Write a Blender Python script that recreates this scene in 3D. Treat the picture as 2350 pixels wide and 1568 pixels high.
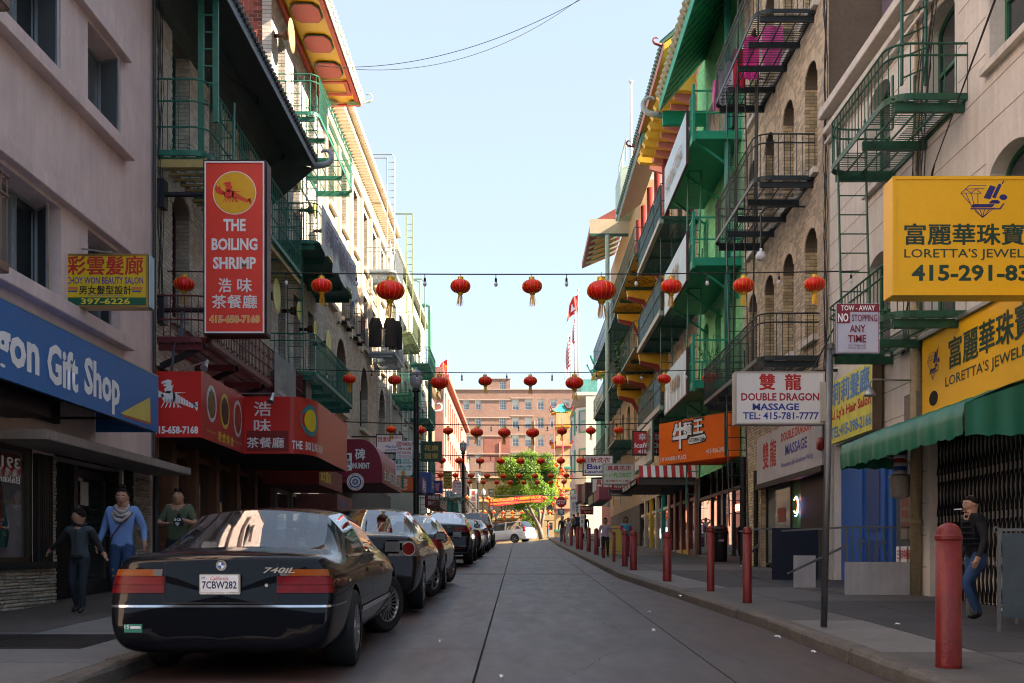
import bpy, bmesh, math, random
from mathutils import Vector, Matrix
from mathutils.bvhtree import BVHTree
for o in list(bpy.data.objects): bpy.data.objects.remove(o)
rnd = random.Random(7)
SC = bpy.context.scene
COL = SC.collection
# ---------------------------------------------------------------- camera, sky, sun, exposure
FP, VX, VY, CZ = 2560.0, 1190.0, 1281.0, 1.19
cam = bpy.data.cameras.new('camera'); camo = bpy.data.objects.new('camera', cam); COL.objects.link(camo)
cam.sensor_width = 36; cam.lens = 36*FP/2350
cam.shift_x = (1175-VX)/2350; cam.shift_y = (VY-784)/2350
cam.clip_end = 3000; cam.clip_start = 0.1
camo.location = (0, 0, CZ); camo.rotation_euler = (math.pi/2, 0, 0)
cam.dof.use_dof = False
SC.camera = camo
SUN_EL, SUN_AZ = math.radians(32), math.radians(98)
world = bpy.data.worlds.new('World'); SC.world = world; world.use_nodes = True
wn = world.node_tree; bg = wn.nodes['Background']
sky = wn.nodes.new('ShaderNodeTexSky'); sky.sky_type = 'NISHITA'; sky.sun_disc = False
sky.sun_elevation = SUN_EL; sky.sun_rotation = SUN_AZ; sky.air_density = 1.0; sky.dust_density = .1; sky.ozone_density = 1.0; sky.altitude = 50
veil = wn.nodes.new('ShaderNodeMix'); veil.data_type = 'RGBA'; veil.inputs[0].default_value = .84; veil.inputs[7].default_value = (1.08, 1.33, 1.72, 1)
wn.links.new(sky.outputs[0], veil.inputs[6]); wn.links.new(veil.outputs[2], bg.inputs[0]); bg.inputs[1].default_value = 0.095
sd = bpy.data.lights.new('sun', 'SUN'); sd.energy = 5.0; sd.angle = math.radians(0.53); sd.color = (1, .84, .66)
so = bpy.data.objects.new('sun', sd); COL.objects.link(so)
sv = Vector((math.sin(SUN_AZ)*math.cos(SUN_EL), math.cos(SUN_AZ)*math.cos(SUN_EL), math.sin(SUN_EL)))
so.rotation_euler = sv.to_track_quat('Z', 'Y').to_euler(); so.location = (30, 30, 60)
SC.view_settings.view_transform = 'Standard'; SC.view_settings.look = 'None'
SC.view_settings.exposure = 2.7; SC.view_settings.gamma = 1.0; SC.view_settings.use_curve_mapping = False
SC.view_settings.use_white_balance = True; SC.view_settings.white_balance_temperature = 6900; SC.view_settings.white_balance_tint = 10
SC.cycles.max_bounces = 6; SC.cycles.diffuse_bounces = 3; SC.cycles.glossy_bounces = 3; SC.cycles.transparent_max_bounces = 10
SC.cycles.use_denoising = True; SC.cycles.pixel_filter_type = 'BLACKMAN_HARRIS'; SC.cycles.filter_width = 1.1
# ---------------------------------------------------------------- projection helpers: a pixel (2350 wide) onto a world plane
G = 0.0297
def PX(X, x, y):
 Y = X*FP/(x-VX); return Vector((X, Y, CZ+(VY-y)/FP*Y))
def PY(Y, x, y): return Vector(((x-VX)/FP*Y, Y, CZ+(VY-y)/FP*Y))
def YX(X, x): return X*FP/(x-VX)
def ZY(Y, y): return CZ+(VY-y)/FP*Y
def gz(X, Y):
 z = G*min(Y, 84)
 t = min(1, max(0, (Y-58)/26)); t = t*t*(3-2*t)
 return z + 0.095*(max(-14, min(14, X))-1.2)*t - .0*t
def kerbR(Y): return 2.84 if Y < 13 else (2.24 if Y > 25 else 2.84-(Y-13)*.05)
KL = -3.05; XL, XR = -6.3, 6.1
# ---------------------------------------------------------------- materials
MATS = {}
def nt(name):
 m = bpy.data.materials.new(name); m.use_nodes = True
 return m, m.node_tree, m.node_tree.nodes['Principled BSDF']
def mat(name, col, rough=.6, metal=0, var=.12, vs=2.5, bump=.0, bs=40, spec=.5, streak=0, rand=0, emit=0, coat=0, dirt=0, stretch=None):
 if name in MATS: return MATS[name]
 m, t, p = nt(name); N, L = t.nodes, t.links
 col = tuple(col)[:3]
 p.inputs['Roughness'].default_value = rough; p.inputs['Metallic'].default_value = metal
 p.inputs['Specular IOR Level'].default_value = spec
 if coat: p.inputs['Coat Weight'].default_value = coat; p.inputs['Coat Roughness'].default_value = .03
 tc = N.new('ShaderNodeTexCoord'); src = tc.outputs['Object']
 cur = None
 def mixv(a, fac, dark, light):
  # multiply colour a by a value ramped from noise
  mp = N.new('ShaderNodeMapRange'); mp.inputs[3].default_value = dark; mp.inputs[4].default_value = light
  mp.inputs[1].default_value = .25; mp.inputs[2].default_value = .75
  L.new(fac, mp.inputs[0])
  mx = N.new('ShaderNodeMix'); mx.data_type = 'RGBA'; mx.blend_type = 'MULTIPLY'; mx.inputs[0].default_value = 1
  if isinstance(a, tuple): mx.inputs[6].default_value = a+(1,)
  else: L.new(a, mx.inputs[6])
  L.new(mp.outputs[0], mx.inputs[7]); return mx.outputs[2]
 a = col
 if var:
  n = N.new('ShaderNodeTexNoise'); n.inputs['Scale'].default_value = vs; n.inputs['Detail'].default_value = 8; n.inputs['Roughness'].default_value = .62
  if stretch:
   mm = N.new('ShaderNodeMapping'); mm.inputs['Scale'].default_value = stretch; L.new(src, mm.inputs[0]); L.new(mm.outputs[0], n.inputs[0])
  else: L.new(src, n.inputs[0])
  a = mixv(a, n.outputs[0], 1-var, 1+var)
 if streak:
  mm = N.new('ShaderNodeMapping'); mm.inputs['Scale'].default_value = (4, 4, .35); L.new(src, mm.inputs[0])
  n = N.new('ShaderNodeTexNoise'); n.inputs['Scale'].default_value = 1.6; n.inputs['Detail'].default_value = 10; n.inputs['Roughness'].default_value = .7
  L.new(mm.outputs[0], n.inputs[0]); a = mixv(a, n.outputs[0], 1-streak, 1+streak*.35)
 if dirt:
  n = N.new('ShaderNodeTexNoise'); n.inputs['Scale'].default_value = 14; n.inputs['Detail'].default_value = 12; n.inputs['Roughness'].default_value = .75
  L.new(src, n.inputs[0]); a = mixv(a, n.outputs[0], 1-dirt, 1+dirt*.3)
 if rand:
  g = N.new('ShaderNodeNewGeometry'); a = mixv(a, g.outputs['Random Per Island'], 1-rand, 1+rand)
  oi = N.new('ShaderNodeObjectInfo'); a = mixv(a, oi.outputs['Random'], 1-rand*.5, 1+rand*.5) if rand > .01 else a
 if isinstance(a, tuple): p.inputs['Base Color'].default_value = a+(1,)
 else: L.new(a, p.inputs['Base Color'])
 if bump:
  n = N.new('ShaderNodeTexNoise'); n.inputs['Scale'].default_value = bs; n.inputs['Detail'].default_value = 8; L.new(src, n.inputs[0])
  b = N.new('ShaderNodeBump'); b.inputs['Strength'].default_value = bump; b.inputs['Distance'].default_value = .02
  L.new(n.outputs[0], b.inputs['Height']); L.new(b.outputs[0], p.inputs['Normal'])
 if emit:
  p.inputs['Emission Color'].default_value = col+(1,); p.inputs['Emission Strength'].default_value = emit
 MATS[name] = m; return m
def glassmat(name, tint=(.02, .025, .03), clear=.0, rough=.03):
 """window glass: a dark reflecting pane, or (clear>0) one that also lets you look inside"""
 if name in MATS: return MATS[name]
 m, t, p = nt(name); N, L = t.nodes, t.links
 p.inputs['Base Color'].default_value = tint+(1,); p.inputs['Roughness'].default_value = rough
 p.inputs['Specular IOR Level'].default_value = .8; p.inputs['IOR'].default_value = 1.5
 if clear:
  tr = N.new('ShaderNodeBsdfTransparent'); tr.inputs[0].default_value = tuple(min(1, .75+.2*x/max(max(tint), .001)) for x in tint)+(1,)
  gl = N.new('ShaderNodeBsdfGlossy'); gl.inputs['Roughness'].default_value = .01; gl.inputs[0].default_value = (.95, .97, 1, 1)
  fr = N.new('ShaderNodeLayerWeight'); fr.inputs[0].default_value = .5
  pw = N.new('ShaderNodeMath'); pw.operation = 'POWER'; pw.inputs[1].default_value = 4; L.new(fr.outputs['Facing'], pw.inputs[0])
  mul = N.new('ShaderNodeMath'); mul.operation = 'MULTIPLY_ADD'; mul.inputs[1].default_value = .85; mul.inputs[2].default_value = .08
  L.new(pw.outputs[0], mul.inputs[0])
  m1 = N.new('ShaderNodeMixShader'); m1.inputs[0].default_value = 1-clear; L.new(tr.outputs[0], m1.inputs[1]); L.new(p.outputs[0], m1.inputs[2])
  m2 = N.new('ShaderNodeMixShader'); L.new(mul.outputs[0], m2.inputs[0]); L.new(m1.outputs[0], m2.inputs[1]); L.new(gl.outputs[0], m2.inputs[2])
  L.new(m2.outputs[0], N['Material Output'].inputs[0])
 MATS[name] = m; return m
def bricktex(name, c1, c2, mortar, w=.2, h=.07, axis='x', bump=.4, ms=.012):
 """brick pattern for surfaces too far away to tell the bricks apart"""
 if name in MATS: return MATS[name]
 m, t, p = nt(name); N, L = t.nodes, t.links
 g = N.new('ShaderNodeTexCoord'); s = N.new('ShaderNodeSeparateXYZ'); c = N.new('ShaderNodeCombineXYZ')
 L.new(g.outputs['Object'], s.inputs[0]); L.new(s.outputs['Y' if axis == 'y' else 'X'], c.inputs[0]); L.new(s.outputs['Z'], c.inputs[1])
 b = N.new('ShaderNodeTexBrick'); L.new(c.outputs[0], b.inputs[0]); b.inputs['Scale'].default_value = 1
 b.inputs['Brick Width'].default_value = w; b.inputs['Row Height'].default_value = h; b.inputs['Mortar Size'].default_value = ms
 b.inputs['Color1'].default_value = c1+(1,); b.inputs['Color2'].default_value = c2+(1,); b.inputs['Mortar'].default_value = mortar+(1,)
 n = N.new('ShaderNodeTexNoise'); n.inputs['Scale'].default_value = .5; n.inputs['Detail'].default_value = 8; L.new(g.outputs['Object'], n.inputs[0])
 mp = N.new('ShaderNodeMapRange'); mp.inputs[3].default_value = .75; mp.inputs[4].default_value = 1.2; L.new(n.outputs[0], mp.inputs[0])
 mx = N.new('ShaderNodeMix'); mx.data_type = 'RGBA'; mx.blend_type = 'MULTIPLY'; mx.inputs[0].default_value = 1
 L.new(b.outputs[0], mx.inputs[6]); L.new(mp.outputs[0], mx.inputs[7]); L.new(mx.outputs[2], p.inputs['Base Color'])
 p.inputs['Roughness'].default_value = .85
 bu = N.new('ShaderNodeBump'); bu.inputs['Strength'].default_value = bump; bu.inputs['Distance'].default_value = .01; bu.invert = True
 L.new(b.outputs['Fac'], bu.inputs['Height']); L.new(bu.outputs[0], p.inputs['Normal'])
 MATS[name] = m; return m
# ---------------------------------------------------------------- objects
OFF = {}
def tag(o, label, cat, group=None, kind=None):
 if label: o['label'] = label
 if cat: o['category'] = cat
 if group: o['group'] = group
 if kind: o['kind'] = kind
 return o
def thing(name, label, cat, loc=(0, 0, 0), group=None):
 o = bpy.data.objects.new(name, None); COL.objects.link(o); o.empty_display_size = .1
 o.location = loc; OFF[o.name] = Vector(loc); return tag(o, label, cat, group)
def off(o):
 while o is not None:
  if o.name in OFF: return OFF[o.name]
  o = o.parent
 return Vector((0, 0, 0))
def link(name, me, parent=None, mats=None):
 o = bpy.data.objects.new(name, me); COL.objects.link(o)
 if parent is not None: o.parent = parent
 if mats:
  for m in (mats if isinstance(mats, (list, tuple)) else [mats]): me.materials.append(m)
 return o
class MB:
 def __init__(s): s.v = []; s.f = []; s.m = []; s.cm = 0
 def mi(s, i): s.cm = i; return s
 def add(s, vs, fs):
  b = len(s.v); s.v += [tuple(v) for v in vs]; s.f += [tuple(b+i for i in f) for f in fs]; s.m += [s.cm]*len(fs); return s
 def box(s, x0, x1, y0, y1, z0, z1):
  if x0 > x1: x0, x1 = x1, x0
  if y0 > y1: y0, y1 = y1, y0
  if z0 > z1: z0, z1 = z1, z0
  return s.add([(x0,y0,z0),(x1,y0,z0),(x1,y1,z0),(x0,y1,z0),(x0,y0,z1),(x1,y0,z1),(x1,y1,z1),(x0,y1,z1)],
                     [(0,3,2,1),(4,5,6,7),(0,1,5,4),(1,2,6,5),(2,3,7,6),(3,0,4,7)])
 def obox(s, c, ux, uy, uz):
  c, ux, uy, uz = map(Vector, (c, ux, uy, uz)); vs = []
  for k in (-1, 1):
   for i, j in ((-1,-1),(1,-1),(1,1),(-1,1)): vs.append(c+ux*i+uy*j+uz*k)
  return s.add(vs, [(0,3,2,1),(4,5,6,7),(0,1,5,4),(1,2,6,5),(2,3,7,6),(3,0,4,7)])
 def bar(s, a, b, w, h=None, up=(0, 0, 1)):
  a, b = Vector(a), Vector(b); d = (b-a); l = d.length
  if l < 1e-6: return s
  d /= l; h = h or w; u = Vector(up)
  if abs(d.dot(u)) > .98: u = Vector((1, 0, 0))
  r = d.cross(u).normalized(); u = r.cross(d)
  return s.obox((a+b)/2, r*w/2, u*h/2, d*l/2)
 def quad(s, a, b, c, d): return s.add([a, b, c, d], [(0, 1, 2, 3)])
 def tube(s, pts, r, n=6, cap=True):
  pts = [Vector(p) for p in pts]; rs = r if isinstance(r, (list, tuple)) else [r]*len(pts)
  b = len(s.v); u = None; vs = []; fs = []
  for i, p in enumerate(pts):
   d = (pts[min(i+1, len(pts)-1)]-pts[max(i-1, 0)])
   if d.length < 1e-9: d = Vector((0, 0, 1))
   d.normalize()
   if u is None: u = Vector((0, 0, 1)) if abs(d.z) < .9 else Vector((1, 0, 0))
   r_ = d.cross(u); 
   if r_.length < 1e-6: r_ = d.cross(Vector((0, 1, .1)))
   r_.normalize(); u = r_.cross(d).normalized()
   for k in range(n):
    a = 2*math.pi*k/n; vs.append(p+(r_*math.cos(a)+u*math.sin(a))*rs[i])
  for i in range(len(pts)-1):
   for k in range(n):
    k2 = (k+1) % n; fs.append((i*n+k, i*n+k2, (i+1)*n+k2, (i+1)*n+k))
  if cap: fs.append(tuple(range(n-1, -1, -1))); fs.append(tuple((len(pts)-1)*n+k for k in range(n)))
  return s.add(vs, fs)
 def lathe(s, prof, c=(0, 0, 0), n=16, ax='z', cap=True):
  c = Vector(c); vs = []; fs = []
  for r, z in prof:
   for k in range(n):
    a = 2*math.pi*k/n; x, y = r*math.cos(a), r*math.sin(a)
    vs.append(c+(Vector((x, y, z)) if ax == 'z' else Vector((x, z, y)) if ax == 'y' else Vector((z, x, y))))
  for i in range(len(prof)-1):
   for k in range(n):
    k2 = (k+1) % n; q = (i*n+k, i*n+k2, (i+1)*n+k2, (i+1)*n+k)
    fs.append(q if ax == 'z' or ax == 'x' else q[::-1])
  if not cap: return s.add(vs, fs)
  fs.append(tuple(range(n-1, -1, -1)) if ax != 'y' else tuple(range(n)))
  e = (len(prof)-1)*n; fs.append(tuple(e+k for k in range(n)) if ax != 'y' else tuple(e+k for k in range(n-1, -1, -1)))
  return s.add(vs, fs)
 def prism(s, poly, d):
  poly = [Vector(p) for p in poly]; d = Vector(d); n = len(poly)
  vs = poly+[p+d for p in poly]
  fs = [tuple(range(n-1, -1, -1)), tuple(range(n, 2*n))]+[(i, (i+1) % n, n+(i+1) % n, n+i) for i in range(n)]
  return s.add(vs, fs)
 def build(s, name, mats=None, parent=None, smooth=False, kind=None, label=None, local=False, recalc=True, bevel=0):
  if not s.v: return None
  if parent is not None: o = off(parent)
  elif local: o = Vector((0, 0, 0))
  else:
   xs = [v[0] for v in s.v]; ys = [v[1] for v in s.v]; zs = [v[2] for v in s.v]
   o = Vector(((min(xs)+max(xs))/2, (min(ys)+max(ys))/2, min(zs)))
  me = bpy.data.meshes.new(name)
  me.from_pydata([(v[0]-o[0], v[1]-o[1], v[2]-o[2]) for v in s.v], [], s.f)
  if recalc or bevel:
   bm = bmesh.new(); bm.from_mesh(me); bmesh.ops.recalc_face_normals(bm, faces=bm.faces)
   if bevel: bmesh.ops.bevel(bm, geom=[e for e in bm.edges], offset=bevel, segments=2, affect='EDGES', clamp_overlap=True)
   bm.to_mesh(me); bm.free()
  if not bevel:
   for p, i in zip(me.polygons, s.m): p.material_index = i
  if smooth: me.polygons.foreach_set('use_smooth', [True]*len(me.polygons))
  ob = link(name, me, parent, mats)
  if parent is None: ob.location = o; OFF[ob.name] = Vector(o)
  if kind: ob['kind'] = kind
  if label: ob['label'] = label
  return ob
def sharp(me, ang=35):
 me.set_sharp_from_angle(angle=math.radians(ang))
def copy_tree(src, loc=None, rotz=None, label=None, parent=None, scale=None):
 c = src.copy(); COL.objects.link(c)
 if parent is not None: c.parent = parent
 for ch in src.children: copy_tree(ch, parent=c)
 if loc is not None: c.location = loc
 if rotz is not None: c.rotation_euler = (0, 0, rotz)
 if scale is not None: c.scale = (scale,)*3 if not hasattr(scale, '__len__') else scale
 if label: c['label'] = label
 return c
def text(s, p0, U, V, w, h, m, parent, bold=0, name='lettering', lift=.004, fit=True, shear=0):
 """lettering s fitted into the box of width w and height h whose lower left corner is p0"""
 cjk = any(ord(c) > 0x2e80 for c in s); dup = bold if cjk else 0; bold = 0 if cjk else bold
 cu = bpy.data.curves.new(name, 'FONT'); cu.body = s; cu.size = 1; cu.resolution_u = 2; cu.offset = bold; cu.shear = shear
 cu.align_x = 'CENTER' if '\n' in s else 'LEFT'
 ob = bpy.data.objects.new(name, cu); COL.objects.link(ob)
 me = bpy.data.meshes.new_from_object(ob); bpy.data.objects.remove(ob); bpy.data.curves.remove(cu)
 if not len(me.vertices): return None
 xs = [v.co.x for v in me.vertices]; ys = [v.co.y for v in me.vertices]
 x0, x1, y0, y1 = min(xs), max(xs), min(ys), max(ys)
 p0, U, V = Vector(p0), Vector(U), Vector(V); nrm = U.cross(V).normalized()*lift
 sx = w/max(x1-x0, 1e-6); sy = h/max(y1-y0, 1e-6)
 o = off(parent) if parent is not None else Vector((0, 0, 0))
 for v in me.vertices: v.co = p0-o+nrm+U*((v.co.x-x0)*sx)+V*((v.co.y-y0)*sy)
 if dup:
  n_ = len(me.vertices); vs = [v.co.copy() for v in me.vertices]; fs = [tuple(q.vertices) for q in me.polygons]; V2, F2 = [], []
  for k, (dx, dy) in enumerate(((-1, -1), (1, -1), (-1, 1), (1, 1), (0, 0))):
   F2 += [tuple(i+len(V2) for i in f) for f in fs]; V2 += [v+U*dx*dup*sx*.9+V*dy*dup*sy*.7+nrm.normalized()*k*.0004 for v in vs]
  me = bpy.data.meshes.new(name); me.from_pydata(V2, [], F2)
 me.materials.clear(); me.name = name
 return link(name, me, parent, m)
def ytext(s, box, Y, m, parent, bold=0, **k):
 a = PY(Y, box[0], box[3]); b = PY(Y, box[2], box[1])
 return text(s, a, (1, 0, 0), (0, 0, 1), b.x-a.x, b.z-a.z, m, parent, bold, **k)
def xtext(s, box, X, m, parent, bold=0, **k):
 a = PX(X, box[0], box[3]); t = PX(X, box[0], box[1]); b = PX(X, box[2], box[3])
 return text(s, a, (0, 1 if X < 0 else -1, 0), (0, 0, 1), abs(b.y-a.y), t.z-a.z, m, parent, bold, **k)
# ================================================================= the setting
def roadmat():
 m, t, p = nt('road_concrete'); N, L = t.nodes, t.links
 tc = N.new('ShaderNodeTexCoord'); src = tc.outputs['Object']
 def noise(sc, det, stretch=None, rough=.6):
  n = N.new('ShaderNodeTexNoise'); n.inputs['Scale'].default_value = sc; n.inputs['Detail'].default_value = det; n.inputs['Roughness'].default_value = rough
  if stretch:
   mm = N.new('ShaderNodeMapping'); mm.inputs['Scale'].default_value = stretch; L.new(src, mm.inputs[0]); L.new(mm.outputs[0], n.inputs[0])
  else: L.new(src, n.inputs[0])
  return n.outputs[0]
 def ramp(x, a, b, lo, hi):
  mp = N.new('ShaderNodeMapRange'); mp.inputs[1].default_value = a; mp.inputs[2].default_value = b; mp.inputs[3].default_value = lo; mp.inputs[4].default_value = hi
  L.new(x, mp.inputs[0]); return mp.outputs[0]
 def mix(f, a, b, mode='MIX'):
  mx = N.new('ShaderNodeMix'); mx.data_type = 'RGBA'; mx.blend_type = mode
  if isinstance(f, float): mx.inputs[0].default_value = f
  else: L.new(f, mx.inputs[0])
  for i, q in ((6, a), (7, b)):
   if isinstance(q, tuple): mx.inputs[i].default_value = q+(1,)
   else: L.new(q, mx.inputs[i])
  return mx.outputs[2]
 c = mix(ramp(noise(.6, 6), .35, .65, 0, 1), (.058, .055, .055), (.068, .065, .064))
 # pale scuffs stretched along and across the driving direction
 c = mix(ramp(noise(1.3, 12, (9, .5, 1), .75), .6, .78, 0, .4), c, (.11, .11, .115))
 c = mix(ramp(noise(1.1, 12, (.3, 11, 1), .75), .58, .78, 0, .45), c, (.12, .12, .125))
 c = mix(ramp(noise(.35, 5, (1.6, .6, 1)), .5, .7, 0, .5), c, (.062, .045, .038))
 c = mix(ramp(noise(2.2, 10, None, .7), .6, .8, 0, .25), c, (.05, .049, .051))
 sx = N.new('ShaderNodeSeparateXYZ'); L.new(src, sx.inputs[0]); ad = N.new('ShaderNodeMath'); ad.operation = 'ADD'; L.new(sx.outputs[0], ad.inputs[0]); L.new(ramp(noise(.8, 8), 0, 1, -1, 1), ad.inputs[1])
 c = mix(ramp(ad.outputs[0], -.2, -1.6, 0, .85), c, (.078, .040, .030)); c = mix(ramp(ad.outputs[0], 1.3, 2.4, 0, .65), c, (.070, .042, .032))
 c = mix(ramp(noise(3.3, 9, None, .65), .66, .74, 0, .7), c, (.03, .028, .028)); c = mix(ramp(noise(.9, 9, (1, .7, 1), .7), .52, .66, 0, .35), c, (.066, .043, .035))
 c = mix(1.0, c, ramp(noise(90, 5), .3, .7, .7, 1.25), 'MULTIPLY')
 L.new(c, p.inputs['Base Color'])
 L.new(ramp(noise(1.5, 8, (3, .8, 1)), .35, .7, .5, .62), p.inputs['Roughness'])
 b = N.new('ShaderNodeBump'); b.inputs['Strength'].default_value = .35; b.inputs['Distance'].default_value = .004
 L.new(noise(120, 6), b.inputs['Height']); L.new(b.outputs[0], p.inputs['Normal'])
 return m
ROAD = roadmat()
SEAM = mat('joint_tar', (.018, .017, .016), .9)
WALK = mat('pavement_concrete', (.10, .096, .092), .75, var=.22, vs=1.4, dirt=.3, bump=.4, bs=90)
WALKD = mat('pavement_asphalt', (.05, .05, .052), .8, var=.25, vs=1.8, dirt=.3, bump=.5, bs=90)
WALKL = mat('pavement_pale', (.17, .166, .16), .75, var=.2, vs=1.4, dirt=.3, bump=.4, bs=90)
KERB = mat('kerb_granite', (.13, .115, .098), .8, var=.3, vs=5, dirt=.45, bump=.6, bs=60)
# the ground under everything, out to the horizon
g = MB(); xs = [-600, -40, -14, -6, 1.2, 7, 14, 40, 600]; ys = [-300, -40, 0, 30, 58, 66, 72, 78, 84, 92, 110, 200, 1200]
for y in ys:
 for x in xs: g.v.append((x, y, gz(x, y)-.12))
n = len(xs)
for j in range(len(ys)-1):
 for i in range(n-1): g.f.append((j*n+i, j*n+i+1, (j+1)*n+i+1, (j+1)*n+i)); g.m.append(0)
g.build('ground', WALKD, kind='structure', recalc=False)
def slab(mb, x0, x1, y0, y1, up, th, kx0=None, kx1=None):
 """a slab that follows the grade; its sides may follow the kerb line"""
 a0, a1 = (x0(y0), x0(y1)) if callable(x0) else (x0, x0); b0, b1 = (x1(y0), x1(y1)) if callable(x1) else (x1, x1)
 P = [(a0, y0), (b0, y0), (b1, y1), (a1, y1)]
 top = [(x, y, gz(x, y)+up) for x, y in P]; bot = [(x, y, z-th) for x, y, z in top]
 mb.add(bot+top, [(0,3,2,1),(4,5,6,7),(0,1,5,4),(1,2,6,5),(2,3,7,6),(3,0,4,7)])
road = thing('road', None, None, (0, 0, 0)); road['kind'] = 'structure'
J = .011
jy = [-14, -8, -3, 1.5, 6, 10.7, 15.2, 19.4, 23.6, 27.4, 31.6, 36, 40.4, 45, 49.6, 54, 58, 61, 64, 67, 70, 73, 76, 79, 82, 84.4]
kr = lambda y: kerbR(y)-.02
for i in range(len(jy)-1):
 y0, y1 = jy[i]+.004, jy[i+1]-.004
 for a, b in ((KL, -.34-J), (-.34+J, 1.64-J*.6), (1.64+J*.6, kr)):
  m = MB(); cuts = [y0]+[y for y in (13, 25) if y0 < y < y1]+[y1]
  for c0, c1 in zip(cuts, cuts[1:]): slab(m, a, b, c0, c1, 0, .08)
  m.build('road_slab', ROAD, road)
m = MB()
for y0, y1 in zip(jy, jy[1:]): slab(m, KL, kr, y0, y1, -.02, .05)
m.build('joint_filling', SEAM, road)
m = MB(); slab(m, -2.6, 2.0, 26.9, 27.25, .004, .01); slab(m, -1.5, 1.5, 41, 41.25, .004, .01)
m.build('trench_patch', mat('patch', (.15, .15, .15), .8, dirt=.4), road)
m = MB()
for x0, y0, dx, dy in ((-2.2, 10.5, .5, 3), (.3, 8.5, .7, 2.2), (1.2, 12, -.4, 4), (-1.4, 17, .9, 4), (.9, 20, .3, 5), (2.0, 9.6, -.3, 3), (-.9, 27, .5, 6), (1.9, 27, -.8, 7)):
 P = [(x0+dx*k/12+.05*rnd.uniform(-1, 1), y0+dy*k/12) for k in range(13)]
 for (a, c), (d, e) in zip(P, P[1:]): w = .0015+.002*rnd.random(); m.add([(a-w, c, gz(a, c)+.002), (a+w, c, gz(a, c)+.002), (d+w, e, gz(d, e)+.002), (d-w, e, gz(d, e)+.002)], [(0, 1, 2, 3)])
m.build('crack', SEAM, road, kind='stuff', recalc=False)
# cross street at the top of the rise and the ground beyond
m = MB()
for x0, x1 in [(-60, -30), (-30, -14), (-14, 1.2), (1.2, 14), (14, 30), (30, 60)]: slab(m, x0, x1, 84.42, 97.5, .0, .08)
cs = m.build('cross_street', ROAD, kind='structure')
m = MB(); slab(m, -1.6, 2.4, 84.6, 85.0, .006, .012); slab(m, -1.9, 2.5, 87.6, 87.9, .006, .012)
m.build('crossing_line', mat('road_paint', (.6, .6, .58), .7, dirt=.3), cs)
m = MB(); slab(m, -60, 60, 97.6, 170, .12, .2); m.build('pavement_far', WALK, kind='structure')
# right pavement
pr = thing('pavement_right', None, None, (0, 0, 0)); pr['kind'] = 'structure'
jj = [-12, -6, -1, 3, 6.2, 9.3, 12.4, 15.6, 18.9, 22.3, 26, 30, 34.5, 39, 44, 49, 54.5, 60, 66, 72, 78, 84.3]
for i in range(len(jj)-1):
 y0, y1 = jj[i]+.006, jj[i+1]-.006
 ki = lambda y: kerbR(y)+.17
 xs_ = [ki, lambda y: kerbR(y)+1.0, 4.7, 6.3]
 for k in range(3):
  mm_ = (WALKL if 7 < i < 10 or i == 5 else WALK) if k == 0 else (WALKD if i in (5, 6, 8, 9, 11, 12) else WALK)
  m = MB(); a, b = xs_[k], xs_[k+1]
  a2 = (lambda a: (lambda y: (a(y) if callable(a) else a)+.008))(a); b2 = (lambda b: (lambda y: (b(y) if callable(b) else b)-.008))(b)
  slab(m, a2, b2, y0, y1, .13, .12); m.build('pavement_slab', mm_, pr)
m = MB()
for y0, y1 in zip(jj, jj[1:]): slab(m, lambda y: kerbR(y)+.15, 6.3, y0, y1, .118, .11)
m.build('joint_filling', SEAM, pr)
def kerb(parent, side, y0, y1):
 y = y0
 while y < y1:
  l = rnd.uniform(1.3, 2.2) if y < 45 else 5; e = min(y+l, y1)
  m = MB(); xf = (lambda q: kerbR(q)) if side > 0 else (lambda q: KL)
  prof = [(0, -.1), (0, .10), (.018, .125), (.05, .138), (.165, .138), (.165, -.1)]
  nseg = 3; vs = []; jit = rnd.uniform(-.006, .006)
  for k in range(nseg+1):
   q = y+.004+(e-y-.008)*k/nseg
   for (dx, dz) in prof:
    x = xf(q)+side*(dx+jit); w = rnd.uniform(-.006, .006) if dz > .09 else 0
    vs.append((x+w*(dx < .06), q, gz(x, q)+dz+w))
  b = len(m.v); m.v += vs; np_ = len(prof)
  for k in range(nseg):
   for j in range(np_):
    j2 = (j+1) % np_; m.f.append((k*np_+j, k*np_+j2, (k+1)*np_+j2, (k+1)*np_+j)); m.m.append(0)
  m.f.append(tuple(range(np_))); m.f.append(tuple(nseg*np_+j for j in range(np_))); m.m += [0, 0]
  m.build('kerb_stone', KERB, parent); y = e
kr_ = thing('kerb_right', None, None, (0, 0, 0)); kr_['kind'] = 'structure'; kerb(kr_, 1, -4, 84.3)
kl_ = thing('kerb_left', None, None, (0, 0, 0)); kl_['kind'] = 'structure'; kerb(kl_, -1, -4, 84.3)
# left pavement with its cellar hatch
pl = thing('pavement_left', None, None, (0, 0, 0)); pl['kind'] = 'structure'
jl = [-12, -6, -1, 3, 6, 8.6, 11.1, 13.3, 15.8, 18.6, 22, 26, 31, 36, 42, 48, 55, 62, 70, 78, 84.3]
for i in range(len(jl)-1):
 y0, y1 = jl[i]+.006, jl[i+1]-.006
 for a, b, k in ((-6.5, -4.75, 0), (-4.75, KL-.17, 1)):
  m = MB(); slab(m, a+.008, b-.008, y0, y1, .13, .12)
  m.build('pavement_slab', mat('pavement_brown', (.085, .068, .058), .75, var=.25, vs=1.4, dirt=.35, bump=.4, bs=90) if (i in (7, 8) or k == 0 and i > 5) else WALKL if (k == 1 and i in (4, 5, 6)) else WALK, pl)
m = MB()
for y0, y1 in zip(jl, jl[1:]): slab(m, -6.5, KL-.15, y0, y1, .118, .11)
m.build('joint_filling', SEAM, pl)
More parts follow.
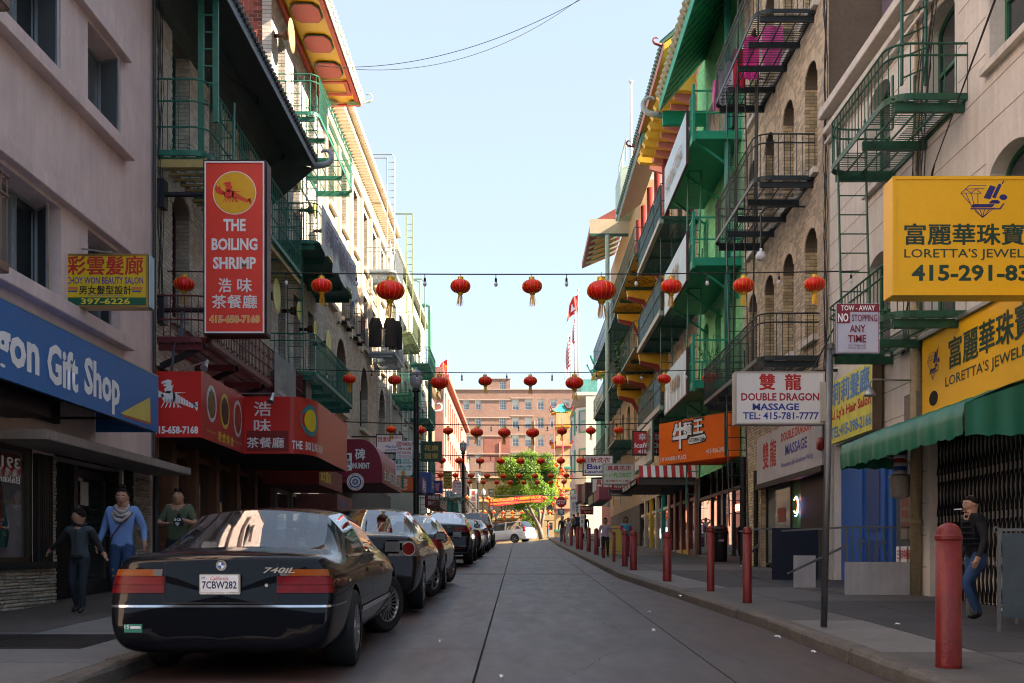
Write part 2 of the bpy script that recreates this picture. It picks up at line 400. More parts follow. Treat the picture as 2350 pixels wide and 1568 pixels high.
m = MB(); slab(m, -5.6, -3.75, 9.55, 10.75, .137, .01); h_ = m.build('hatch_frame', mat('hatch_steel', (.035, .035, .038), .55, .6, dirt=.4), pl)
for k in range(24):
 for q in range(2):
  m2 = MB() if (k, q) == (0, 0) else m2
  slab(m2, -5.55+q*.9, -5.55+q*.9+.86, 9.6+k*.046, 9.6+k*.046+.02, .143, .006)
m2.build('tread_ribs', mat('hatch_steel', ()), pl, kind='stuff')
# litter
SCRAP = ['in the gutter near the right foreground kerb', 'in the right gutter beside the kerb joint', 'on the road between the joint lines, foreground right', 'on the pavement edge by the stout bollard', 'on the pavement before the white barrier', 'on the pavement near the thick bollard', 'under the door of the second saloon', 'on the far road left of the tyre track', 'on the far road by the centre joint', 'small on the far road middle', 'by the right gutter at middle distance', 'in the right gutter below the orange cafe', 'on the road right of the second joint', 'on the pavement left of the thick bollard', 'at the bottom edge beside the centre joint', 'on the road beside the nearest car']
for (x, y) in ((1868, 1503), (1785, 1468), (1500, 1452), (1700, 1302), (2110, 1322), (2060, 1440), (955, 1388), (1232, 1262), (1150, 1282), (1262, 1255), (1330, 1300), (1560, 1372), (1490, 1408), (2300, 1405), (1150, 1560), (1010, 1478)):
 yy = FP*1.19/(y-1205); xx = (x-VX)/FP*yy; onk = xx > kerbR(yy)
 if onk: yy = FP*1.06/(y-1205); xx = (x-VX)/FP*yy
 z = gz(xx, yy)+(.145 if onk else .012); s = rnd.uniform(.02, .04)
 m = MB(); vs = [(xx+math.cos(a)*s*rnd.uniform(.6, 1.2), yy+math.sin(a)*s*rnd.uniform(.6, 1.6), z+rnd.uniform(0, .035)) for a in [k*math.pi/4 for k in range(8)]]
 m.add(vs+[(xx, yy, z+.03)], [(k, (k+1) % 8, 8) for k in range(8)])
 where = 'on the right pavement' if onk else 'on the road surface'
 o = m.build('paper_scrap', mat('paper', (.75, .76, .78), .8), None); tag(o, 'white paper scrap, '+SCRAP.pop(0), 'litter', 'paper scraps '+where)
# ================================================================= builders for walls, windows, fire escapes, roofs
def cell_ok(o, y, z):
 ya, yb, za, zb, ar = o[:5]
 if not (ya < y < yb and za < z < zb): return True
 if ar:
  r = (yb-ya)/2; rise = ar*r; zs = zb-rise
  if z > zs: return ((y-(ya+yb)/2)/r)**2+((z-zs)/rise)**2 > 1
 return False
def facade(b, X, y0, y1, z0, z1, ops, m, depth=.3, name='wall', jm=None):
 """a wall skin lying in the plane x=X with openings (ya, yb, za, zb, arch) and their reveals"""
 s = 1 if X > 0 else -1; w = MB(); Xb = X+s*depth
 ysn = sorted({y0, y1}|{v for o in ops for v in o[:2]}); zs = sorted({z0, z1}|{v for o in ops for v in o[2:4]})
 for a, c in zip(ysn, ysn[1:]):
  for e, f in zip(zs, zs[1:]):
   my, mz = (a+c)/2, (e+f)/2
   if any(o[0] < my < o[1] and o[2] < mz < o[3] for o in ops): continue
   w.quad((X, a, e), (X, c, e), (X, c, f), (X, a, f))
 for o in ops:
  ya, yb, za, zb, ar = o[:5]; N = 12
  if ar:
   r = (yb-ya)/2; rise = ar*r; zsz = zb-rise; cy = (ya+yb)/2
   arc = [(cy-r*math.cos(math.pi*k/N), zsz+rise*math.sin(math.pi*k/N)) for k in range(N+1)]
   for k in range(N):
    (p, q), (p2, q2) = arc[k], arc[k+1]
    w.quad((X, p, q), (X, p2, q2), (X, p2, zb), (X, p, zb)); w.quad((X, p, q), (Xb, p, q), (Xb, p2, q2), (X, p2, q2))
   ztop = zsz
  else:
   ztop = zb; w.quad((X, ya, zb), (Xb, ya, zb), (Xb, yb, zb), (X, yb, zb))
  w.quad((X, ya, za), (Xb, ya, za), (Xb, ya, ztop), (X, ya, ztop)); w.quad((X, yb, za), (Xb, yb, za), (Xb, yb, ztop), (X, yb, ztop))
  w.quad((X, ya, za), (Xb, ya, za), (Xb, yb, za), (X, yb, za))
 w.box(Xb+s*.012, Xb+s*9, y0, y1, z0, z1)
 w.quad((X, y0, z0), (Xb+s*.012, y0, z0), (Xb+s*.012, y0, z1), (X, y0, z1)); w.quad((X, y1, z0), (Xb+s*.012, y1, z0), (Xb+s*.012, y1, z1), (X, y1, z1))
 w.quad((X, y0, z1), (Xb+s*.012, y0, z1), (Xb+s*.012, y1, z1), (X, y1, z1))
 return w.build(name, m, b)
def bricks(b, X, y0, y1, z0, z1, ops, m, bw=.21, bh=.07, single=0, jamb=0, gap=.009, pr=.006, jm=None):
 """every brick of a facade proud of its mortar; the nearest ones as parts of their own"""
 s = 1 if X > 0 else -1; mb = MB(); n1 = 0; unit = None
 nz = int((z1-z0)/bh); rows = []
 for j in range(nz):
  za = z0+j*bh; zb = za+bh-gap; y = y0-(bw/2 if j % 2 else 0)
  while y < y1:
   a, c = max(y, y0+.004), min(y+bw-gap, y1-.004); y += bw
   if c-a < .03: continue
   mz = (za+zb)/2; segs = [(a, c)]
   for o in ops:
    ya, yb, oa, ob, ar = o[:5]
    if zb <= oa or za >= ob: continue
    if ar:
     r = (yb-ya)/2; rise = ar*r; zs = ob-rise
     if mz > zs:
      t = 1-((max(za, zs)-zs)/rise)**2
      if t <= 0: continue
      hw = r*math.sqrt(t); cy = (ya+yb)/2; ya, yb = cy-hw, cy+hw
    ns = []
    for p, q in segs:
     if q <= ya or p >= yb: ns.append((p, q)); continue
     if p < ya-.03: ns.append((p, ya-.004))
     if q > yb+.03: ns.append((yb+.004, q))
    segs = ns
   for p, q in segs: rows.append((p, q, za, zb))
 def put(mbx, p, q, za, zb):
  e = pr+rnd.uniform(-.002, .003); Xo = X-s*e; i = .004
  b_ = len(mbx.v)
  mbx.v += [(X, p, za), (X, q, za), (X, q, zb), (X, p, zb), (Xo, p+i, za+i), (Xo, q-i, za+i), (Xo, q-i, zb-i), (Xo, p+i, zb-i)]
  mbx.f += [tuple(b_+k for k in f) for f in ((4,5,6,7),(0,1,5,4),(1,2,6,5),(2,3,7,6),(3,0,4,7))]; mbx.m += [mbx.cm]*5
 if single:
  zc = single[0] if isinstance(single, tuple) else CZ+2
  rows.sort(key=lambda r: r[0]+abs(r[2]-zc)*.35)
  ume = bpy.data.meshes.new('brick')
  ume.from_pydata([(0,-.5,-.5),(0,.5,-.5),(0,.5,.5),(0,-.5,.5),(-s,-.485,-.46),(-s,.485,-.46),(-s,.485,.46),(-s,-.485,.46)], [], [(4,5,6,7),(0,1,5,4),(1,2,6,5),(2,3,7,6),(3,0,4,7)])
  ume.materials.append(m); o0 = off(b)
  for (p, q, za, zb) in rows[:290]:
   ob = bpy.data.objects.new('brick', ume); COL.objects.link(ob); ob.parent = b
   ob.location = (X-o0.x, (p+q)/2-o0.y, (za+zb)/2-o0.z); ob.scale = (pr+rnd.uniform(-.002, .004), q-p, zb-za)
  rows = rows[290:]
 for r_ in rows: put(mb, *r_)
 if jamb:
  for o in ops:
   ya, yb, za, zb, ar = o[:5]; zt = zb-(ar*(yb-ya)/2 if ar else 0); j = 0; z = za
   while z < zt-.02:
    x = 0 if j % 2 else -bw/2
    while x < jamb:
     a, c = max(x, 0), min(x+bw-gap, jamb); x += bw
     if c-a < .03: continue
     e = yb-pr-rnd.uniform(0, .003); b_ = len(mb.v); zz = min(z+bh-gap, zt)
     Q = [(X+s*a, yb, z), (X+s*c, yb, z), (X+s*c, yb, zz), (X+s*a, yb, zz)]
     mb.v += Q+[(X+s*(a+.003), e, z+.003), (X+s*(c-.003), e, z+.003), (X+s*(c-.003), e, zz-.003), (X+s*(a+.003), e, zz-.003)]
     mb.f += [tuple(b_+k for k in f) for f in ((4,5,6,7),(0,1,5,4),(1,2,6,5),(2,3,7,6),(3,0,4,7))]; mb.m += [1 if jm else 0]*5
    z += bh; j += 1
 if not mb.f: return None
 return mb.build('brickwork', [m, jm] if jm else m, b, kind='stuff', recalc=False)
def arch_ring(b, X, o, m, w=.22, pr=.03, nb=15, name='brick'):
 """the voussoirs over an arched opening, one object each"""
 ya, yb, za, zb, ar = o[:5]; s = 1 if X > 0 else -1; r = (yb-ya)/2; rise = ar*r; zs = zb-rise; cy = (ya+yb)/2
 for k in range(nb):
  a0, a1 = math.pi*k/nb+.012, math.pi*(k+1)/nb-.012; P = []
  for (rr, a) in ((0, a0), (w, a0), (w, a1), (0, a1)): P.append((X+s*.01, cy-(r+rr)*math.cos(a), zs+(rise+rr)*math.sin(a)))
  MB().prism(P, (-s*(pr+.01+rnd.uniform(0, .004)), 0, 0)).build(name, m, b)
def window(b, X, o, fm, pm, inset=.18, bars=1, muntin=0, fw=.06, label=None, curtain=None):
 """sash window filling opening o: frame with sub-part panes"""
 ya, yb, za, zb, ar = o[:5]; s = 1 if X > 0 else -1; xa = X+s*inset; xb = xa+s*.05; f = MB(); N = 10
 f.box(xa, xb, ya, ya+fw, za, zb if not ar else zb-ar*(yb-ya)/2); f.box(xa, xb, yb-fw, yb, za, zb if not ar else zb-ar*(yb-ya)/2)
 f.box(xa, xb, ya+fw, yb-fw, za, za+fw)
 if not ar: f.box(xa, xb, ya+fw, yb-fw, zb-fw, zb)
 else:
  r = (yb-ya)/2; rise = ar*r; zs = zb-rise; cy = (ya+yb)/2
  for k in range(N):
   P = []
   for (q, a) in ((0, math.pi*k/N), (fw, math.pi*k/N), (fw, math.pi*(k+1)/N), (0, math.pi*(k+1)/N)):
    P.append((xa, cy-(r-q)*math.cos(a), zs+(rise-q)*math.sin(a)))
   f.prism(P, (s*.05, 0, 0))
 zm = (za+zb)/2
 for k in range(bars): zz = za+(zb-za)*(k+1)/(bars+1); f.box(xa-s*.01, xb, ya+fw, yb-fw, zz-fw*.5, zz+fw*.5)
 for k in range(muntin): yy = ya+(yb-ya)*(k+1)/(muntin+1); f.box(xa+s*.005, xb, yy-.02, yy+.02, za+fw, zb-fw if not ar else zb-ar*(yb-ya)/2)
 w = f.build('window', fm, b, label=label)
 zz = [za+fw]+[za+(zb-za)*(k+1)/(bars+1) for k in range(bars)]+[zb-fw if not ar else zb-ar*(yb-ya)/2]
 for k, (c, d) in enumerate(zip(zz, zz[1:])):
  q = MB(); t = rnd.uniform(-.012, .012); xc = (xa+xb)/2
  if ar and k == len(zz)-2:
   r = (yb-ya)/2-fw*.6; rise = ar*r; zs = d; cy = (ya+yb)/2
   P = [(xc, ya+fw*.6, c), (xc, yb-fw*.6, c)]+[(xc, cy+r*math.cos(math.pi*j/N), zs+rise*math.sin(math.pi*j/N)) for j in range(N+1)]
   q.add(P, [tuple(range(len(P)))])
  else: q.quad((xc+t*.5, ya+fw*.6, c), (xc-t*.5, yb-fw*.6, c), (xc-t, yb-fw*.6, d), (xc+t, ya+fw*.6, d))
  q.build('pane', pm, w)
 if curtain:
  q = MB(); q.quad((xb+s*.03, ya+.02, za+(zb-za)*.35), (xb+s*.03, yb-.02, za+(zb-za)*.35), (xb+s*.03, yb-.02, zb), (xb+s*.03, ya+.02, zb)); q.build('blind', curtain, w)
 return w
def sill(b, X, o, m, pr=.09, h=.1, ex=.1, name='window_sill'):
 s = 1 if X > 0 else -1; MB().box(X-s*pr, X+s*.05, o[0]-ex, o[1]+ex, o[2]-h, o[2]+.004).build(name, m, b)
IRON = {}
def rail_path(Xw, Xo, ya, yb, r, z, n=5):
 """plan of a railing: from the wall out, round the corner, along the front, back to the wall"""
 s = 1 if Xw > Xo else -1; P = [(Xw, ya, z)]
 for k in range(n+1):
  a = math.pi/2*k/n; P.append((Xo+s*r*(1-math.sin(a)), ya+r*(1-math.cos(a)), z))
 for k in range(n+1):
  a = math.pi/2*k/n; P.append((Xo+s*r*(1-math.cos(a)), yb-r*(1-math.sin(a)), z))
 P.append((Xw, yb, z)); return P
def along(P, step):
 out = []; acc = 0; P = [Vector(p) for p in P]
 for a, b in zip(P, P[1:]):
  L_ = (b-a).length
  while acc <= L_: out.append(a.lerp(b, acc/L_ if L_ else 0)); acc += step
  acc -= L_
 return out
def balcony(label, Xw, Xo, ya, yb, z, m, rail=.72, step=.12, r=.25, beams=4, slats=True, solid=None, scroll=False, group=None, mids=(.82,), fine=True, name='fire_escape', ladder=None, twist=False, cat='fire escape', hole=None):
 """one iron landing: edge channel, beams, slats, rails and balusters; ladder=(y, x0, x1, zbottom, slant)"""
 s = 1 if Xw > Xo else -1
 t = thing(name, label, cat, (Xw, (ya+yb)/2, z), group)
 e = MB(); P = rail_path(Xw, Xo, ya, yb, r, z)
 for a, b_ in zip(P, P[1:]): e.bar(a, b_, .02, .09)
 e.bar((Xw-s*.02, ya, z), (Xw-s*.02, yb, z), .03, .08); e.build('edge_frame', m, t)
 for k in range(beams):
  y = ya+.12+(yb-ya-.24)*k/(beams-1)
  MB().box(Xw, Xo+s*.1, y-.035, y+.035, z-.17, z-.05).build('beam', m, t)
 w = (abs(Xw-Xo)); sm = MB()
 if solid: MB().box(Xw-s*.01, Xo+s*.03, ya+.03, yb-.03, z-.03, z+.012).build('deck', solid, t)
 elif slats:
  y = ya+.08; k = 0; ume = None; nmax = 290; o0 = off(t)
  while y < yb-.05:
   if hole and hole[0] < y < hole[1]:
    sm.box(Xw, Xw-s*w*.42, y-.011, y+.011, z-.004, z+.004)
   elif fine:
    if ume is None:
     ume = MB().box(Xw, Xo+s*.04, -.010, .010, -.004, .004); me = bpy.data.meshes.new('slat')
     me.from_pydata([(v[0]-o0.x, v[1], v[2]) for v in ume.v], [], ume.f); me.materials.append(m); ume = me
    ob = bpy.data.objects.new('slat', ume); COL.objects.link(ob); ob.parent = t; ob.location = (0, y-o0.y+rnd.uniform(-.004, .004), z-o0.z)
   else: sm.box(Xw, Xo+s*.04, y-.012, y+.012, z-.012, z+.008)
   y += .082 if fine else .1
  if sm.f: sm.build('grating', m, t, kind='stuff')
  q = MB()
  for k in range(1, 4): q.box(Xw-s*w*k/4-.012, Xw-s*w*k/4+.012, ya+.05, yb-.05, z-.035, z-.013)
  q.build('bearer', m, t)
 q = MB()
 for f in mids+(1,): q.tube(rail_path(Xw, Xo, ya, yb, r, z+rail*f), .016, 6)
 q.build('handrail', m, t)
 pts = along(P, step); o0 = off(t)
 bm = MB(); bm.tube([(0, 0, 0), (0, 0, rail*mids[0]), (0, 0, rail)], .0085, 5); me = bpy.data.meshes.new('baluster'); me.from_pydata(bm.v, [], bm.f); me.materials.append(m)
 if len(pts) < 130 and fine:
  for p in pts:
   ob = bpy.data.objects.new('baluster', me); COL.objects.link(ob); ob.parent = t; ob.location = p-o0
 else:
  q = MB()
  for p in pts: q.bar(p, p+Vector((0, 0, rail)), .016)
  q.build('balusters', m, t, kind='stuff')
 if scroll:
  q = MB()
  for zz in (z+.1, z+rail*.72):
   for p in along(P, step*1.5):
    c = p+Vector((0, 0, zz-z)); ring = [c+Vector((0, math.cos(a)*.045, math.sin(a)*.045)) if abs(p.x-Xo) < .05 else c+Vector((math.cos(a)*.045, 0, math.sin(a)*.045)) for a in [k*.8 for k in range(8)]]
    q.tube(ring, .006, 4, cap=False)
  q.build('scrollwork', m, t, kind='stuff')
 if ladder:
  for (ly, lx0, lx1, zb, sl) in ([ladder] if not isinstance(ladder, list) else ladder):
   q = MB(); zt = z+rail+.1
   for x in (lx0, lx1): q.bar((x, ly, zb), (x, ly+sl, zt), .022, .06, up=(0, 1, 0))
   lad = q.build('ladder', m, t); nr = int((zt-zb)/.3)
   for k in range(1, nr):
    f = k/nr; MB().tube([(lx0, ly+sl*f, zb+(zt-zb)*f), (lx1, ly+sl*f, zb+(zt-zb)*f)], .011, 5).build('rung', m, lad)
 return t
def tiled_eave(b, Xw, Xo, ya, yb, zi, zo, sm, tm, fm, step=.3, th=.12, tile_r=.09, name='eave', nsep=280):
 """projecting roof: soffit from the wall (zi) to the edge (zo), fascia, tiles on top with round end caps"""
 s = 1 if Xw > Xo else -1
 MB().prism([(Xw, ya, zi), (Xo, ya, zo), (Xo, ya, zo+th), (Xw, ya, zi+th+.2)], (0, yb-ya, 0)).build('soffit', sm, b)
 MB().box(Xo-s*.03, Xo-s*.004, ya, yb, zo-.06, zo+th+.02).build('fascia', fm, b)
 y = ya+step/2; n = 0; d = Vector((Xw-Xo, 0, (zi-zo)+.35)).normalized(); L_ = math.hypot(Xw-Xo, zi-zo+.35)
 tb = MB(); tb.tube([(0, 0, 0), tuple(d*L_)], tile_r, 8)
 me = bpy.data.meshes.new('roof_tile'); me.from_pydata(tb.v, [], tb.f); me.materials.append(tm); o0 = off(b)
 while y < yb:
  ob = bpy.data.objects.new('roof_tile', me); COL.objects.link(ob); ob.parent = b; ob.location = Vector((Xo-s*.09, y, zo+th+tile_r*.7))-o0; y += step; n += 1
def hook(b, c, r, m, d=1, name='roof_horn', th=.05, pl='x', wd=.12):
 """upturned roof-corner ornament"""
 P = []
 for k in range(11):
  a = -math.pi*.5+math.pi*1.25*k/10*d; rr = r*(1-.05*k)
  rr *= .8; P.append((c[0]+(math.cos(a)*rr if pl == 'x' else 0), c[1]+(math.cos(a)*rr if pl == 'y' else 0), c[2]+math.sin(a)*rr))
 q = MB(); q.tube([(c[0]-(d*r*1.2 if pl == 'x' else 0), c[1]-(d*r*1.2 if pl == 'y' else 0), c[2]-r)]+P, [wd*.8]+[wd*.8*(1-.06*k) for k in range(11)], 8); return q.build(name, m, b, smooth=True)
def fsign(name, label, box, Y, m, face=None, th=.14, edge=.02, fm=None, cat='sign', group=None, arm=None):
 """camera-facing box sign; returns the root. box in 2350-px units"""
 a = PY(Y, box[0], box[3]); c = PY(Y, box[2], box[1])
 t = thing(name, label, cat, (a.x, Y, a.z), group)
 MB().box(a.x, c.x, Y+.006, Y+th, a.z, c.z).build('case', fm or m, t, bevel=.006)
 MB().box(a.x+edge, c.x-edge, Y-.002, Y+.004, a.z+edge, c.z-edge).build('face_panel', m, t)
 if edge:
  f = MB(); e = edge
  f.box(a.x, a.x+e, Y-.012, Y+.006, a.z, c.z); f.box(c.x-e, c.x, Y-.012, Y+.006, a.z, c.z)
  f.box(a.x+e, c.x-e, Y-.012, Y+.006, a.z, a.z+e); f.box(a.x+e, c.x-e, Y-.012, Y+.006, c.z-e, c.z); f.build('rim', fm or m, t)
 if arm is not None:
  q = MB()
  for z in (a.z+.12*(c.z-a.z), c.z-.12*(c.z-a.z)):
   q.tube([((a.x if arm < 0 else c.x), Y+th/2, z), (arm, Y+th/2, z)], .03, 8)
  q.build('bracket', mat('sign_bracket', (.03, .03, .035), .6, .5), t)
 return t
def poly2(m, pts, P, th=.006):
 return m
def lobster(P, m, parent, name='emblem', lift=None):
 """crustacean emblem drawn in unit coordinates (u right, v up), mapped by P(u, v)"""
 q = MB()
 def pl(pts): q.add([P(*p) for p in pts], [tuple(range(len(pts)))])
 for k in range(8):
  u = .43+k*.058; v = .52-k*.034; w = .125-k*.009
  pl([(u, v-w), (u+.048, v-w-.02), (u+.062, v-.02), (u+.048, v+w-.03), (u, v+w-.01), (u+.014, v)])
 for a in (-.6, 0, .5): pl([(.88, .30), (.97, .24+a*.16-.02), (1.0, .30+a*.14), (.9, .34)])
 pl([(.22, .40), (.34, .34), (.46, .40), (.50, .52), (.44, .64), (.3, .65), (.17, .55)])
 pl([(.27, .6), (.36, .58), (.42, .66), (.45, .82), (.40, .78), (.41, .92), (.33, .95), (.2, .9), (.17, .84), (.3, .85), (.2, .79), (.3, .76), (.24, .7)])
 pl([(.24, .5), (.2, .62), (.12, .66), (.09, .82), (.03, .74), (-.02, .84), (-.06, .68), (.0, .55), (.12, .48)])
 for k in range(5):
  u = .2+k*.065; pl([(u+.07, .44), (u+.085, .42), (u+.0+k*.03, .24), (u-.04+k*.03, .2), (u-.01+k*.02, .27)])
 pl([(.44, .58), (.72, .60), (.72, .61), (.44, .62)]); pl([(.44, .40), (.62, .20), (.63, .21), (.46, .43)])
 return q.build(name, m, parent, recalc=False)
# ================================================================= left side of the street
PINK = mat('pink_stucco', (.72, .60, .57), .9, var=.12, vs=1.5, streak=.16, bump=.35, bs=70, dirt=.1)
ALU = mat('aluminium', (.42, .44, .46), .35, .8, var=.1)
GL = glassmat('window_glass', (.03, .04, .045)); GLR = glassmat('reeded_glass', (.12, .14, .15), rough=.25)
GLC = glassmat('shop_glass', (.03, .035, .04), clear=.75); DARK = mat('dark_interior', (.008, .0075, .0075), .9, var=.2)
BLK = mat('black_metal', (.015, .015, .017), .5, .4, var=.15); CABLE = mat('cable_black', (.02, .02, .02), .7)
WHT = mat('white_letter', (.82, .83, .85), .55, var=.06); REDL = mat('red_letter', (.50, .02, .02), .5, var=.06)
BLKL = mat('black_letter', (.015, .02, .018), .5); YEL = mat('yellow_letter', (.75, .60, .05), .55, var=.05)
BLUL = mat('blue_letter', (.02, .05, .35), .5); CURT = mat('curtain', (.45, .42, .38), .9, var=.2, vs=9, stretch=(1, 8, .2))
# ---- pink stucco building
b = thing('pink_building', 'pale pink stucco building with two rows of recessed windows above a gift shop', 'building', (XL, 11, 0))
ops = []
rowsz = [(4.72, 6.0), (7.76, 9.05), (10.8, 12.1), (13.85, 15.15)]
for za, zb in rowsz:
 for ya, yb in ((5.2, 6.6), (7.6, 8.95), (9.9, 11.4), (13.35, 15.35), (16.32, 17.66)): ops.append((ya, yb, za, zb, 0))
shop = [(12.05, 14.45, 1.12, 2.62, 0), (15.14, 18.2, .0, 2.6, 0), (8.0, 11.6, 1.12, 2.62, 0)]
facade(b, XL, 2.5, 19.2, -.3, 17.5, ops+shop, PINK, depth=.42)
for o in ops:
 w = MB(); ya, yb, za, zb, _ = o; xi = XL-.36; n_ = 3 if yb-ya > 1.7 else 2
 for k in range(n_+1): yy = ya+(yb-ya-.04)*k/n_; w.box(xi, xi+.05, yy, yy+.04, za, zb)
 w.box(xi, xi+.05, ya, yb, za, za+.04); w.box(xi, xi+.05, ya, yb, zb-.04, zb)
 wo = w.build('window', ALU, b)
 for k in range(n_):
  y0_, y1_ = ya+.04+(yb-ya-.04)*k/n_, ya+(yb-ya-.04)*(k+1)/n_
  if k == n_-1 and za > 4:
   f = MB(); d = Vector((.34, -.16, 0)) if za > 7 else Vector((.26, -.28, 0)); p = Vector((xi+.05, y1_, 0))
   A, B = p+Vector((0, 0, za+.05)), p+d+Vector((0, 0, za+.05)); H = Vector((0, 0, zb-za-.1))
   for a_, b_ in ((A, B), (A+H, B+H), (A, A+H), (B, B+H)): f.bar(a_, b_, .03, .03)
   ff = f.build('casement', ALU, wo); MB().quad(A, B, B+H, A+H).build('pane', GLR, ff)
  MB().quad((xi+.02, y0_, za), (xi+.02, y1_, za), (xi+.02, y1_, zb), (xi+.02, y0_, zb)).build('pane', GLR if k % 2 else GL, wo)
for za, zb in rowsz:
 MB().box(XL+.17, XL-.05, 2.5, 17.86, za-.22, za-.02).build('sill_course', PINK, b, bevel=.01)
 MB().box(XL+.12, XL-.05, 2.5, 17.86, zb+.06, zb+.26).build('lintel_course', PINK, b, bevel=.01)
ts = mat('window_decal', (.5, .06, .06), .5)
t_ = PX(XL-.33, 60, 545)
text('彩雲髮廊', (XL-.32, 14.05, 4.85), (0, 0, 1), (0, -1, 0), 1.05, .26, ts, b, .02)
# canopy slab, recessed doorway, stone piers
MB().box(XL-.1, -5.58, 13.2, 19.0, 2.6, 2.72).build('canopy_slab', mat('pale_concrete', (.33, .30, .28), .85, streak=.35, dirt=.2), b, bevel=.008)
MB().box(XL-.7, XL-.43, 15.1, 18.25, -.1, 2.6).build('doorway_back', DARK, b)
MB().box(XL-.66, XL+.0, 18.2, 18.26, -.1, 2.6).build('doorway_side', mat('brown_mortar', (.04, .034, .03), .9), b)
dr = thing('shop_door', 'aluminium framed glass shop door with a notice taped to it beside the gift shop window', 'door', (XL-.5, 17.5, .6))
DX = XL-.42
f = MB(); f.box(DX, DX+.06, 16.72, 16.86, .55, 2.58); f.box(DX, DX+.06, 18.0, 18.14, .55, 2.58); f.box(DX, DX+.06, 16.86, 18.0, .58, .85); f.box(DX, DX+.06, 16.86, 18.0, 2.42, 2.55); f.build('frame', mat('dark_alu', (.10, .10, .105), .4, .7), dr)
MB().quad((DX+.03, 16.86, .85), (DX+.03, 18.0, .85), (DX+.03, 18.0, 2.42), (DX+.03, 16.86, 2.42)).build('pane', GL, dr)
MB().tube([(DX+.1, 16.9, 1.55), (DX+.1, 17.98, 1.55)], .016, 8).build('handle', ALU, dr)
MB().quad((DX+.05, 16.98, 2.0), (DX+.05, 17.3, 2.0), (DX+.05, 17.3, 2.36), (DX+.05, 16.98, 2.36)).build('notice', mat('notice_paper', (.55, .55, .55), .8, var=.25, vs=22), dr)
p_ = MB().box(XL-.05, XL+.0, 17.72, 17.8, .6, 2.6).build('door_post', ALU, b)
STN = mat('veneer_stone', (.50, .47, .38), .85, var=.3, vs=9, rand=.35, bump=.8, bs=45, dirt=.3)
def veneer(b, X, y0, y1, z0, z1, m, side='x', nmax=290, seed=3):
 R = random.Random(seed); z = z0; u = 0
 while z < z1-.02:
  h = R.uniform(.034, .055); y = y0-R.uniform(0, .2)
  while y < y1:
   l = R.uniform(.16, .55); a, c = max(y, y0), min(y+l-.008, y1); y += l
   if c-a < .03: continue
   e = R.uniform(.018, .042); zz = min(z+h-.006, z1)
   q = MB()
   if side == 'x': q.add([(X, a, z), (X, c, z), (X, c, zz), (X, a, zz), (X+e, a+.006, z+.004), (X+e*R.uniform(.8, 1), c-.006, z+.005), (X+e, c-.006, zz-.004), (X+e*.9, a+.006, zz-.003)], [(4,5,6,7),(0,1,5,4),(1,2,6,5),(2,3,7,6),(3,0,4,7)])
   else: q.add([(a, X, z), (c, X, z), (c, X, zz), (a, X, zz), (a+.006, X-e, z+.004), (c-.006, X-e*R.uniform(.8, 1), z+.005), (c-.006, X-e, zz-.004), (a+.006, X-e*.9, zz-.003)], [(4,5,6,7),(0,1,5,4),(1,2,6,5),(2,3,7,6),(3,0,4,7)])
   if u < nmax: q.build('stone', m, b)
   else: extra.add(q.v, q.f)
   u += 1
  z += h
extra = MB()
veneer(b, XL+.004, 12.0, 15.13, .36, 1.14, STN, nmax=180)
veneer(b, XL+.004, 14.98, 15.13, 1.14, 2.58, STN, nmax=60, seed=5)
veneer(b, XL+.004, 18.27, 19.0, .55, 2.58, STN, nmax=120, seed=6)
veneer(b, 18.19, XL-.42, XL+.02, .5, 2.58, mat('veneer_shaded', (.10, .085, .07), .85, rand=.35, dirt=.3, bump=.6), side='y', nmax=110, seed=9)  # same stone veneer, its colour darkened for the shaded side of the doorway
veneer(b, XL+.004, 6.5, 12.0, .2, 1.14, STN, nmax=0, seed=13)
if extra.v: extra.build('stonework', STN, b, kind='stuff')
# shop window with clothes on show
w = MB(); X0 = XL+.0
for y in (8.0, 11.5, 12.06, 14.38): w.box(X0-.08, X0, y, y+.07, 1.12, 2.62)
w.box(X0-.08, X0, 12.06, 14.45, 1.12, 1.2); w.box(X0-.08, X0, 12.06, 14.45, 2.55, 2.62); wo = w.build('shop_window', mat('bronze_frame', (.09, .075, .05), .4, .7), b)
MB().quad((X0-.04, 12.1, 1.2), (X0-.04, 14.38, 1.2), (X0-.04, 14.38, 2.56), (X0-.04, 12.1, 2.56)).build('pane', GLC, wo)
MB().quad((X0-.04, 8.1, 1.2), (X0-.04, 11.5, 1.2), (X0-.04, 11.5, 2.56), (X0-.04, 8.1, 2.56)).build('pane', GLC, wo)
g_ = MB()
for k in range(7): g_.box(XL+.0, XL+.07, 14.47+k*.07, 14.52+k*.07, 1.14, 2.55)
g_.build('folded_shutter', BLK, b)
MB().box(XL-.02, XL+.1, 12, 15.0, 1.06, 1.14).build('window_ledge', BLK, b)
cols = [('red', (.35, .03, .02)), ('teal', (.03, .2, .18)), ('green', (.03, .16, .05)), ('orange', (.45, .12, .03)), ('gold', (.4, .25, .05)), ('coral', (.40, .08, .06))]
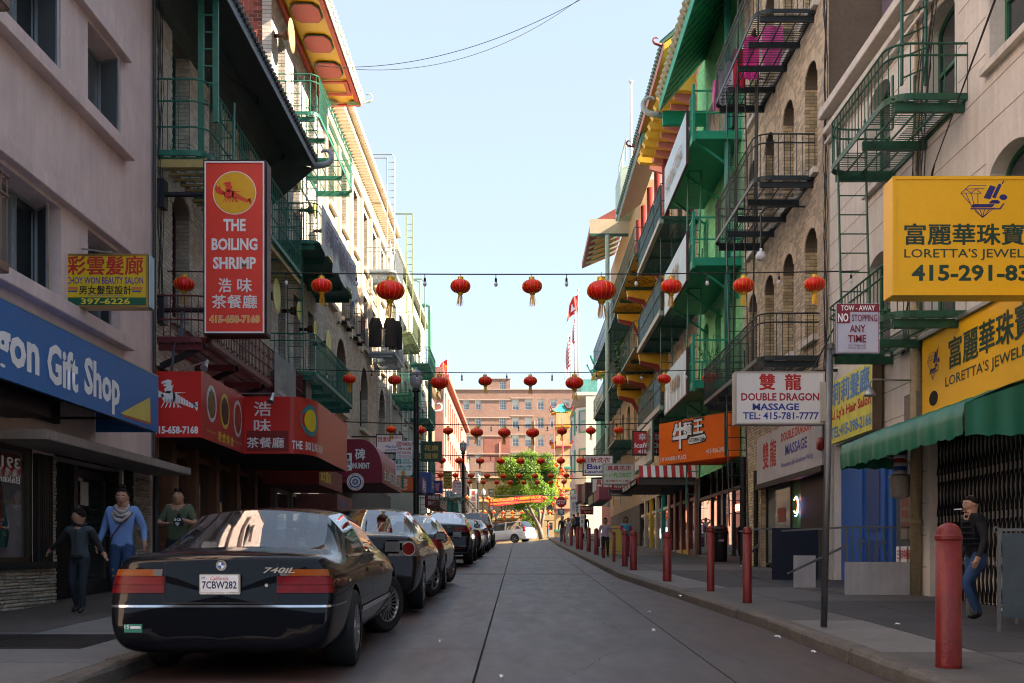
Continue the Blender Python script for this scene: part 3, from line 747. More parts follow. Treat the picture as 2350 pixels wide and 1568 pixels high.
for k in range(8):
 cn, cc = cols[k % 6]; y = 12.35+k*.25; x = XL-.22-.07*(k % 3)
 q = MB(); P = []; 
 zt = 2.35-.12*(k % 3); n_ = 9
 vs = []
 for j in range(7):
  f_ = j/6; wd = .05+.12*math.sin(f_*2.2)
  for i in range(n_): a = 2*math.pi*i/n_; rr = wd*(1+.25*math.sin(3*a+k+j)); vs.append((x+math.cos(a)*rr*.55, y+math.sin(a)*rr, zt-f_*(.8+.1*(k % 2))))
 q.add(vs, [(j*n_+i, j*n_+(i+1) % n_, (j+1)*n_+(i+1) % n_, (j+1)*n_+i) for j in range(6) for i in range(n_)]+[tuple(range(n_))])
 place = ['nearest the street corner', 'second along', 'third along', 'in the middle', 'just past the middle', 'sixth along', 'beside the last garment', 'next to the folded shutter'][k]
 o = q.build('hanging_garment', mat('cloth_'+cn, cc, .9, var=.35, vs=14), None, smooth=True); tag(o, '%s garment hanging in the gift shop window, %s' % (cn, place), 'clothing', 'garments in the gift shop window')
o = MB().quad((X0-.05, 13.0, 2.28), (X0-.05, 14.2, 2.28), (X0-.05, 14.2, 2.5), (X0-.05, 13.0, 2.5)).build('window_decal', mat('decal_red', (.3, .03, .02), .5), b)
text('391-8', (X0-.02, 14.15, 2.31), (0, -1, 0), (0, 0, 1), .9, .14, WHT, b, .02); text('Bakery', (X0-.02, 14.15, 2.1), (0, -1, 0), (0, 0, 1), .7, .12, WHT, b, .02)
# rust-brown iron balconies at the near end
RUSTI = mat('brown_iron', (.24, .15, .11), .6, .2, var=.2, dirt=.25)
o = balcony('brown painted iron landing at the upper left corner of the pink building', XL, -5.3, 9.0, 11.66, 6.95, RUSTI, rail=.9, step=.16, r=.08, beams=3, mids=(.5,), name='iron_landing')
o = balcony('thin brown rail landing behind the blue gift shop sign', XL, -5.3, 9.0, 11.62, 4.2, RUSTI, rail=.95, step=.2, r=.05, beams=2, mids=(.78,), slats=False, name='iron_landing')
# gift shop awning sign
BLU = mat('awning_blue', (.008, .13, .42), .45, var=.08, vs=2, streak=.12)
t = thing('gift_shop_sign', 'long blue awning sign reading Dragon Gift Shop over the first left shop window', 'shop sign', (-5.4, 12, 3.06))
MB().box(-5.4, -5.36, 7.5, 16.6, 3.06, 3.88).build('front_panel', BLU, t)
MB().box(-6.28, -5.4, 16.56, 16.6, 3.06, 3.88).build('end_panel', BLU, t); MB().box(-6.28, -5.38, 7.5, 16.58, 3.86, 3.885).build('top_cover', BLU, t)
MB().box(-5.41, -5.355, 7.5, 16.6, 3.88, 3.9).build('edge_trim', ALU, t)
q = MB()
for y in (9.5, 11.5, 13.5, 15.2): q.bar((-6.25, y, 3.1), (-5.42, y, 3.1), .03)
q.bar((-5.5, 7.5, 3.1), (-5.5, 16.5, 3.1), .03); q.box(-6.2, -6.12, 12.8, 14.9, 2.98, 3.5); q.build('frame', BLK, t)
MB().box(-6.25, -5.7, 9, 13.6, 2.9, 3.2).build('shutter_box', mat('shutter_box', (.035, .035, .04), .4, .6), t)
LG = mat('sign_letter_white', (.78, .82, .86), .5, var=.05)
for s_, a_, c_, z_, h_ in (('Dragon', 10.35, 12.47, 3.04, .62), ('Gift', 12.68, 13.57, 3.17, .47), ('Shop', 13.76, 14.99, 3.05, .60)):
 text(s_, (-5.36, a_, z_ + (.04 if s_ != 'Gift' else .02)), (0, 1, 0), (0, 0, 1), c_-a_, h_, LG, t, .035)
def tri(pts, X, m, parent, name, lift):
 q = MB(); q.add([PX(X, *p)+Vector((lift, 0, 0)) for p in pts], [tuple(range(len(pts)))]); return q.build(name, m, parent, recalc=False)
tri([(280, 956), (344, 919), (347, 975.5)], -5.36, mat('tri_orange', (.38, .10, .05), .5), t, 'emblem', .004)
tri([(274.6, 949), (343.3, 911.8), (344, 969.4)], -5.36, mat('tri_yellow', (.55, .48, .10), .5), t, 'emblem', .007)
# beauty salon box sign
GOLD = mat('gold_frame', (.45, .30, .10), .3, .8, var=.1); SALY = mat('salon_yellow', (.66, .47, .01), .45, var=.06)
bx = (145, 583, 340, 706); Ys = 15.6
t = fsign('salon_sign', 'yellow box sign of the Choy Won Beauty Salon with red characters and gold frame', bx, Ys, SALY, th=.22, edge=.028, fm=GOLD)
MB().box(PY(Ys, 341, 0).x, PY(Ys, 343.5, 0).x, Ys+.01, Ys+.2, ZY(Ys, 704), ZY(Ys, 585)).build('end_cap', mat('pale_blue_plastic', (.35, .55, .62), .5), t)
a = PY(Ys, 150, 701); c = PY(Ys, 336, 683); MB().box(a.x, c.x, Ys-.006, Ys-.001, a.z, c.z).build('green_band', mat('sign_green', (.0, .10, .05), .5), t)
ytext('彩雲髮廊', (155, 588, 328, 631), Ys, REDL, t, .022); ytext('CHOY WON BEAUTY SALON', (152, 636, 329, 652), Ys, mat('purple_letter', (.09, .03, .30), .5), t, .02)
ytext('男女髮型設計', (182, 656, 302, 676), Ys, BLKL, t, .02); ytext('Hair Style For Men & Women', (202, 676.5, 283, 681.5), Ys, BLUL, t); ytext('397-6226', (186, 685, 299, 699), Ys, YEL, t, .025, lift=.009)
for sx, (a0, a1) in enumerate(((153, 178), (303, 328))):
 for k, cc in enumerate(((.5, .08, .1), (.55, .25, .02), (.06, .04, .35))):
  i = k*2.0; aa = PY(Ys, a0+(i if sx == 0 else 0), 662.6+k*4); bb = PY(Ys, a1-(0 if sx == 0 else i), 659.6+k*4); MB().box(aa.x, bb.x, Ys-.006, Ys-.003, aa.z, bb.z).build('stripe', mat('stripe%d' % k, cc, .5), t)
q = MB(); A = PY(Ys, 340, 600); q.tube([PX(XL, 188, 571), (PY(Ys, 305, 585).x, Ys+.1, ZY(Ys, 585))], .014, 6); q.tube([(XL, Ys+.1, ZY(Ys, 640)), (PY(Ys, 145, 0).x, Ys+.1, ZY(Ys, 640))], .02, 6); q.build('stay', ALU, t)
# black drainpipe and cables at the joint between the first two buildings
q = MB(); q.tube([(XL+.05, 19.14, 2.7), (XL+.05, 19.14, 17)], .03, 8); q.tube([(XL+.1, 19.1, .6), (XL+.1, 19.1, 2.6)], .05, 8); o = q.build('drainpipe', mat('pipe_dark', (.04, .045, .05), .5, .3), None); tag(o, 'slim dark pipe in the joint between the pink and the cream brick buildings', 'pipe')
q = MB()
for k in range(6):
 P = []; z = 11.4-k*.05
 for j in range(16): P.append((XL+.03+.04*rnd.random(), 19.3+.05*k+.08*rnd.random(), z-j*.37))
 q.tube(P, .007, 4)
o = q.build('hanging_cables', CABLE, None); tag(o, 'loose black cables hanging down the near edge of the cream brick wall', 'cable')
# ---- cream brick building of the shrimp restaurant
CREAM = mat('cream_brick', (.62, .58, .48), .8, var=.2, vs=3, rand=.12, dirt=.25, bump=.4, bs=50); CMORT = mat('cream_mortar', (.30, .28, .23), .9, var=.2, dirt=.3)
GRN = mat('green_iron', (.02, .17, .12), .5, .2, var=.25, vs=6, dirt=.3); MAR = mat('maroon_iron', (.13, .02, .025), .5, .2, var=.2, dirt=.25)
YEI = mat('yellow_iron', (.42, .33, .12), .6, .1, var=.2, dirt=.3); GRNW = mat('green_wood', (.01, .09, .075), .55)
b = thing('cream_brick_building', 'cream painted brick building with a dark flared roof and iron balconies beside the pink one', 'building', (XL, 23.8, 0))
ops = [(ya, ya+1.05, 8.3, 10.75, 0) for ya in (20.3, 22.7, 25.1)]+[(ya, ya+1.05, 5.55, 7.95, .55) for ya in (20.3, 22.7, 25.1)]
facade(b, XL, 19.2, 28.5, 4.55, 11.2, ops, CMORT, depth=.36, name='upper_wall')
bricks(b, XL, 19.2, 28.5, 4.55, 11.2, ops, CREAM, bw=.215, bh=.075, single=(8.5,), jamb=.34)
for o in ops:
 window(b, XL, o, MAR if o[4] else GRNW, GL, inset=.26, bars=1)
 sill(b, XL, o, mat('stone_sill', (.38, .35, .30), .8, dirt=.3))
 if o[4]: arch_ring(b, XL, o, CREAM, w=.2)
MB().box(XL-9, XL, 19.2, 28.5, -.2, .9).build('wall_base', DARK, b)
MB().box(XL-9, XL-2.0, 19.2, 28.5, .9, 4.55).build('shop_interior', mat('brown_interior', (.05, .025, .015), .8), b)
WOOD = mat('shop_wood', (.16, .07, .035), .5, var=.3, vs=4, stretch=(6, 6, .5)); 
for y in (19.25, 20.25, 21.7, 23.2, 24.9, 26.6, 28.2):
 MB().box(XL-.3, XL+.02, y, y+.24, .5, 4.5).build('pillar', WOOD, b)
for ya, yb in ((20.5, 21.68), (21.96, 23.18), (23.5, 24.85), (25.2, 26.55), (26.9, 28.18)):
 wq = MB(); wq.box(XL-.2, XL-.1, ya, yb, .5, 1.25); wq.box(XL-.2, XL-.1, ya, yb, 3.1, 3.2); wf = wq.build('shop_window', WOOD, b)
 MB().quad((XL-.15, ya, 1.25), (XL-.15, yb, 1.25), (XL-.15, yb, 3.1), (XL-.15, ya, 3.1)).build('pane', GLC, wf)
q = MB(); q.box(XL-.5, XL-.45, 20.6, 21.4, 1.5, 2.9); q.build('poster', mat('poster_green', (.02, .16, .07), .7, var=.3, vs=9), b)
veneer(b, XL+.02, 19.5, 20.3, .6, 1.5, mat('red_veneer', (.20, .06, .045), .85, rand=.5, bump=.6), nmax=60, seed=21)
# dark roof
SOF = mat('dark_soffit', (.03, .052, .052), .65, var=.25, streak=.2); TILD = mat('dark_tile', (.05, .055, .06), .5, var=.2)
rf = []
tiled_eave(b, XL, -5.22, 18.2, 28.5, 11.25, 11.2, SOF, TILD, mat('grey_fascia', (.10, .13, .14), .5), step=.2, tile_r=.06)
q = MB()
for k in range(9): q.prism([(XL, 19.2+k*1.15, 11.27), (-5.3, 19.2+k*1.15, 11.17), (-5.3, 19.2+k*1.15, 11.12), (XL, 19.2+k*1.15, 10.9+.12*math.sin(k))], (0, .05, 0))
q = MB(); q.prism([(XL, 27.6, 11.2), (-5.22, 28.5, 11.14), (XL, 28.5, 10.2)], (0, .03, 0))
for k in range(8):
 a0, a1 = k*math.pi/16, (k+1)*math.pi/16
 q.quad((XL, 19.2, 11.2-.5*math.cos(a0)), (XL+.5*math.sin(a0), 19.2, 11.2), (XL+.5*math.sin(a0), 28.5, 11.2), (XL, 28.5, 11.2-.5*math.cos(a0)))
q.build('cove', SOF, b)
hook(b, (-4.95, 28.45, 11.45), .28, mat('horn_grey', (.35, .38, .42), .5), 1, wd=.1)
q = MB(); q.tube([(-6.0, 23, 11.12), (-5.6, 24, 11.12), (-5.6, 27, 11.12), (-5.9, 27.7, 11.12)], .015, 5); q.tube([(-5.6, 24, 11.12), (-5.6, 24, 10.95)], .03, 6); q.tube([(-5.75, 27.4, 11.12), (-5.75, 27.4, 10.98)], .03, 6); o = q.build('soffit_wiring', BLK, b)
# balconies
t = balcony('long green iron balcony with scrollwork under the dark roof', XL, -5.42, 19.42, 28.1, 8.25, GRN, rail=1.28, step=.19, r=.3, beams=5, mids=(.35, .7), scroll=True, solid=None, name='green_balcony', cat='balcony', ladder=(20.6, -5.52, -5.27, 8.3, .1))
q = MB(); q.bar((-5.36, 19.75, 8.9), (-5.36, 19.75, 14.3), .06, .1); q.bar((-5.62, 19.75, 8.3), (-5.62, 19.75, 14.3), .06, .1)
for k in range(16): q.bar((-5.62, 19.75, 9.6+k*.3), (-5.36, 19.75, 9.6+k*.3), .025)
o = q.build('roof_ladder', GRN, None); tag(o, 'green steel ladder rising from the upper balcony past the dark roof', 'ladder')
q = MB()
for k in range(30): q.box(XL, -5.5, 19.5+k*.29, 19.56+k*.29, 8.08, 8.12)
q.box(XL, -5.44, 19.44, 19.5, 8.0, 8.14); q.bar((-5.5, 19.5, 8.1), (-5.5, 28, 8.1), .05, .1); q.bar((-5.5, 19.7, 8.1), (-5.5, 19.7, 5.0), .07, .07); q.build('deck_planks', YEI, t, kind='stuff')
t = balcony('long maroon iron balcony above the red restaurant awning', XL, -5.42, 19.42, 28.3, 5.0, MAR, rail=.76, step=.12, r=.28, beams=5, mids=(.45,), scroll=True, fine=True, name='maroon_balcony', cat='balcony')
q = MB(); q.box(-5.39, -5.37, 24.6, 26.9, 4.55, 5.75); o = q.build('fabric_banner', mat('grey_banner', (.20, .25, .25), .7, var=.4, vs=2.5), None); tag(o, 'grey printed banner tied to the maroon balcony rail', 'banner')
text('Grand Opening\ndim sum and tea', (-5.36, 24.8, 4.75), (0, 1, 0), (0, 0, 1), .9, .22, WHT, o)
for ya, x0, z in ((21.0, -6.2, 4.7), (23.5, -6.2, 4.65)): pass
# roof brackets below the maroon balcony
for y in (19.6, 21.9, 24.2, 26.5): MB().bar((XL, y, 4.55), (-5.5, y, 4.92), .08, .1).build('roof_bracket', BLK, b)
q = MB()
q.tube([(-6.1, 19.6, 4.45), (-6.0, 19.5, 5.0), (-5.9, 19.5, 5.05), (-5.88, 19.5, 5.5)], .025, 6); q.box(-5.93, -5.83, 19.45, 19.55, 5.0, 5.2); o = q.build('conduit', mat('conduit', (.08, .12, .15), .5, .3), b)
# red awning in four panels
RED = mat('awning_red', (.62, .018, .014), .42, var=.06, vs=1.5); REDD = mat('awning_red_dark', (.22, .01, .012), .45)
t = thing('restaurant_awning', 'red folded awning sign of the shrimp restaurant with lobster and dish pictures', 'awning', (-5.4, 22, 3.28))
xa = -5.49; pts = [(XL, 19.3), (xa, 19.3), (xa, 22.3), (-4.57, 22.3)]
cur = [(-4.57, 22.3)]+[(-4.57+.42*math.sin(a), 22.3+.9*(1-math.cos(a))) for a in [math.pi/2*k/8 for k in range(1, 9)]]+[(-4.15, 27.0)]
def panel(P, nm, m=RED, z0=3.28, z1=4.42):
 q = MB()
 for (a0, b0), (a1, b1) in zip(P, P[1:]): q.add([(a0, b0, z0), (a1, b1, z0), (a1, b1, z1), (a0, b0, z1), (a0-.02, b0+.02, z0), (a1-.02, b1+.02, z0), (a1-.02, b1+.02, z1), (a0-.02, b0+.02, z1)], [(0,1,2,3), (7,6,5,4), (0,4,5,1), (3,2,6,7)])
 return q.build(nm, m, t)
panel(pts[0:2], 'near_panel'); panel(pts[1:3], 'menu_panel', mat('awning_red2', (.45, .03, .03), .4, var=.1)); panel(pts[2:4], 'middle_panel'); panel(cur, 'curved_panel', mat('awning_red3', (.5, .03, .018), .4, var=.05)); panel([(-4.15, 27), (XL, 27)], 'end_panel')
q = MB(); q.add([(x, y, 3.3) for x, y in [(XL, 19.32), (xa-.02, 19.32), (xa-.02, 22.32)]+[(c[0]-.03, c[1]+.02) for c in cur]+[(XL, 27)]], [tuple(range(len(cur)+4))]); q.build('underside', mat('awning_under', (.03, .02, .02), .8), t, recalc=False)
q = MB(); q.add([(x, y, 4.41) for x, y in [(XL, 19.32), (xa-.02, 19.32), (xa-.02, 22.32)]+[(c[0]-.03, c[1]+.02) for c in cur]+[(XL, 27)]], [tuple(range(len(cur)+4))]); q.build('top_sheet', RED, t, recalc=False)
def Pn(u, v): a = PY(19.3, 352, 955); c = PY(19.3, 455, 862); return Vector((a.x+(c.x-a.x)*u, 19.3-.005, a.z+(c.z-a.z)*(v*.95)))
lobster(Pn, WHT, t); ytext('415-658-7168', (352, 978, 455, 996), 19.3, WHT, t, .04)
ytext('浩', (583, 922, 622, 955), 22.3, WHT, t, .012); ytext('味', (583, 962, 622, 994), 22.3, WHT, t, .012)
a = PY(22.3, 566, 1036); c = PY(22.3, 662, 989); MB().box(a.x, c.x, 22.29, 22.297, a.z, c.z).build('dark_field', REDD, t); ytext('茶餐廳', (567, 1004, 652, 1028), 22.3, WHT, t, .012, lift=.014)
for k, (y, r1, cc, food) in enumerate(((19.95, .33, (.55, .62, .66), (.22, .13, .03)), (20.85, .33, (.55, .55, .05), (.06, .03, .015)), (21.8, .36, (.6, .6, .6), (.42, .06, .02)))):
 zc = 3.95-.02*k
 def ell(a, b_, lift, n_=28, wob=0): return [(xa+lift, y+a*math.cos(i*6.2832/n_)*(1+wob*rnd.uniform(-1, 1)), zc+b_*math.sin(i*6.2832/n_)*(1+wob*rnd.uniform(-1, 1))) for i in range(n_)]
 MB().add(ell(.33, r1, .003), [tuple(range(28))]).build('plate_print', mat('plate%d' % k, cc, .4), t, recalc=False)
 MB().add(ell(.25, r1*.78, .006, wob=.09), [tuple(range(28))]).build('food_print', mat('food%d' % k, food, .5, var=.75, vs=9, dirt=.6), t, recalc=False)
 text('seafood house dish', (xa+.002, y-.33, 3.43), (0, 1, 0), (0, 0, 1), .62, .04, YEL, t)
for k, ch in enumerate('港式美食'): text(ch, (xa+.002, 20.35+k*.3, 3.33), (0, 1, 0), (0, 0, 1), .22, .18, YEL, t, .02)
YEB = mat('badge_yellow', (.7, .55, .02), .5); TEAL = mat('badge_teal', (.03, .22, .25), .5)
def Cv(u, z, l=.006):
 a = 0; d = 0
 while d < u and a < math.pi/2: d += math.hypot(.42*math.cos(a), .9*math.sin(a))*.01; a += .01
 n = Vector((.9*math.sin(a), -.42*math.cos(a), 0)).normalized(); return Vector((-4.57+.42*math.sin(a), 22.3+.9*(1-math.cos(a))+max(0, u-d), z))+n*l, Vector((.42*math.cos(a), .9*math.sin(a), 0)).normalized()
for k, ch in enumerate('THE BOILING SHRIMP'):
 if ch != ' ': P_, T_ = Cv(.04+k*.078, 3.37); text(ch, P_, T_, (0, 0, 1), .066 if ch != 'I' else .025, .17, WHT, t, .03, lift=.004)
for r_, m_, l_ in ((.34, TEAL, .006), (.24, YEB, .012)):
 P = [Cv(.55+r_*math.cos(k*.262), 3.98+r_*.95*math.sin(k*.262), l_)[0] for k in range(24)]; c_ = Cv(.55, 3.98, l_)[0]; q = MB(); q.add([c_]+P, [(0, k+1, (k+1) % 24+1) for k in range(24)]); q.build('badge', m_, t, recalc=False)
q = MB()
for (P0, P1, P2) in (((-5.9, 19.3, 4.42), (-5.3, 19.0, 4.55), (-5.32, 18.85, 4.4)), ((-5.5, 21.9, 4.42), (-4.75, 21.6, 4.38), (-4.78, 21.5, 4.2))):
 q.tube([P0, P1], .014, 6); d = Vector(P2)-Vector(P1); q.tube([P1, Vector(P1)+d*.5, P2], [.03, .04, .07], 10)
q.build('spotlight', ALU, t)
# second small awnings under it
q = MB(); q.box(-6.28, -4.9, 27.4, 31.0, 3.0, 3.5); o = q.build('small_awning', mat('faded_maroon', (.20, .035, .03), .6, var=.2), None); tag(o, 'small faded maroon box awning beyond the red restaurant awning', 'awning')
text('海北風味', (-4.9, 27.6, 3.1), (0, 1, 0), (0, 0, 1), 1.5, .3, YEL, o, .02)
q = MB(); q.box(-6.28, -5.1, 31.4, 34.2, 2.55, 3.0); o = q.build('small_awning', mat('faded_pink', (.26, .10, .09), .6, var=.3), None); tag(o, 'low faded pink awning over the next shop door', 'awning')
text('精品屋', (-5.1, 31.7, 2.65), (0, 1, 0), (0, 0, 1), 1.3, .25, BLUL, o, .02)
# the tall red restaurant sign
Yt = 19.35; RS = mat('sign_red', (.78, .045, .025), .38, var=.05, vs=1)
t = fsign('restaurant_sign', 'tall red vertical sign reading The Boiling Shrimp with lobster in a yellow disc', (467, 368, 610, 768), Yt, RS, th=.42, edge=.02, fm=BLK)
a = PY(Yt, 470, 765); c = PY(Yt, 607, 371); e_ = .026; q = MB(); q.box(a.x, a.x+e_, Yt-.02, Yt-.013, a.z, c.z); q.box(c.x-e_, c.x, Yt-.02, Yt-.013, a.z, c.z); q.box(a.x+e_, c.x-e_, Yt-.02, Yt-.013, a.z, a.z+e_); q.box(a.x+e_, c.x-e_, Yt-.02, Yt-.013, c.z-e_, c.z); q.build('white_border', WHT, t)
ctr = PY(Yt, 538.5, 443); R_ = 48*Yt/FP
MB().add([(ctr.x+(R_+.014)*math.cos(k*.157), Yt-.005, ctr.z+(R_+.014)*math.sin(k*.157)) for k in range(40)], [tuple(range(40))]).build('disc_rim', WHT, t, recalc=False)
MB().add([(ctr.x+R_*math.cos(k*.157), Yt-.009, ctr.z+R_*math.sin(k*.157)) for k in range(40)], [tuple(range(40))]).build('disc', mat('disc_yellow', (.78, .42, .01), .4), t, recalc=False)
lobster(lambda u, v: Vector((ctr.x-R_*.84+R_*1.66*u, Yt-.013, ctr.z-R_*.75+R_*1.35*v)), RS, t)
for s_, bx in (('THE', (513, 503, 564, 531)), ('BOILING', (486, 547, 591, 575)), ('SHRIMP', (489, 590, 588, 618))): ytext(s_, bx, Yt, WHT, t, .035, lift=.008)
for s_, bx in (('浩', (502, 639, 531, 671)), ('味', (545, 639, 578, 671)), ('茶餐廳', (487, 677, 590, 708))): ytext(s_, bx, Yt, WHT, t, .012, lift=.008)
OR = mat('phone_orange', (.80, .40, .02), .45); ytext('415-658-7168', (480, 723, 596, 742), Yt, WHT, t, .06, lift=.007); ytext('415-658-7168', (481, 724, 595, 741), Yt, OR, t, .03, lift=.01)
q = MB()
for z in (ZY(Yt, 438), ZY(Yt, 706)): q.tube([(XL, Yt+.2, z), (a.x, Yt+.2, z)], .045, 10); q.box(XL, XL+.12, Yt+.08, Yt+.32, z-.25, z+.25)
q.build('mounting_pole', mat('pole_black', (.03, .035, .045), .45, .5, dirt=.4), t)
q = MB(); 
for k in range(6): q.tube([(c.x+.035, Yt+.05+.05*k, a.z+.02), (c.x+.04, Yt+.05+.05*k, c.z)], .006, 4)
q.box(c.x+.015, c.x+.022, Yt+.03, Yt+.41, a.z+.03, c.z-.03); q.build('side_sheet', ALU, t)
# ---- pale grey brick building with the yellow eave
GB = mat('pale_brick', (.58, .56, .52), .8, var=.15, rand=.12, dirt=.2, bump=.3); GM = mat('pale_mortar', (.20, .19, .175), .9, dirt=.3)
RBR = mat('red_brick', (.30, .075, .055), .85, var=.2, rand=.35, dirt=.3, bump=.5); RM = mat('red_mortar', (.42, .38, .34), .9)
b = thing('pale_brick_building', 'pale brick building with a row of yellow discs and a yellow and red eave', 'building', (XL, 32.2, 0))
ops = []
for ya in (29.2, 31.2, 33.4):
 for za, zb in ((6.2, 8.6), (9.5, 11.9), (12.85, 15.0)): ops.append((ya, ya+.95, za, zb, 0))
facade(b, XL, 28.5, 36, 4.3, 16.2, ops, GM, depth=.3)
bricks(b, XL, 28.5, 36, 4.3, 16.2, ops, GB, bw=.22, bh=.09, jamb=.28, jm=None)
for o in ops: window(b, XL, o, mat('tan_frame', (.30, .25, .18), .6), GL, inset=.24, bars=1, curtain=CURT if rnd.random() < .5 else None); sill(b, XL, o, GM)
q = MB()
for j in range(44):
 z = 11.6+j*.1
 for k in range(14):
  x0 = XL-.12-(k+1)*.24+(j % 2)*.12; e = rnd.uniform(.006, .02); q.cm = 0
  q.box(max(x0, XL-3), min(x0+.225, XL-.25), 28.5-e, 28.51, z, z+.088)
q.build('brickwork', RBR, b, kind='stuff'); q = MB(); q.box(XL-3.2, XL-.0, 28.495, 28.52, 11.5, 16.2); q.build('side_wall', RM, b)
q = MB()
for j in range(44): q.box(XL-.24, XL-.004, 28.47, 28.494, 11.6+j*.1, 11.688+j*.1)
q.build('quoin_bricks', GB, b, kind='stuff')
MB().box(XL-9, XL-.02, 28.5, 36, -.2, 4.3).build('shopfront', mat('grey_stone', (.16, .16, .155), .7, var=.25, dirt=.3), b)
for ya, yb in ((28.8, 30.4), (30.8, 32.4), (33.0, 35.4)):
 wq = MB(); wq.box(XL-.01, XL+.05, ya, ya+.12, .9, 3.9); wq.box(XL-.01, XL+.05, yb-.12, yb, .9, 3.9); wq.box(XL-.01, XL+.05, ya+.12, yb-.12, .9, 1.3); wq.box(XL-.01, XL+.05, ya+.12, yb-.12, 2.9, 3.0); wq.box(XL-.01, XL+.05, ya+.12, yb-.12, 3.8, 3.9); wf = wq.build('shop_window', mat('beige_frame', (.32, .32, .28), .6), b)
 for z0_, z1_ in ((1.3, 2.9), (3.0, 3.8)): MB().quad((XL+.02, ya+.12, z0_), (XL+.02, yb-.12, z0_), (XL+.02, yb-.12, z1_), (XL+.02, ya+.12, z1_)).build('pane', GL, wf)
SY = mat('eave_yellow', (.80, .42, .01), .5, var=.06); SR = mat('eave_red', (.55, .035, .015), .5, var=.06); TG = mat('pale_green_tile', (.32, .42, .36), .5, var=.2)
tiled_eave(b, XL, -5.06, 24.0, 36, 15.86, 15.8, SY, TG, WHT, step=.28, tile_r=.085)
q = MB(); q.box(XL, XL+.14, 24, 36, 15.66, 15.79); q.box(-5.22, -5.1, 24, 36, 15.75, 15.79); q.box(XL+.14, -5.22, 35.86, 35.98, 15.75, 15.79); q.build('red_trim', SR, b)
for k, yc in enumerate((26.2, 28.0, 29.85, 31.65, 33.35)):
 q = MB(); a_, b_ = .36, .5; c1 = .14; xm = -5.68
 P = [(-a_+c1, -b_), (a_-c1, -b_), (a_, -b_+c1*1.6), (a_, b_-c1*1.6), (a_-c1, b_), (-a_+c1, b_), (-a_, b_-c1*1.6), (-a_, -b_+c1*1.6)]
 z = 15.78; q.prism([(xm+u*1.08, yc+v*1.08, z) for u, v in P], (0, 0, -.012)); q.build('panel_outline', mat('outline_green', (.02, .06, .03), .6), b)
 MB().prism([(xm+u, yc+v, z-.013) for u, v in P], (0, 0, -.012)).build('octagon_panel', SR, b)
q = MB(); zz = 15.77; q.box(-6.1, -5.25, 34.1, 34.22, zz-.03, zz); q.box(-6.1, -5.25, 35.0, 35.12, zz-.03, zz); q.box(-5.37, -5.25, 34.22, 35.0, zz-.03, zz); q.build('hatch_trim', SR, b)
q = MB()
for cx_, in ((-6.0,), (-5.3,)): q.add([(cx_+.2*math.cos(math.pi+k*math.pi/8), 35.85+.3*math.sin(math.pi+k*math.pi/8), 15.745) for k in range(9)], [tuple(range(9))])
q.build('corner_ornament', mat('orn_green', (.10, .20, .07), .6), b, recalc=False)
hook(b, (-4.85, 35.95, 16.05), .2, TG, 1, wd=.05)
YD = mat('disc_lime', (.68, .66, .16), .45, var=.1)
for i, (y, z, r) in enumerate(((27.0, 7.53, .42), (29.7, 7.77, .25), (32.1, 7.77, .25), (34.3, 7.77, .42), (29.7, 11.2, .25), (32.1, 11.2, .25), (34.3, 11.25, .3), (28.75, 14.65, .42))):
 t = thing('disc_lamp', 'lime disc lamp on an arm, %s' % ['large one right behind the tall red sign', 'small one level with the middle landing, nearest the camera', 'small one level with the middle landing, second along', 'large one beside the lowest landing', 'small, upper row by the dark roof corner', 'second of the upper row behind the ladder', 'last of the upper row behind the white cloth', 'topmost, tan, by the red bricks'][i], 'wall lamp', (XL, y, z), 'yellow disc lamps')
 MB().lathe([(.05, 0), (.05, .22), (.10, .24), (.11, .36), (.04, .38)], (XL, y, z), 12, 'x').build('arm', mat('rust_brown', (.12, .06, .035), .7, .3), t, smooth=True)
 MB().lathe([(.02, .375), (r*.6, .40), (r, .45), (r, .46), (r*.6, .43), (.02, .425)], (XL, y, z), 28, 'x').build('reflector', mat('tan_disc', (.3, .19, .09), .6) if i == 7 else YD, t, smooth=True)
# fire escapes on it
balcony('green fire escape landing under the yellow eave', XL, -5.15, 28.6, 34.8, 12.6, GRN, rail=1.0, step=.16, beams=5, mids=(.82,), group=None, ladder=[(29.6, -6.1, -5.7, 9.3, -.35), (30.2, -5.75, -5.45, 9.3, .0)])
t = balcony('green fire escape landing with a white cloth banner, below the top one', XL, -5.15, 28.6, 34.8, 9.3, GRN, rail=1.0, step=.16, beams=5, solid=GRN, ladder=[(29.6, -6.1, -5.7, 5.9, -.3)])
balcony('lowest green fire escape landing over the small awnings', XL, -5.15, 28.2, 34.8, 5.87, GRN, rail=1.0, step=.13, beams=5, scroll=True, fine=True)
q = MB(); vs = []; fs = []; N_ = 26
for j in range(5):
 for k in range(N_+1):
  y = 28.7+6.2*k/N_; vs.append((-5.08+.05*math.sin(k*1.3)*(j/4)+.02*rnd.random(), y, 10.35-(1.15+.12*math.sin(k*.9))*j/4-.25*math.sin(k/N_*math.pi)*.2))
q.add(vs, [(j*(N_+1)+k, j*(N_+1)+k+1, (j+1)*(N_+1)+k+1, (j+1)*(N_+1)+k) for j in range(4) for k in range(N_)])
o = q.build('cloth_banner', mat('banner_white', (.62, .64, .66), .8, var=.25, vs=3), None, smooth=True); tag(o, 'crumpled white cloth banner tied along the middle green landing', 'banner')
text('恭賀新禧萬事如意', (-5.02, 29.2, 9.5), (0, 1, 0), (0, 0, 1), 5, .6, mat('faint_ink', (.22, .18, .25), .8), o, .02)
q = MB(); q.box(XL+.02, -5.4, 28.3, 29.1, 5.1, 5.75); o = q.build('air_unit', BLK, None)
for k in range(8): MB().box(XL+.03, -5.42, 28.27, 28.3, 5.14+k*.075, 5.19+k*.075).build('louvre', BLK, o)
tag(o, 'dark louvred air conditioning unit under the lowest green landing', 'air conditioner')
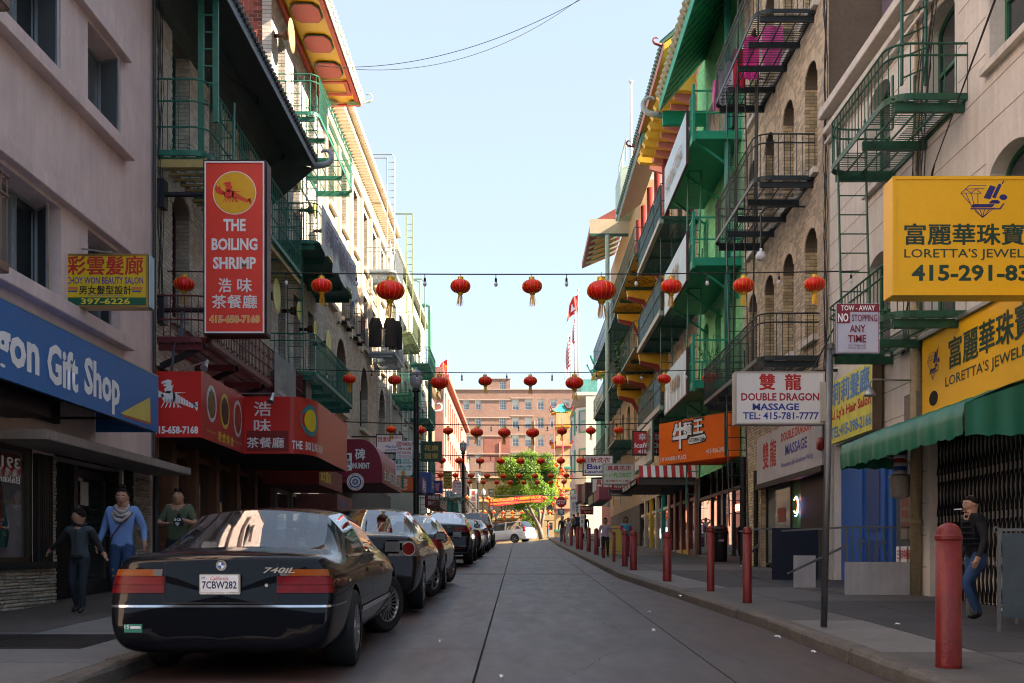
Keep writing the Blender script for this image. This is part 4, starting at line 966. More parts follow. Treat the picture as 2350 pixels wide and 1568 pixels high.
# ---- tan brick building with arched windows and cornice
TB = mat('tan_brick', (.55, .47, .37), .8, var=.15, rand=.14, dirt=.2, bump=.3); TM = mat('tan_mortar', (.26, .21, .165), .9, dirt=.3); STO = mat('tan_stone', (.60, .52, .40), .75, dirt=.25, var=.15)
b = thing('tan_brick_building', 'tall tan brick building with arched windows and a heavy bracketed cornice', 'building', (XL, 45.5, 0))
ops = []
for ya in (38.4, 44.3, 50.2): ops.append((ya, ya+2.3, 6.4, 8.95, 1))
for ya in (36.8, 39.6, 42.4, 45.2, 48.0, 50.8): ops.append((ya, ya+1.3, 9.75, 11.9, 0)); ops.append((ya, ya+1.3, 13.0, 15.3, 0))
facade(b, XL, 36, 55, 4.2, 17.2, ops, TM, depth=.34)
bricks(b, XL, 36, 55, 4.2, 17.2, ops, TB, bw=.24, bh=.1, jamb=.32)
for o in ops: window(b, XL, o, mat('dark_frame', (.03, .04, .045), .5), GL, inset=.26, bars=1, curtain=CURT if rnd.random() < .4 else None); sill(b, XL, o, STO, pr=.14, h=.14)
for o in ops:
 if o[4]: arch_ring(b, XL, o, TB, w=.35, nb=17)
MB().box(XL+.5, XL-.1, 36, 55, 16.95, 17.25).build('cornice', STO, b, bevel=.03); MB().box(XL+.3, XL-.1, 36, 55, 16.55, 16.95).build('cornice_bed', STO, b); MB().box(XL+.12, XL-.1, 36, 55, 15.55, 15.75).build('string_course', STO, b); MB().box(XL+.16, XL-.1, 36, 55, 5.35, 5.6).build('string_course', STO, b)
for k in range(60): MB().box(XL+.42, XL+.02, 36.1+k*.315, 36.22+k*.315, 16.35, 16.56).build('modillion', STO, b)
for k in range(90): MB().box(XL+.16, XL+.0, 36.1+k*.21, 36.2+k*.21, 5.22, 5.34).build('dentil', STO, b)
for y in (36.2, 38.9, 41.7, 44.5, 47.3, 50.1, 52.9): MB().box(XL+.10, XL-.02, y-.25, y+.15, 9.4, 15.5).build('pilaster', TB, b)
MB().box(XL-9, XL-.02, 36, 55, -.2, 4.2).build('shopfront', mat('shop_grey', (.14, .13, .125), .7, var=.3, dirt=.3), b)
for ya in (39.6, 42.4):
 t = balcony('small black window guard on the tan building, %s' % ('the nearer' if ya < 40 else 'the farther with washing'), XL, -6.0, ya-.05, ya+1.35, 9.65, BLK, rail=1.0, step=.14, r=.05, beams=2, slats=False, name='window_guard', cat='window guard')
for i, (y, c, nm) in enumerate(((39.8, (.02, .12, .35), 'blue'), (40.3, (.4, .42, .45), 'grey'), (42.8, (.3, .02, .06), 'dark red'), (43.1, (.03, .03, .04), 'black'))):
 q = MB(); vs = [(-5.97+.03*math.sin(j*2), y+.3*i_/3, 10.6-.65*j/3) for j in range(4) for i_ in range(4)]; q.add(vs, [(j*4+k, j*4+k+1, j*4+k+5, j*4+k+4) for j in range(3) for k in range(3)]); o = q.build('washing', mat('cloth_w%d' % i, c, .9), None); tag(o, '%s cloth drying on a window guard of the tan building' % nm, 'washing')
GRY = mat('grey_iron', (.22, .27, .31), .5, .2, var=.15)
balcony('grey blue fire escape landing with black clothes on it', XL, -5.1, 46, 49.5, 9.67, GRY, rail=.95, step=.13, beams=3, fine=False, ladder=[(46.6, -5.9, -5.5, 6.2, -.2), (47.4, -5.6, -5.3, 9.7, -.2)])
balcony('grey blue fire escape landing at the top of the tan building', XL, -5.1, 46, 49.5, 13.05, GRY, rail=.95, step=.13, beams=3, fine=False, ladder=[(47.4, -5.6, -5.25, 13.1, 0)])
q = MB()
for x in (-5.62, -5.3): q.tube([(x, 47.7, 13.1), (x, 47.7, 18.3)], .03, 6)
for k in range(17): q.tube([(-5.62, 47.7, 13.3+k*.3), (-5.3, 47.7, 13.3+k*.3)], .015, 5)
q.tube([(-5.62, 47.7, 18.3), (-6.4, 47.7, 18.3)], .03, 6); q.tube([(-5.3, 47.7, 18.3), (-5.4, 47.7, 18.45), (-6.4, 47.7, 18.45)], .03, 6); o = q.build('roof_ladder', GRY, None); tag(o, 'grey ladder hooking over the cornice of the tan building', 'ladder')
for i, (x, y) in enumerate(((-5.3, 46.05), (-5.14, 46.6), (-5.9, 46.02))):
 q = MB(); vs = []; N_ = 6
 for j in range(5):
  for k in range(N_): a = 2*math.pi*k/N_; vs.append((x+math.cos(a)*.28*(.6 if j == 0 else 1), y+math.sin(a)*.08, 10.55+.55-j*.3))
 q.add(vs, [(j*N_+k, j*N_+(k+1) % N_, (j+1)*N_+(k+1) % N_, (j+1)*N_+k) for j in range(4) for k in range(N_)]); o = q.build('washing', mat('cloth_black', (.012, .012, .014), .9), None, smooth=True); tag(o, 'black garment hanging on the grey landing, %s' % ['nearest the street corner', 'farther along the rail', 'closest to the wall'][i], 'washing', 'black clothes on the grey landing')
for x, y, z, c in ((-6.15, 53.5, 16.5, GRY),):
 q = MB(); q.tube([(x, y, 4.5), (x, y, 17)], .08, 8); o = q.build('downpipe', mat('pale_pipe', (.40, .42, .45), .5, .3), None); tag(o, 'pale grey downpipe on the tan building', 'pipe')
# ---- pale green building
PG = mat('pale_green_plaster', (.40, .43, .36), .8, streak=.3, dirt=.15)
b = thing('pale_green_building', 'pale green plaster building with dark windows beyond the tan one', 'building', (XL, 64, 0))
ops = [(ya, ya+1.4, za, za+2.1, 0) for ya in (56, 58.8, 61.6, 64.4, 67.2, 70, 72.6) for za in (5.8, 8.9, 12.0)]
ops = [o for o in ops if o[1] < 74.8]
facade(b, XL, 55, 75, -.2, 16.9, ops, PG, depth=.3)
for o in ops: window(b, XL, o, GRNW, GL, inset=.2); sill(b, XL, o, PG)
MB().box(XL+.3, XL-.1, 55, 75, 16.6, 16.85).build('cornice', PG, b)
OLV = mat('olive_iron', (.12, .17, .09), .55, .2, var=.2)
for i, (y, z, c) in enumerate(((54.5, 12.2, OLV), (54.5, 9.2, GRN), (65, 12.5, GRN), (65, 9.3, GRN), (65, 6.1, GRN))):
 balcony(['olive green landing high on the pale green building', 'dark green landing below the olive one', 'dark green landing near the far downpipe, highest of three', 'dark green landing near the far downpipe, middle of three', 'dark green landing near the far downpipe, lowest of three'][i], XL, -5.2, y, y+5, z, c, rail=1.0, step=.16, beams=3, fine=False, ladder=[(y+1, -5.8, -5.45, z-3, -.2)])
q = MB()
for x in (-5.5, -5.2): q.tube([(x, 54.8, 13.2), (x, 54.8, 18.1)], .035, 6)
for k in range(14): q.tube([(-5.5, 54.8, 13.3+k*.33), (-5.2, 54.8, 13.3+k*.33)], .016, 5)
q.tube([(-5.2, 54.8, 18.1), (-6.4, 54.8, 18.1)], .035, 6); o = q.build('roof_ladder', OLV, None); tag(o, 'olive green roof ladder standing up against the sky', 'ladder')
q = MB(); q.tube([(XL, 70.5, 17), (-5.9, 70.5, 17.2), (-5.6, 70.5, 17.1), (-5.6, 70.5, 16.6), (-5.6, 70.5, 4.5)], .13, 10); o = q.build('downpipe', mat('green_pipe', (.05, .20, .17), .5), None, smooth=True); tag(o, 'thick green downpipe bending over the edge of the pale green building', 'pipe')
q = MB()
for x in (-6.0, -5.7): q.tube([(x, 68, 14), (x, 68, 18.0)], .04, 6)
q.tube([(-6.0, 68, 18), (-6.2, 68, 18.1), (-6.5, 68, 18.1)], .04, 6); q.tube([(-5.7, 68, 18), (-5.9, 68, 18.2), (-6.5, 68, 18.2)], .04, 6); o = q.build('roof_ladder', OLV, None); tag(o, 'far green roof ladder beside the thick downpipe', 'ladder')
# ---- low tan building at the corner and red brick one beyond the side street
b = thing('corner_building', 'small tan building at the left corner of the side street', 'building', (XL, 79, 0))
ops = [(ya, ya+1.2, za, za+2, 0) for ya in (76, 78.4, 80.8) for za in (6, 9.6)]
facade(b, XL, 75, 83.4, -.2, 13.6, ops, mat('tan_plaster', (.42, .35, .25), .8, streak=.25), depth=.25)
for o in ops: window(b, XL, o, GRNW, GL, inset=.2)
MB().box(XL+.45, XL-.1, 75, 83.5, 13.1, 13.5).build('cornice', STO, b)
RBT = bricktex('far_red_brick', (.30, .10, .075), (.36, .13, .095), (.36, .26, .22), w=.3, h=.1, axis='y')
b = thing('red_brick_side_building', 'dark red brick building at the far left beyond the side street', 'building', (-6.5, 115, 0))
ops = [(ya, ya+1.6, za, za+2.2, 0) for ya in (99.5, 103, 106.5, 110, 113.5, 117, 121, 125) for za in (6.5, 10.2, 13.8)]
facade(b, -6.55, 97.7, 140, -1, 17.6, ops, RBT, depth=.3)
for o in ops: window(b, -6.55, o, mat('pale_frame', (.4, .38, .35), .6), GL, inset=.15)
MB().box(-6.1, -6.7, 97.7, 140, 16.9, 17.3).build('cornice', RBR, b)
MB().box(-9, -6.6, 97.5, 97.68, 0, 17.9).build('corner_front', bricktex('far_red_brick_x', (.30, .10, .075), (.36, .13, .095), (.36, .26, .22), w=.3, h=.1, axis='x'), b)
hook(b, (-7.0, 97.1, 14.4), .5, WHT, 1, wd=.12, name='white_ornament'); 
balcony('black iron landing on the far red brick building', -6.55, -4.6, 100, 104, 6.7, BLK, rail=1.0, step=.2, beams=4, fine=False)
# ================================================================= right side of the street
STU = mat('beige_stucco', (.74, .69, .62), .9, streak=.22, var=.1, vs=1.2, bump=.3, bs=60, dirt=.15)
STG = mat('stucco_groove', (.26, .22, .18), .95)
DGI = mat('dark_green_iron', (.02, .10, .055), .5, .15, var=.3, vs=8, dirt=.35); BKI = mat('black_green_iron', (.028, .04, .043), .5, .3, var=.25, vs=8, dirt=.3)
BBR = mat('beige_brick', (.62, .50, .37), .8, var=.15, rand=.2, dirt=.25, bump=.35); BMO = mat('beige_mortar', (.17, .135, .10), .9, dirt=.3)
YBR = mat('yellow_brick', (.60, .48, .28), .75, var=.12, rand=.22, dirt=.25, bump=.3)
BLD = mat('blue_paint', (.012, .12, .46), .5, var=.12, streak=.2, dirt=.15); GWF = mat('green_frame', (.02, .13, .06), .5, var=.15)
# ---- beige stucco building of the jeweller
b = thing('beige_stucco_building', 'beige stucco building with arched windows behind the yellow jewellery signs', 'building', (XR, 14, 0))
up = [(ya, ya+1.15, za, zb, .45) for ya in (5.4, 8.0, 10.6, 13.3, 15.6, 18.3) for za, zb in ((4.55, 6.35), (7.55, 9.2))]
up = [o for o in up if not (o[2] > 7 and o[0] > 18)]+[(18.3, 19.45, 7.55, 9.2, .45)]
gr = [(17.05, 21.5, .55, 3.35, 0), (9.0, 16.55, .4, 3.0, 0)]
facade(b, XR, 3, 21.9, -.3, 9.9, up+gr, STU, depth=.34)
for o in up: window(b, XR, o, GWF, GL, inset=.2, bars=1, muntin=0); sill(b, XR, o, STU, pr=.1, h=.09)
z = .55+.5
while z < 9.7:
 q = MB(); segs = [(3, 21.9)]
 for o in up+gr:
  if o[2]-.12 < z < o[3]: segs = [s_ for a_, c_ in segs for s_ in (((a_, min(c_, o[0]-.12)), (max(a_, o[1]+.12), c_)) if not (c_ < o[0] or a_ > o[1]) else ((a_, c_),)) if s_[1]-s_[0] > .05]
 for a_, c_ in segs: q.box(XR-.003, XR+.01, a_, c_, z, z+.012)
 q.build('scored_joint', STG, b, kind='stuff'); z += .48
for pr, z0, z1 in ((.22, 9.78, 9.95), (.12, 9.5, 9.62), (.1, 9.3, 9.36)): MB().box(XR-pr, XR+.1, 3, 21.9, z0, z1).build('cornice', STU, b, bevel=.01)
MB().box(XR-.05, XR+.3, 21.55, 21.88, .4, 3.4).build('pier', mat('pale_pier', (.48, .46, .42), .85, streak=.3, dirt=.2), b)
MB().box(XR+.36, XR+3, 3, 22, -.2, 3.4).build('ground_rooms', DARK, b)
# blue shop front
d = thing('blue_shopfront', 'bright blue painted door and window of the hair salon', 'shopfront', (XR+.3, 19, .55))
q = MB(); X_ = XR+.12
q.box(X_, X_+.12, 17.05, 21.5, 3.05, 3.35); q.box(X_, X_+.12, 20.4, 21.5, .55, 3.05)
for y in (17.05, 18.55, 18.95, 20.2): q.box(X_, X_+.14, y, y+.2, .55, 3.05)
q.box(X_, X_+.12, 17.25, 18.55, .55, 1.1); q.build('frame', BLD, d)
MB().box(X_+.04, X_+.09, 19.15, 20.2, .6, 3.0).build('door', BLD, d); q = MB()
for z0, z1 in ((.75, 1.5), (1.65, 2.8)): q.box(X_+.025, X_+.04, 19.3, 20.05, z0, z1)
q.build('door_panels', mat('blue_dark', (.008, .055, .21), .5), d)
MB().quad((X_+.06, 17.25, 1.1), (X_+.06, 18.55, 1.1), (X_+.06, 18.55, 3.05), (X_+.06, 17.25, 3.05)).build('pane', glassmat('salon_glass', (.10, .115, .11), rough=.1), d)
NX = X_+.045
MB().quad((NX, 17.35, 1.5), (NX, 18.3, 1.5), (NX, 18.3, 2.5), (NX, 17.35, 2.5)).build('price_board', mat('price_board', (.22, .20, .15), .7, var=.2), d)
for k, s_ in enumerate(('剪髮 男女', '洗頭 吹髮', '電髮 染髮', '焗油 修甲')): text(s_, (NX-.004, 18.25, 2.2-k*.18), (0, -1, 0), (0, 0, 1), .75, .13, mat('dull_red', (.35, .07, .05), .6), d, .02)
text('$6', (NX-.006, 18.4, 2.6), (0, -1, 0), (0, 0, 1), .34, .34, REDL, d, .03)
o = thing('notice_board', 'white notice with red characters reading 15 below the salon window', 'sign', (XR+.05, 17.7, 1.2)); MB().box(XR+.06, XR+.1, 17.15, 18.2, 1.12, 1.38).build('board', WHT, o); text('三藩市中國象棋會 15', (XR+.06, 18.15, 1.17), (0, -1, 0), (0, 0, 1), .95, .16, REDL, o, .02)
# barber lamp, pipes
t = thing('barber_pole', 'cream wall lamp with a striped barber pole top under the green awning', 'barber pole', (XR-.25, 17.1, 2.1))
MB().lathe([(.05, -.1), (.13, -.08), (.15, .0), (.155, .2), (.17, .21), (.17, .25), (.12, .27)], (XR-.25, 17.1, 2.2), 18).build('base', mat('old_cream', (.45, .42, .36), .4, dirt=.3), t, smooth=True)
for k, cc in enumerate(((.6, .6, .6), (.02, .06, .35), (.6, .6, .6), (.45, .02, .02), (.6, .6, .6))): MB().lathe([(.1, 0), (.1, .06)], (XR-.25, 17.1, 2.47+k*.06), 16).build('stripe', mat('barber%d' % k, cc, .3), t, smooth=True)
MB().box(XR-.1, XR+.02, 17.05, 17.15, 2.2, 2.4).build('bracket', BLK, t)
PIPE = mat('cream_pipe', (.38, .30, .17), .6, streak=.3, dirt=.4)
o = MB().tube([(XR-.1, 16.85, .5), (XR-.1, 16.85, 5.3)], .085, 12).lathe([(.1, 0), (.1, .08)], (XR-.1, 16.85, 1.7), 12).lathe([(.1, 0), (.1, .08)], (XR-.1, 16.85, 3.1), 12).build('drainpipe', PIPE, None, smooth=True); tag(o, 'thick rusty cream drainpipe between the blue shopfront and the folding gate', 'pipe')
q = MB(); q.tube([(XR-.05, 16.95, 5.0), (XR-.05, 16.95, 9.7)], .035, 8); o = q.build('drainpipe', PIPE, None); tag(o, 'slender upper pipe behind the green fire escape', 'pipe')
# folding gate
gt = thing('folding_gate', 'black folding scissor gate closing the shop under the green awning', 'gate', (XR+.1, 13, .5))
q = MB(); y = 13.6
while y < 16.5: q.bar((XR+.1, y, .5), (XR+.1, y+.0, 2.95), .02); y += .13
q.build('upright', BLK, gt, kind='stuff'); q = MB(); y = 13.6
while y < 16.35:
 for z in (.6, 1.2, 1.8, 2.4): q.bar((XR+.085, y, z), (XR+.085, y+.13, z+.5), .012); q.bar((XR+.075, y+.13, z), (XR+.075, y, z+.5), .012)
 y += .13
q.build('lattice', BLK, gt); q = MB(); y = 9.2
while y < 13.5: q.box(XR+.2, XR+.22, y, y+.02, 1.2, 2.9); y += .09
q.box(XR+.19, XR+.23, 9.2, 13.5, 1.6, 1.66); q.build('inner_gate', mat('gate_green', (.03, .06, .045), .5, .4), gt)
# wall sign and box sign of the jeweller
LOY = mat('jewel_yellow', (.92, .50, .01), .42, var=.05, vs=1, dirt=.06); LOD = mat('jewel_dark', (.01, .05, .035), .5); NAV = mat('navy_print', (.02, .02, .16), .5)
t = thing('jewellery_wall_sign', 'long yellow wall sign of the jeweller above the green awning', 'shop sign', (XR-.07, 13, 3.32))
MB().box(XR-.07, XR-.01, 9.4, 16.66, 3.33, 4.43).build('board', LOY, t); MB().box(XR-.12, XR-.0, 9.4, 17.8, 4.44, 4.49).build('top_trim', ALU, t)
def diamond(P, m, parent, lw=.05):
 """line drawing of a cut diamond with a microscope, in unit coordinates"""
 q = MB()
 def ln(a, b, w=lw*.28):
  a, b = Vector(a), Vector(b); d = (b-a).normalized(); n = Vector((-d.y, d.x))*w/2
  q.add([P(*(a+n)), P(*(b+n)), P(*(b-n)), P(*(a-n))], [(0, 1, 2, 3)])
 T = [(.0, .72), (.2, .95), (.72, .95), (.98, .6)]
 for a_, c_ in (((0, .72), (.18, .95)), ((.18, .95), (.55, .95)), ((0, .72), (.46, 0)), ((.46, 0), (.72, .3)), ((0, .72), (.45, .72)), ((.1, .84), (.22, .72)), ((.22, .72), (.33, .86)), ((.33, .86), (.42, .72)), ((.1, .84), (.5, .86)), ((.22, .72), (.28, .36)), ((.1, .72), (.2, .42)), ((.36, .72), (.36, .34)), ((.46, 0), (.3, .2)), ((.46, 0), (.4, .24)), ((.46, 0), (.5, .24)), ((.46, 0), (.6, .24))): ln(a_, c_)
 def pg(*p): q.add([P(*x) for x in p], [tuple(range(len(p)))])
 pg((.2, .3), (.26, .4), (.72, .4), (.66, .3)); pg((.2, .24), (.2, .28), (.82, .28), (.9, .42), (.93, .42), (.84, .24))
 pg((.48, .58), (.62, .96), (.74, .90), (.62, .54)); pg((.66, .6), (.8, 1.0), (.87, .97), (.73, .56)); pg((.86, 1.0), (.9, 1.1), (.92, 1.09), (.89, .99))
 pg(*[(.9+.085*math.cos(k*.45), .6+.085*math.sin(k*.45)) for k in range(14)]); pg((.58, .42), (.66, .52), (.78, .52), (.84, .46), (.8, .41))
 return q.build('emblem', m, parent, recalc=False)
XS = XR-.072
def zc_(y0, y1): return None
text('富麗華珠寶金行', (XS, 15.62, 3.83), (0, -1, 0), (0, 0, 1), 3.6, .42, LOD, t, .02)
text("LORETTA'S JEWELRY", (XS, 15.75, 3.56), (0, -1, 0), (0, 0, 1), 2.75, .185, LOD, t, .008)
diamond(lambda u, v: Vector((XS-.004, 16.45-u*.5, 3.78+v*.42)), NAV, t)
q = MB(); q.add([(XS-.003, 16.2+.17*math.cos(k*.4), 3.51+.11*math.sin(k*.4)) for k in range(16)], [tuple(range(16))]); q.build('round_hole', DARK, t, recalc=False)
Yb = 12.0; bx = (2048, 405, 2475, 678)
t = fsign('jewellery_box_sign', 'big yellow box sign of the jeweller with diamond emblem and phone number', bx, Yb, LOY, th=.3, edge=.035, fm=LOY)
ytext('富麗華珠寶金行', (2076, 514, 2462, 562), Yb, LOD, t, .022); ytext("LORETTA'S JEWELRY", (2075, 571, 2392, 598), Yb, LOD, t, .008); ytext('415-291-8393', (2092, 608, 2420, 646), Yb, LOD, t, .03)
a = PY(Yb, 2205, 500); c = PY(Yb, 2313, 422); diamond(lambda u, v: Vector((a.x+(c.x-a.x)*u, Yb-.004, a.z+(c.z-a.z)*v)), NAV, t, lw=.06)
# green awning
GA = mat('awning_green', (.006, .14, .08), .5, var=.12, vs=2)
t = thing('green_awning', 'dark green canvas awning with scalloped edge over the folding gate', 'awning', (5, 14.8, 2.5))
N_ = 60; vs = []; R_ = random.Random(4)
for k in range(N_+1):
 y = 17.25-4.75*k/N_; f_ = k/N_; sc = .03*abs(math.sin(k*.4))+.01*math.sin(k*1.9); wv = .007*math.sin(k*.8)+.006*math.sin(k*1.7)
 vs += [(XR-.06, y, 3.27), (5.5, y, 3.11-.04*math.sin(k*.8)), (5.0+wv*.4, y, 2.93+.006*math.sin(k)), (4.97+wv, y, 2.76), (4.98+wv*1.6, y, 2.55+sc)]
fs = [(k*5+j, k*5+j+1, (k+1)*5+j+1, (k+1)*5+j) for k in range(N_) for j in range(4)]
q = MB(); q.add(vs, fs); q.build('canvas', GA, t, smooth=True)
for yy, nm in ((12.5, 'near_valance'), (17.25, 'far_valance')):
 q = MB(); n_ = 16; vs = []
 for k in range(n_+1):
  x = 5.0+(XR-.08-5.0)*k/n_; zt = 2.93+(3.27-2.93)*k/n_; sc = .03*abs(math.sin(k*.8)); w_ = .012*math.sin(k*1.3)
  vs += [(x, yy+w_, zt), (x, yy-.01+w_*2, 2.55+sc)]
 q.add(vs, [(2*k, 2*k+2, 2*k+3, 2*k+1) for k in range(n_)]); q.build(nm, GA, t, smooth=True)
q = MB(); q.bar((XR, 12.6, 2.62), (5.05, 12.6, 2.9), .025); q.bar((XR, 17.1, 2.62), (5.05, 17.1, 2.9), .025); q.bar((5.05, 12.6, 2.9), (5.05, 17.1, 2.9), .025); q.build('frame', ALU, t)
# hair salon sign on the wall, gooseneck lamp, boxes
LIY = mat('salon_lemon', (.72, .68, .10), .5, var=.2, vs=5); LBL = mat('sky_blue_letter', (.10, .26, .50), .6, var=.3, vs=14)
t = thing('hair_salon_sign', 'yellow and sky blue sign of the hair salon fixed to the wall', 'shop sign', (5.95, 20.4, 3.3))
Xh = 5.9; ya_, yb_ = YX(Xh, 2003), YX(Xh, 1907); zt, zb = 4.3, 3.24
zt = ZY(ya_, 826); zb = ZY(ya_, 985); MB().box(Xh, Xh+.12, ya_, yb_, zb, zt).build('board', LIY, t); MB().box(Xh-.012, Xh+.14, ya_-.04, ya_-.002, zb-.03, zt+.03).build('rim', mat('brown_rim', (.12, .08, .05), .6), t)
hh = zt-zb; w_ = yb_-ya_
text('莉莉髮廊', (Xh, yb_-.12, zb+hh*.60), (0, -1, 0), (0, 0, 1), w_-.3, hh*.36, LBL, t, .035); text("Li Ly's Hair Salon", (Xh, yb_-.05, zb+hh*.34), (0, -1, 0), (0, 0, 1), w_-.15, hh*.2, REDL, t, .035); text('TEL:415-398-2166', (Xh, yb_-.03, zb+hh*.07), (0, -1, 0), (0, 0, 1), w_-.1, hh*.19, LBL, t, .035)
P0 = PX(XR, 2118, 874); o = MB().tube([P0, (5.35, P0.y, P0.z+.02), (5.3, P0.y, P0.z-.03), (5.3, P0.y, P0.z-.12)], .014, 6).lathe([(.03, 0), (.09, -.1), (.095, -.13)], (5.3, P0.y, P0.z-.1), 14).build('gooseneck_lamp', mat('galvanised', (.35, .36, .37), .45, .7), None, smooth=True); tag(o, 'small galvanised gooseneck lamp above the blue door', 'wall lamp')
o = MB().box(XR-.12, XR-.01, 16.75, 17.3, 3.12, 3.7).build('meter_box', mat('old_box', (.24, .21, .18), .7, .2, dirt=.4), None); tag(o, 'rusty vented metal box beside the yellow wall sign', 'box')
# green fire escapes
balcony('upper dark green fire escape on the beige stucco building', XR, 5.04, 15.15, 18.2, 7.46, DGI, rail=.72, step=.155, r=.3, beams=3, mids=(.78,), hole=(16.2, 17.2), ladder=[(16.4, 5.5, 5.82, 7.5, .0), (17.75, 5.15, 5.6, 4.5, .3)])
balcony('lower dark green fire escape just above the hair salon sign', XR, 5.04, 15.2, 18.3, 4.52, DGI, rail=.72, step=.155, r=.3, beams=3, mids=(.78,), hole=(16.2, 17.0))
q = MB(); q.bar((5.6, 16.3, 8.1), (5.6, 16.3, 10.2), .07, .03); q.bar((5.95, 16.3, 8.1), (5.95, 16.3, 10.2), .07, .03)
for k in range(7): q.bar((5.6, 16.3, 8.2+k*.3), (5.95, 16.3, 8.35+k*.3), .02)
o = q.build('roof_ladder', DGI, None); tag(o, 'dark green ladder from the upper landing to the roof of the beige stucco building', 'ladder')
q = MB()
for k in range(9):
 P = []; y0_, y1_ = 15.9+.1*k, 16.6+.12*k
 for j in range(14): f_ = j/13; P.append((XR-.03-.06*rnd.random()-(.5*f_*(1-f_) if k < 3 else 0), y0_+(y1_-y0_)*f_+.08*rnd.random(), 9.6-5.2*f_))
 q.tube(P, .008, 4)
for k in range(3): q.tube([(5.9, 13.0+k*.05, 8.6), (5.6, 15+k*.05, 6.5-.03*k), (6.05, 17.5, 4.9)], .007, 4)
o = q.build('hanging_cables', CABLE, None); tag(o, 'tangle of thin black cables crossing the green fire escapes', 'cable')
q = MB()
for k in range(5):
 P = [(XR-.05-.05*rnd.random(), 21.8+.04*k+.05*rnd.random(), 15-j*.5) for j in range(24)]; q.tube(P, .008, 4)
o = q.build('hanging_cables', CABLE, None); tag(o, 'bundle of black cables running down the near edge of the beige brick wall', 'cable')
o = thing('roof_wall', 'dark mauve painted wall rising behind the beige parapet', 'wall', (XR+1.2, 15, 9.9)); MB().box(XR+1.0, XR+6, 3, 21.8, 9.5, 20).build('wall', mat('mauve_wall', (.16, .12, .16), .8, var=.2), o)  # real wall; its unseen upper part raised to keep sun off the pink wall
q = MB()
for c_ in ((20.6, 11.0), (19.9, 10.7)): q.tube([(XR+.99, c_[0]+.5*math.cos(a_*.5), c_[1]+.5*math.sin(a_*.5)) for a_ in range(9)], .045, 5)
q.build('graffiti', BLKL, o)
# ---- beige brick building with black fire escapes
b = thing('beige_brick_building', 'beige brick building with tall arched openings and black fire escapes', 'building', (XR, 26, 0))
fl = [(5.75, 8.05), (9.15, 11.5), (12.55, 14.9), (16.0, 18.2)]
ops = [(ya, ya+1.0, z0, z1, .7) for ya in (22.75, 24.7, 26.6, 28.5) for z0, z1 in fl]
facade(b, XR, 21.92, 30.3, 3.6, 19.6, ops, BMO, depth=.5, name='upper_wall')
bricks(b, XR, 21.92, 30.3, 3.6, 19.6, ops, BBR, bw=.215, bh=.075, single=(7.5,), jamb=.4, jm=YBR)
for o in ops: window(b, XR, o, mat('white_frame', (.55, .56, .56), .5), GL, inset=.42, bars=1, curtain=CURT if rnd.random() < .4 else None); sill(b, XR, o, STU, pr=.12, h=.12); arch_ring(b, XR, o, BBR, w=.22, nb=15, pr=.022)
sh = [(22.35, 28.0, .75, 3.0, 0)]
facade(b, XR, 21.92, 30.3, -.2, 3.6, sh, BMO, depth=.4, name='lower_wall'); bricks(b, XR, 28.05, 30.3, .6, 3.6, [], YBR, bw=.215, bh=.075); 
q = MB()
for j in range(40): q.box(XR-.0, XR+.3, 28.0-.008*(1+.3*(j % 2)), 28.02, .6+j*.075, .667+j*.075)
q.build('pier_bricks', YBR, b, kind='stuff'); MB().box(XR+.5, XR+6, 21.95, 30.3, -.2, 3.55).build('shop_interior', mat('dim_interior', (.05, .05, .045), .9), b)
q = MB(); X_ = XR+.1
for y in (22.4, 24.4, 25.4, 27.9): q.box(X_, X_+.08, y, y+.08, .75, 3.0)
q.box(X_, X_+.08, 25.48, 27.9, 1.0, 1.08); q.box(X_, X_+.08, 22.48, 27.9, 2.92, 3.0); ws = q.build('shop_window', BLK, b)
MB().quad((X_+.04, 25.48, 1.08), (X_+.04, 27.9, 1.08), (X_+.04, 27.9, 2.92), (X_+.04, 25.48, 2.92)).build('pane', glassmat('frosted_pane', (.20, .215, .20), rough=.12), ws)
MB().box(X_+.03, X_+.07, 24.5, 25.38, .8, 2.92).build('door', mat('neon_green_door', (.01, .14, .04), .5), b); MB().box(X_-.03, X_+.03, 22.5, 24.4, .8, 2.92).build('dark_door', BLK, b)
for k, (s_, z, h, m_) in enumerate((('雙龍', 2.05, .34, mat('faded_red', (.34, .06, .05), .6)), ('DOUBLE DRAGON', 1.62, .19, mat('faded_red', ())), ('MASSAGE', 1.32, .19, mat('faded_blue', (.05, .14, .33), .6)))): text(s_, (X_+.03, 27.2-(.35 if k == 0 else 0), z), (0, -1, 0), (0, 0, 1), .8 if k == 0 else 1.5, h, m_, ws, .03)
NE = mat('neon_red', (1, .12, .05), .3, emit=5); NB = mat('neon_blue', (.1, .3, 1), .3, emit=3)
o = thing('neon_sign', 'small round red and blue neon sign in the green doorway', 'neon sign', (X_-.04, 24.7, 2.3)); MB().tube([(X_-.05, 24.75+.2*math.cos(a_*.42), 2.36+.17*math.sin(a_*.42)) for a_ in range(2, 14)], .016, 6).build('tube', NE, o); MB().tube([(X_-.05, 24.75+.25*math.cos(a_*.42), 2.34+.22*math.sin(a_*.42)) for a_ in range(4, 13)], .01, 6).build('outer_tube', NB, o)
for k, (z, y0_, y1_) in enumerate(((12.42, 22.9, 27.8), (9.02, 22.96, 27.9), (5.25, 22.6, 29.6))):
 balcony('black fire escape landing on the beige brick building, %s' % ['highest of three, with pink washing', 'middle one of three', 'lowest one, over the massage sign'][k], XR, 4.88, y0_, y1_, z, BKI, rail=.9, step=.125, r=.3, beams=5, mids=(.8,), hole=(y0_+2.4, y0_+3.6), ladder=[(26.7, 5.05, 5.5, z-3.3, .5)], group='black fire escapes')
q = MB()
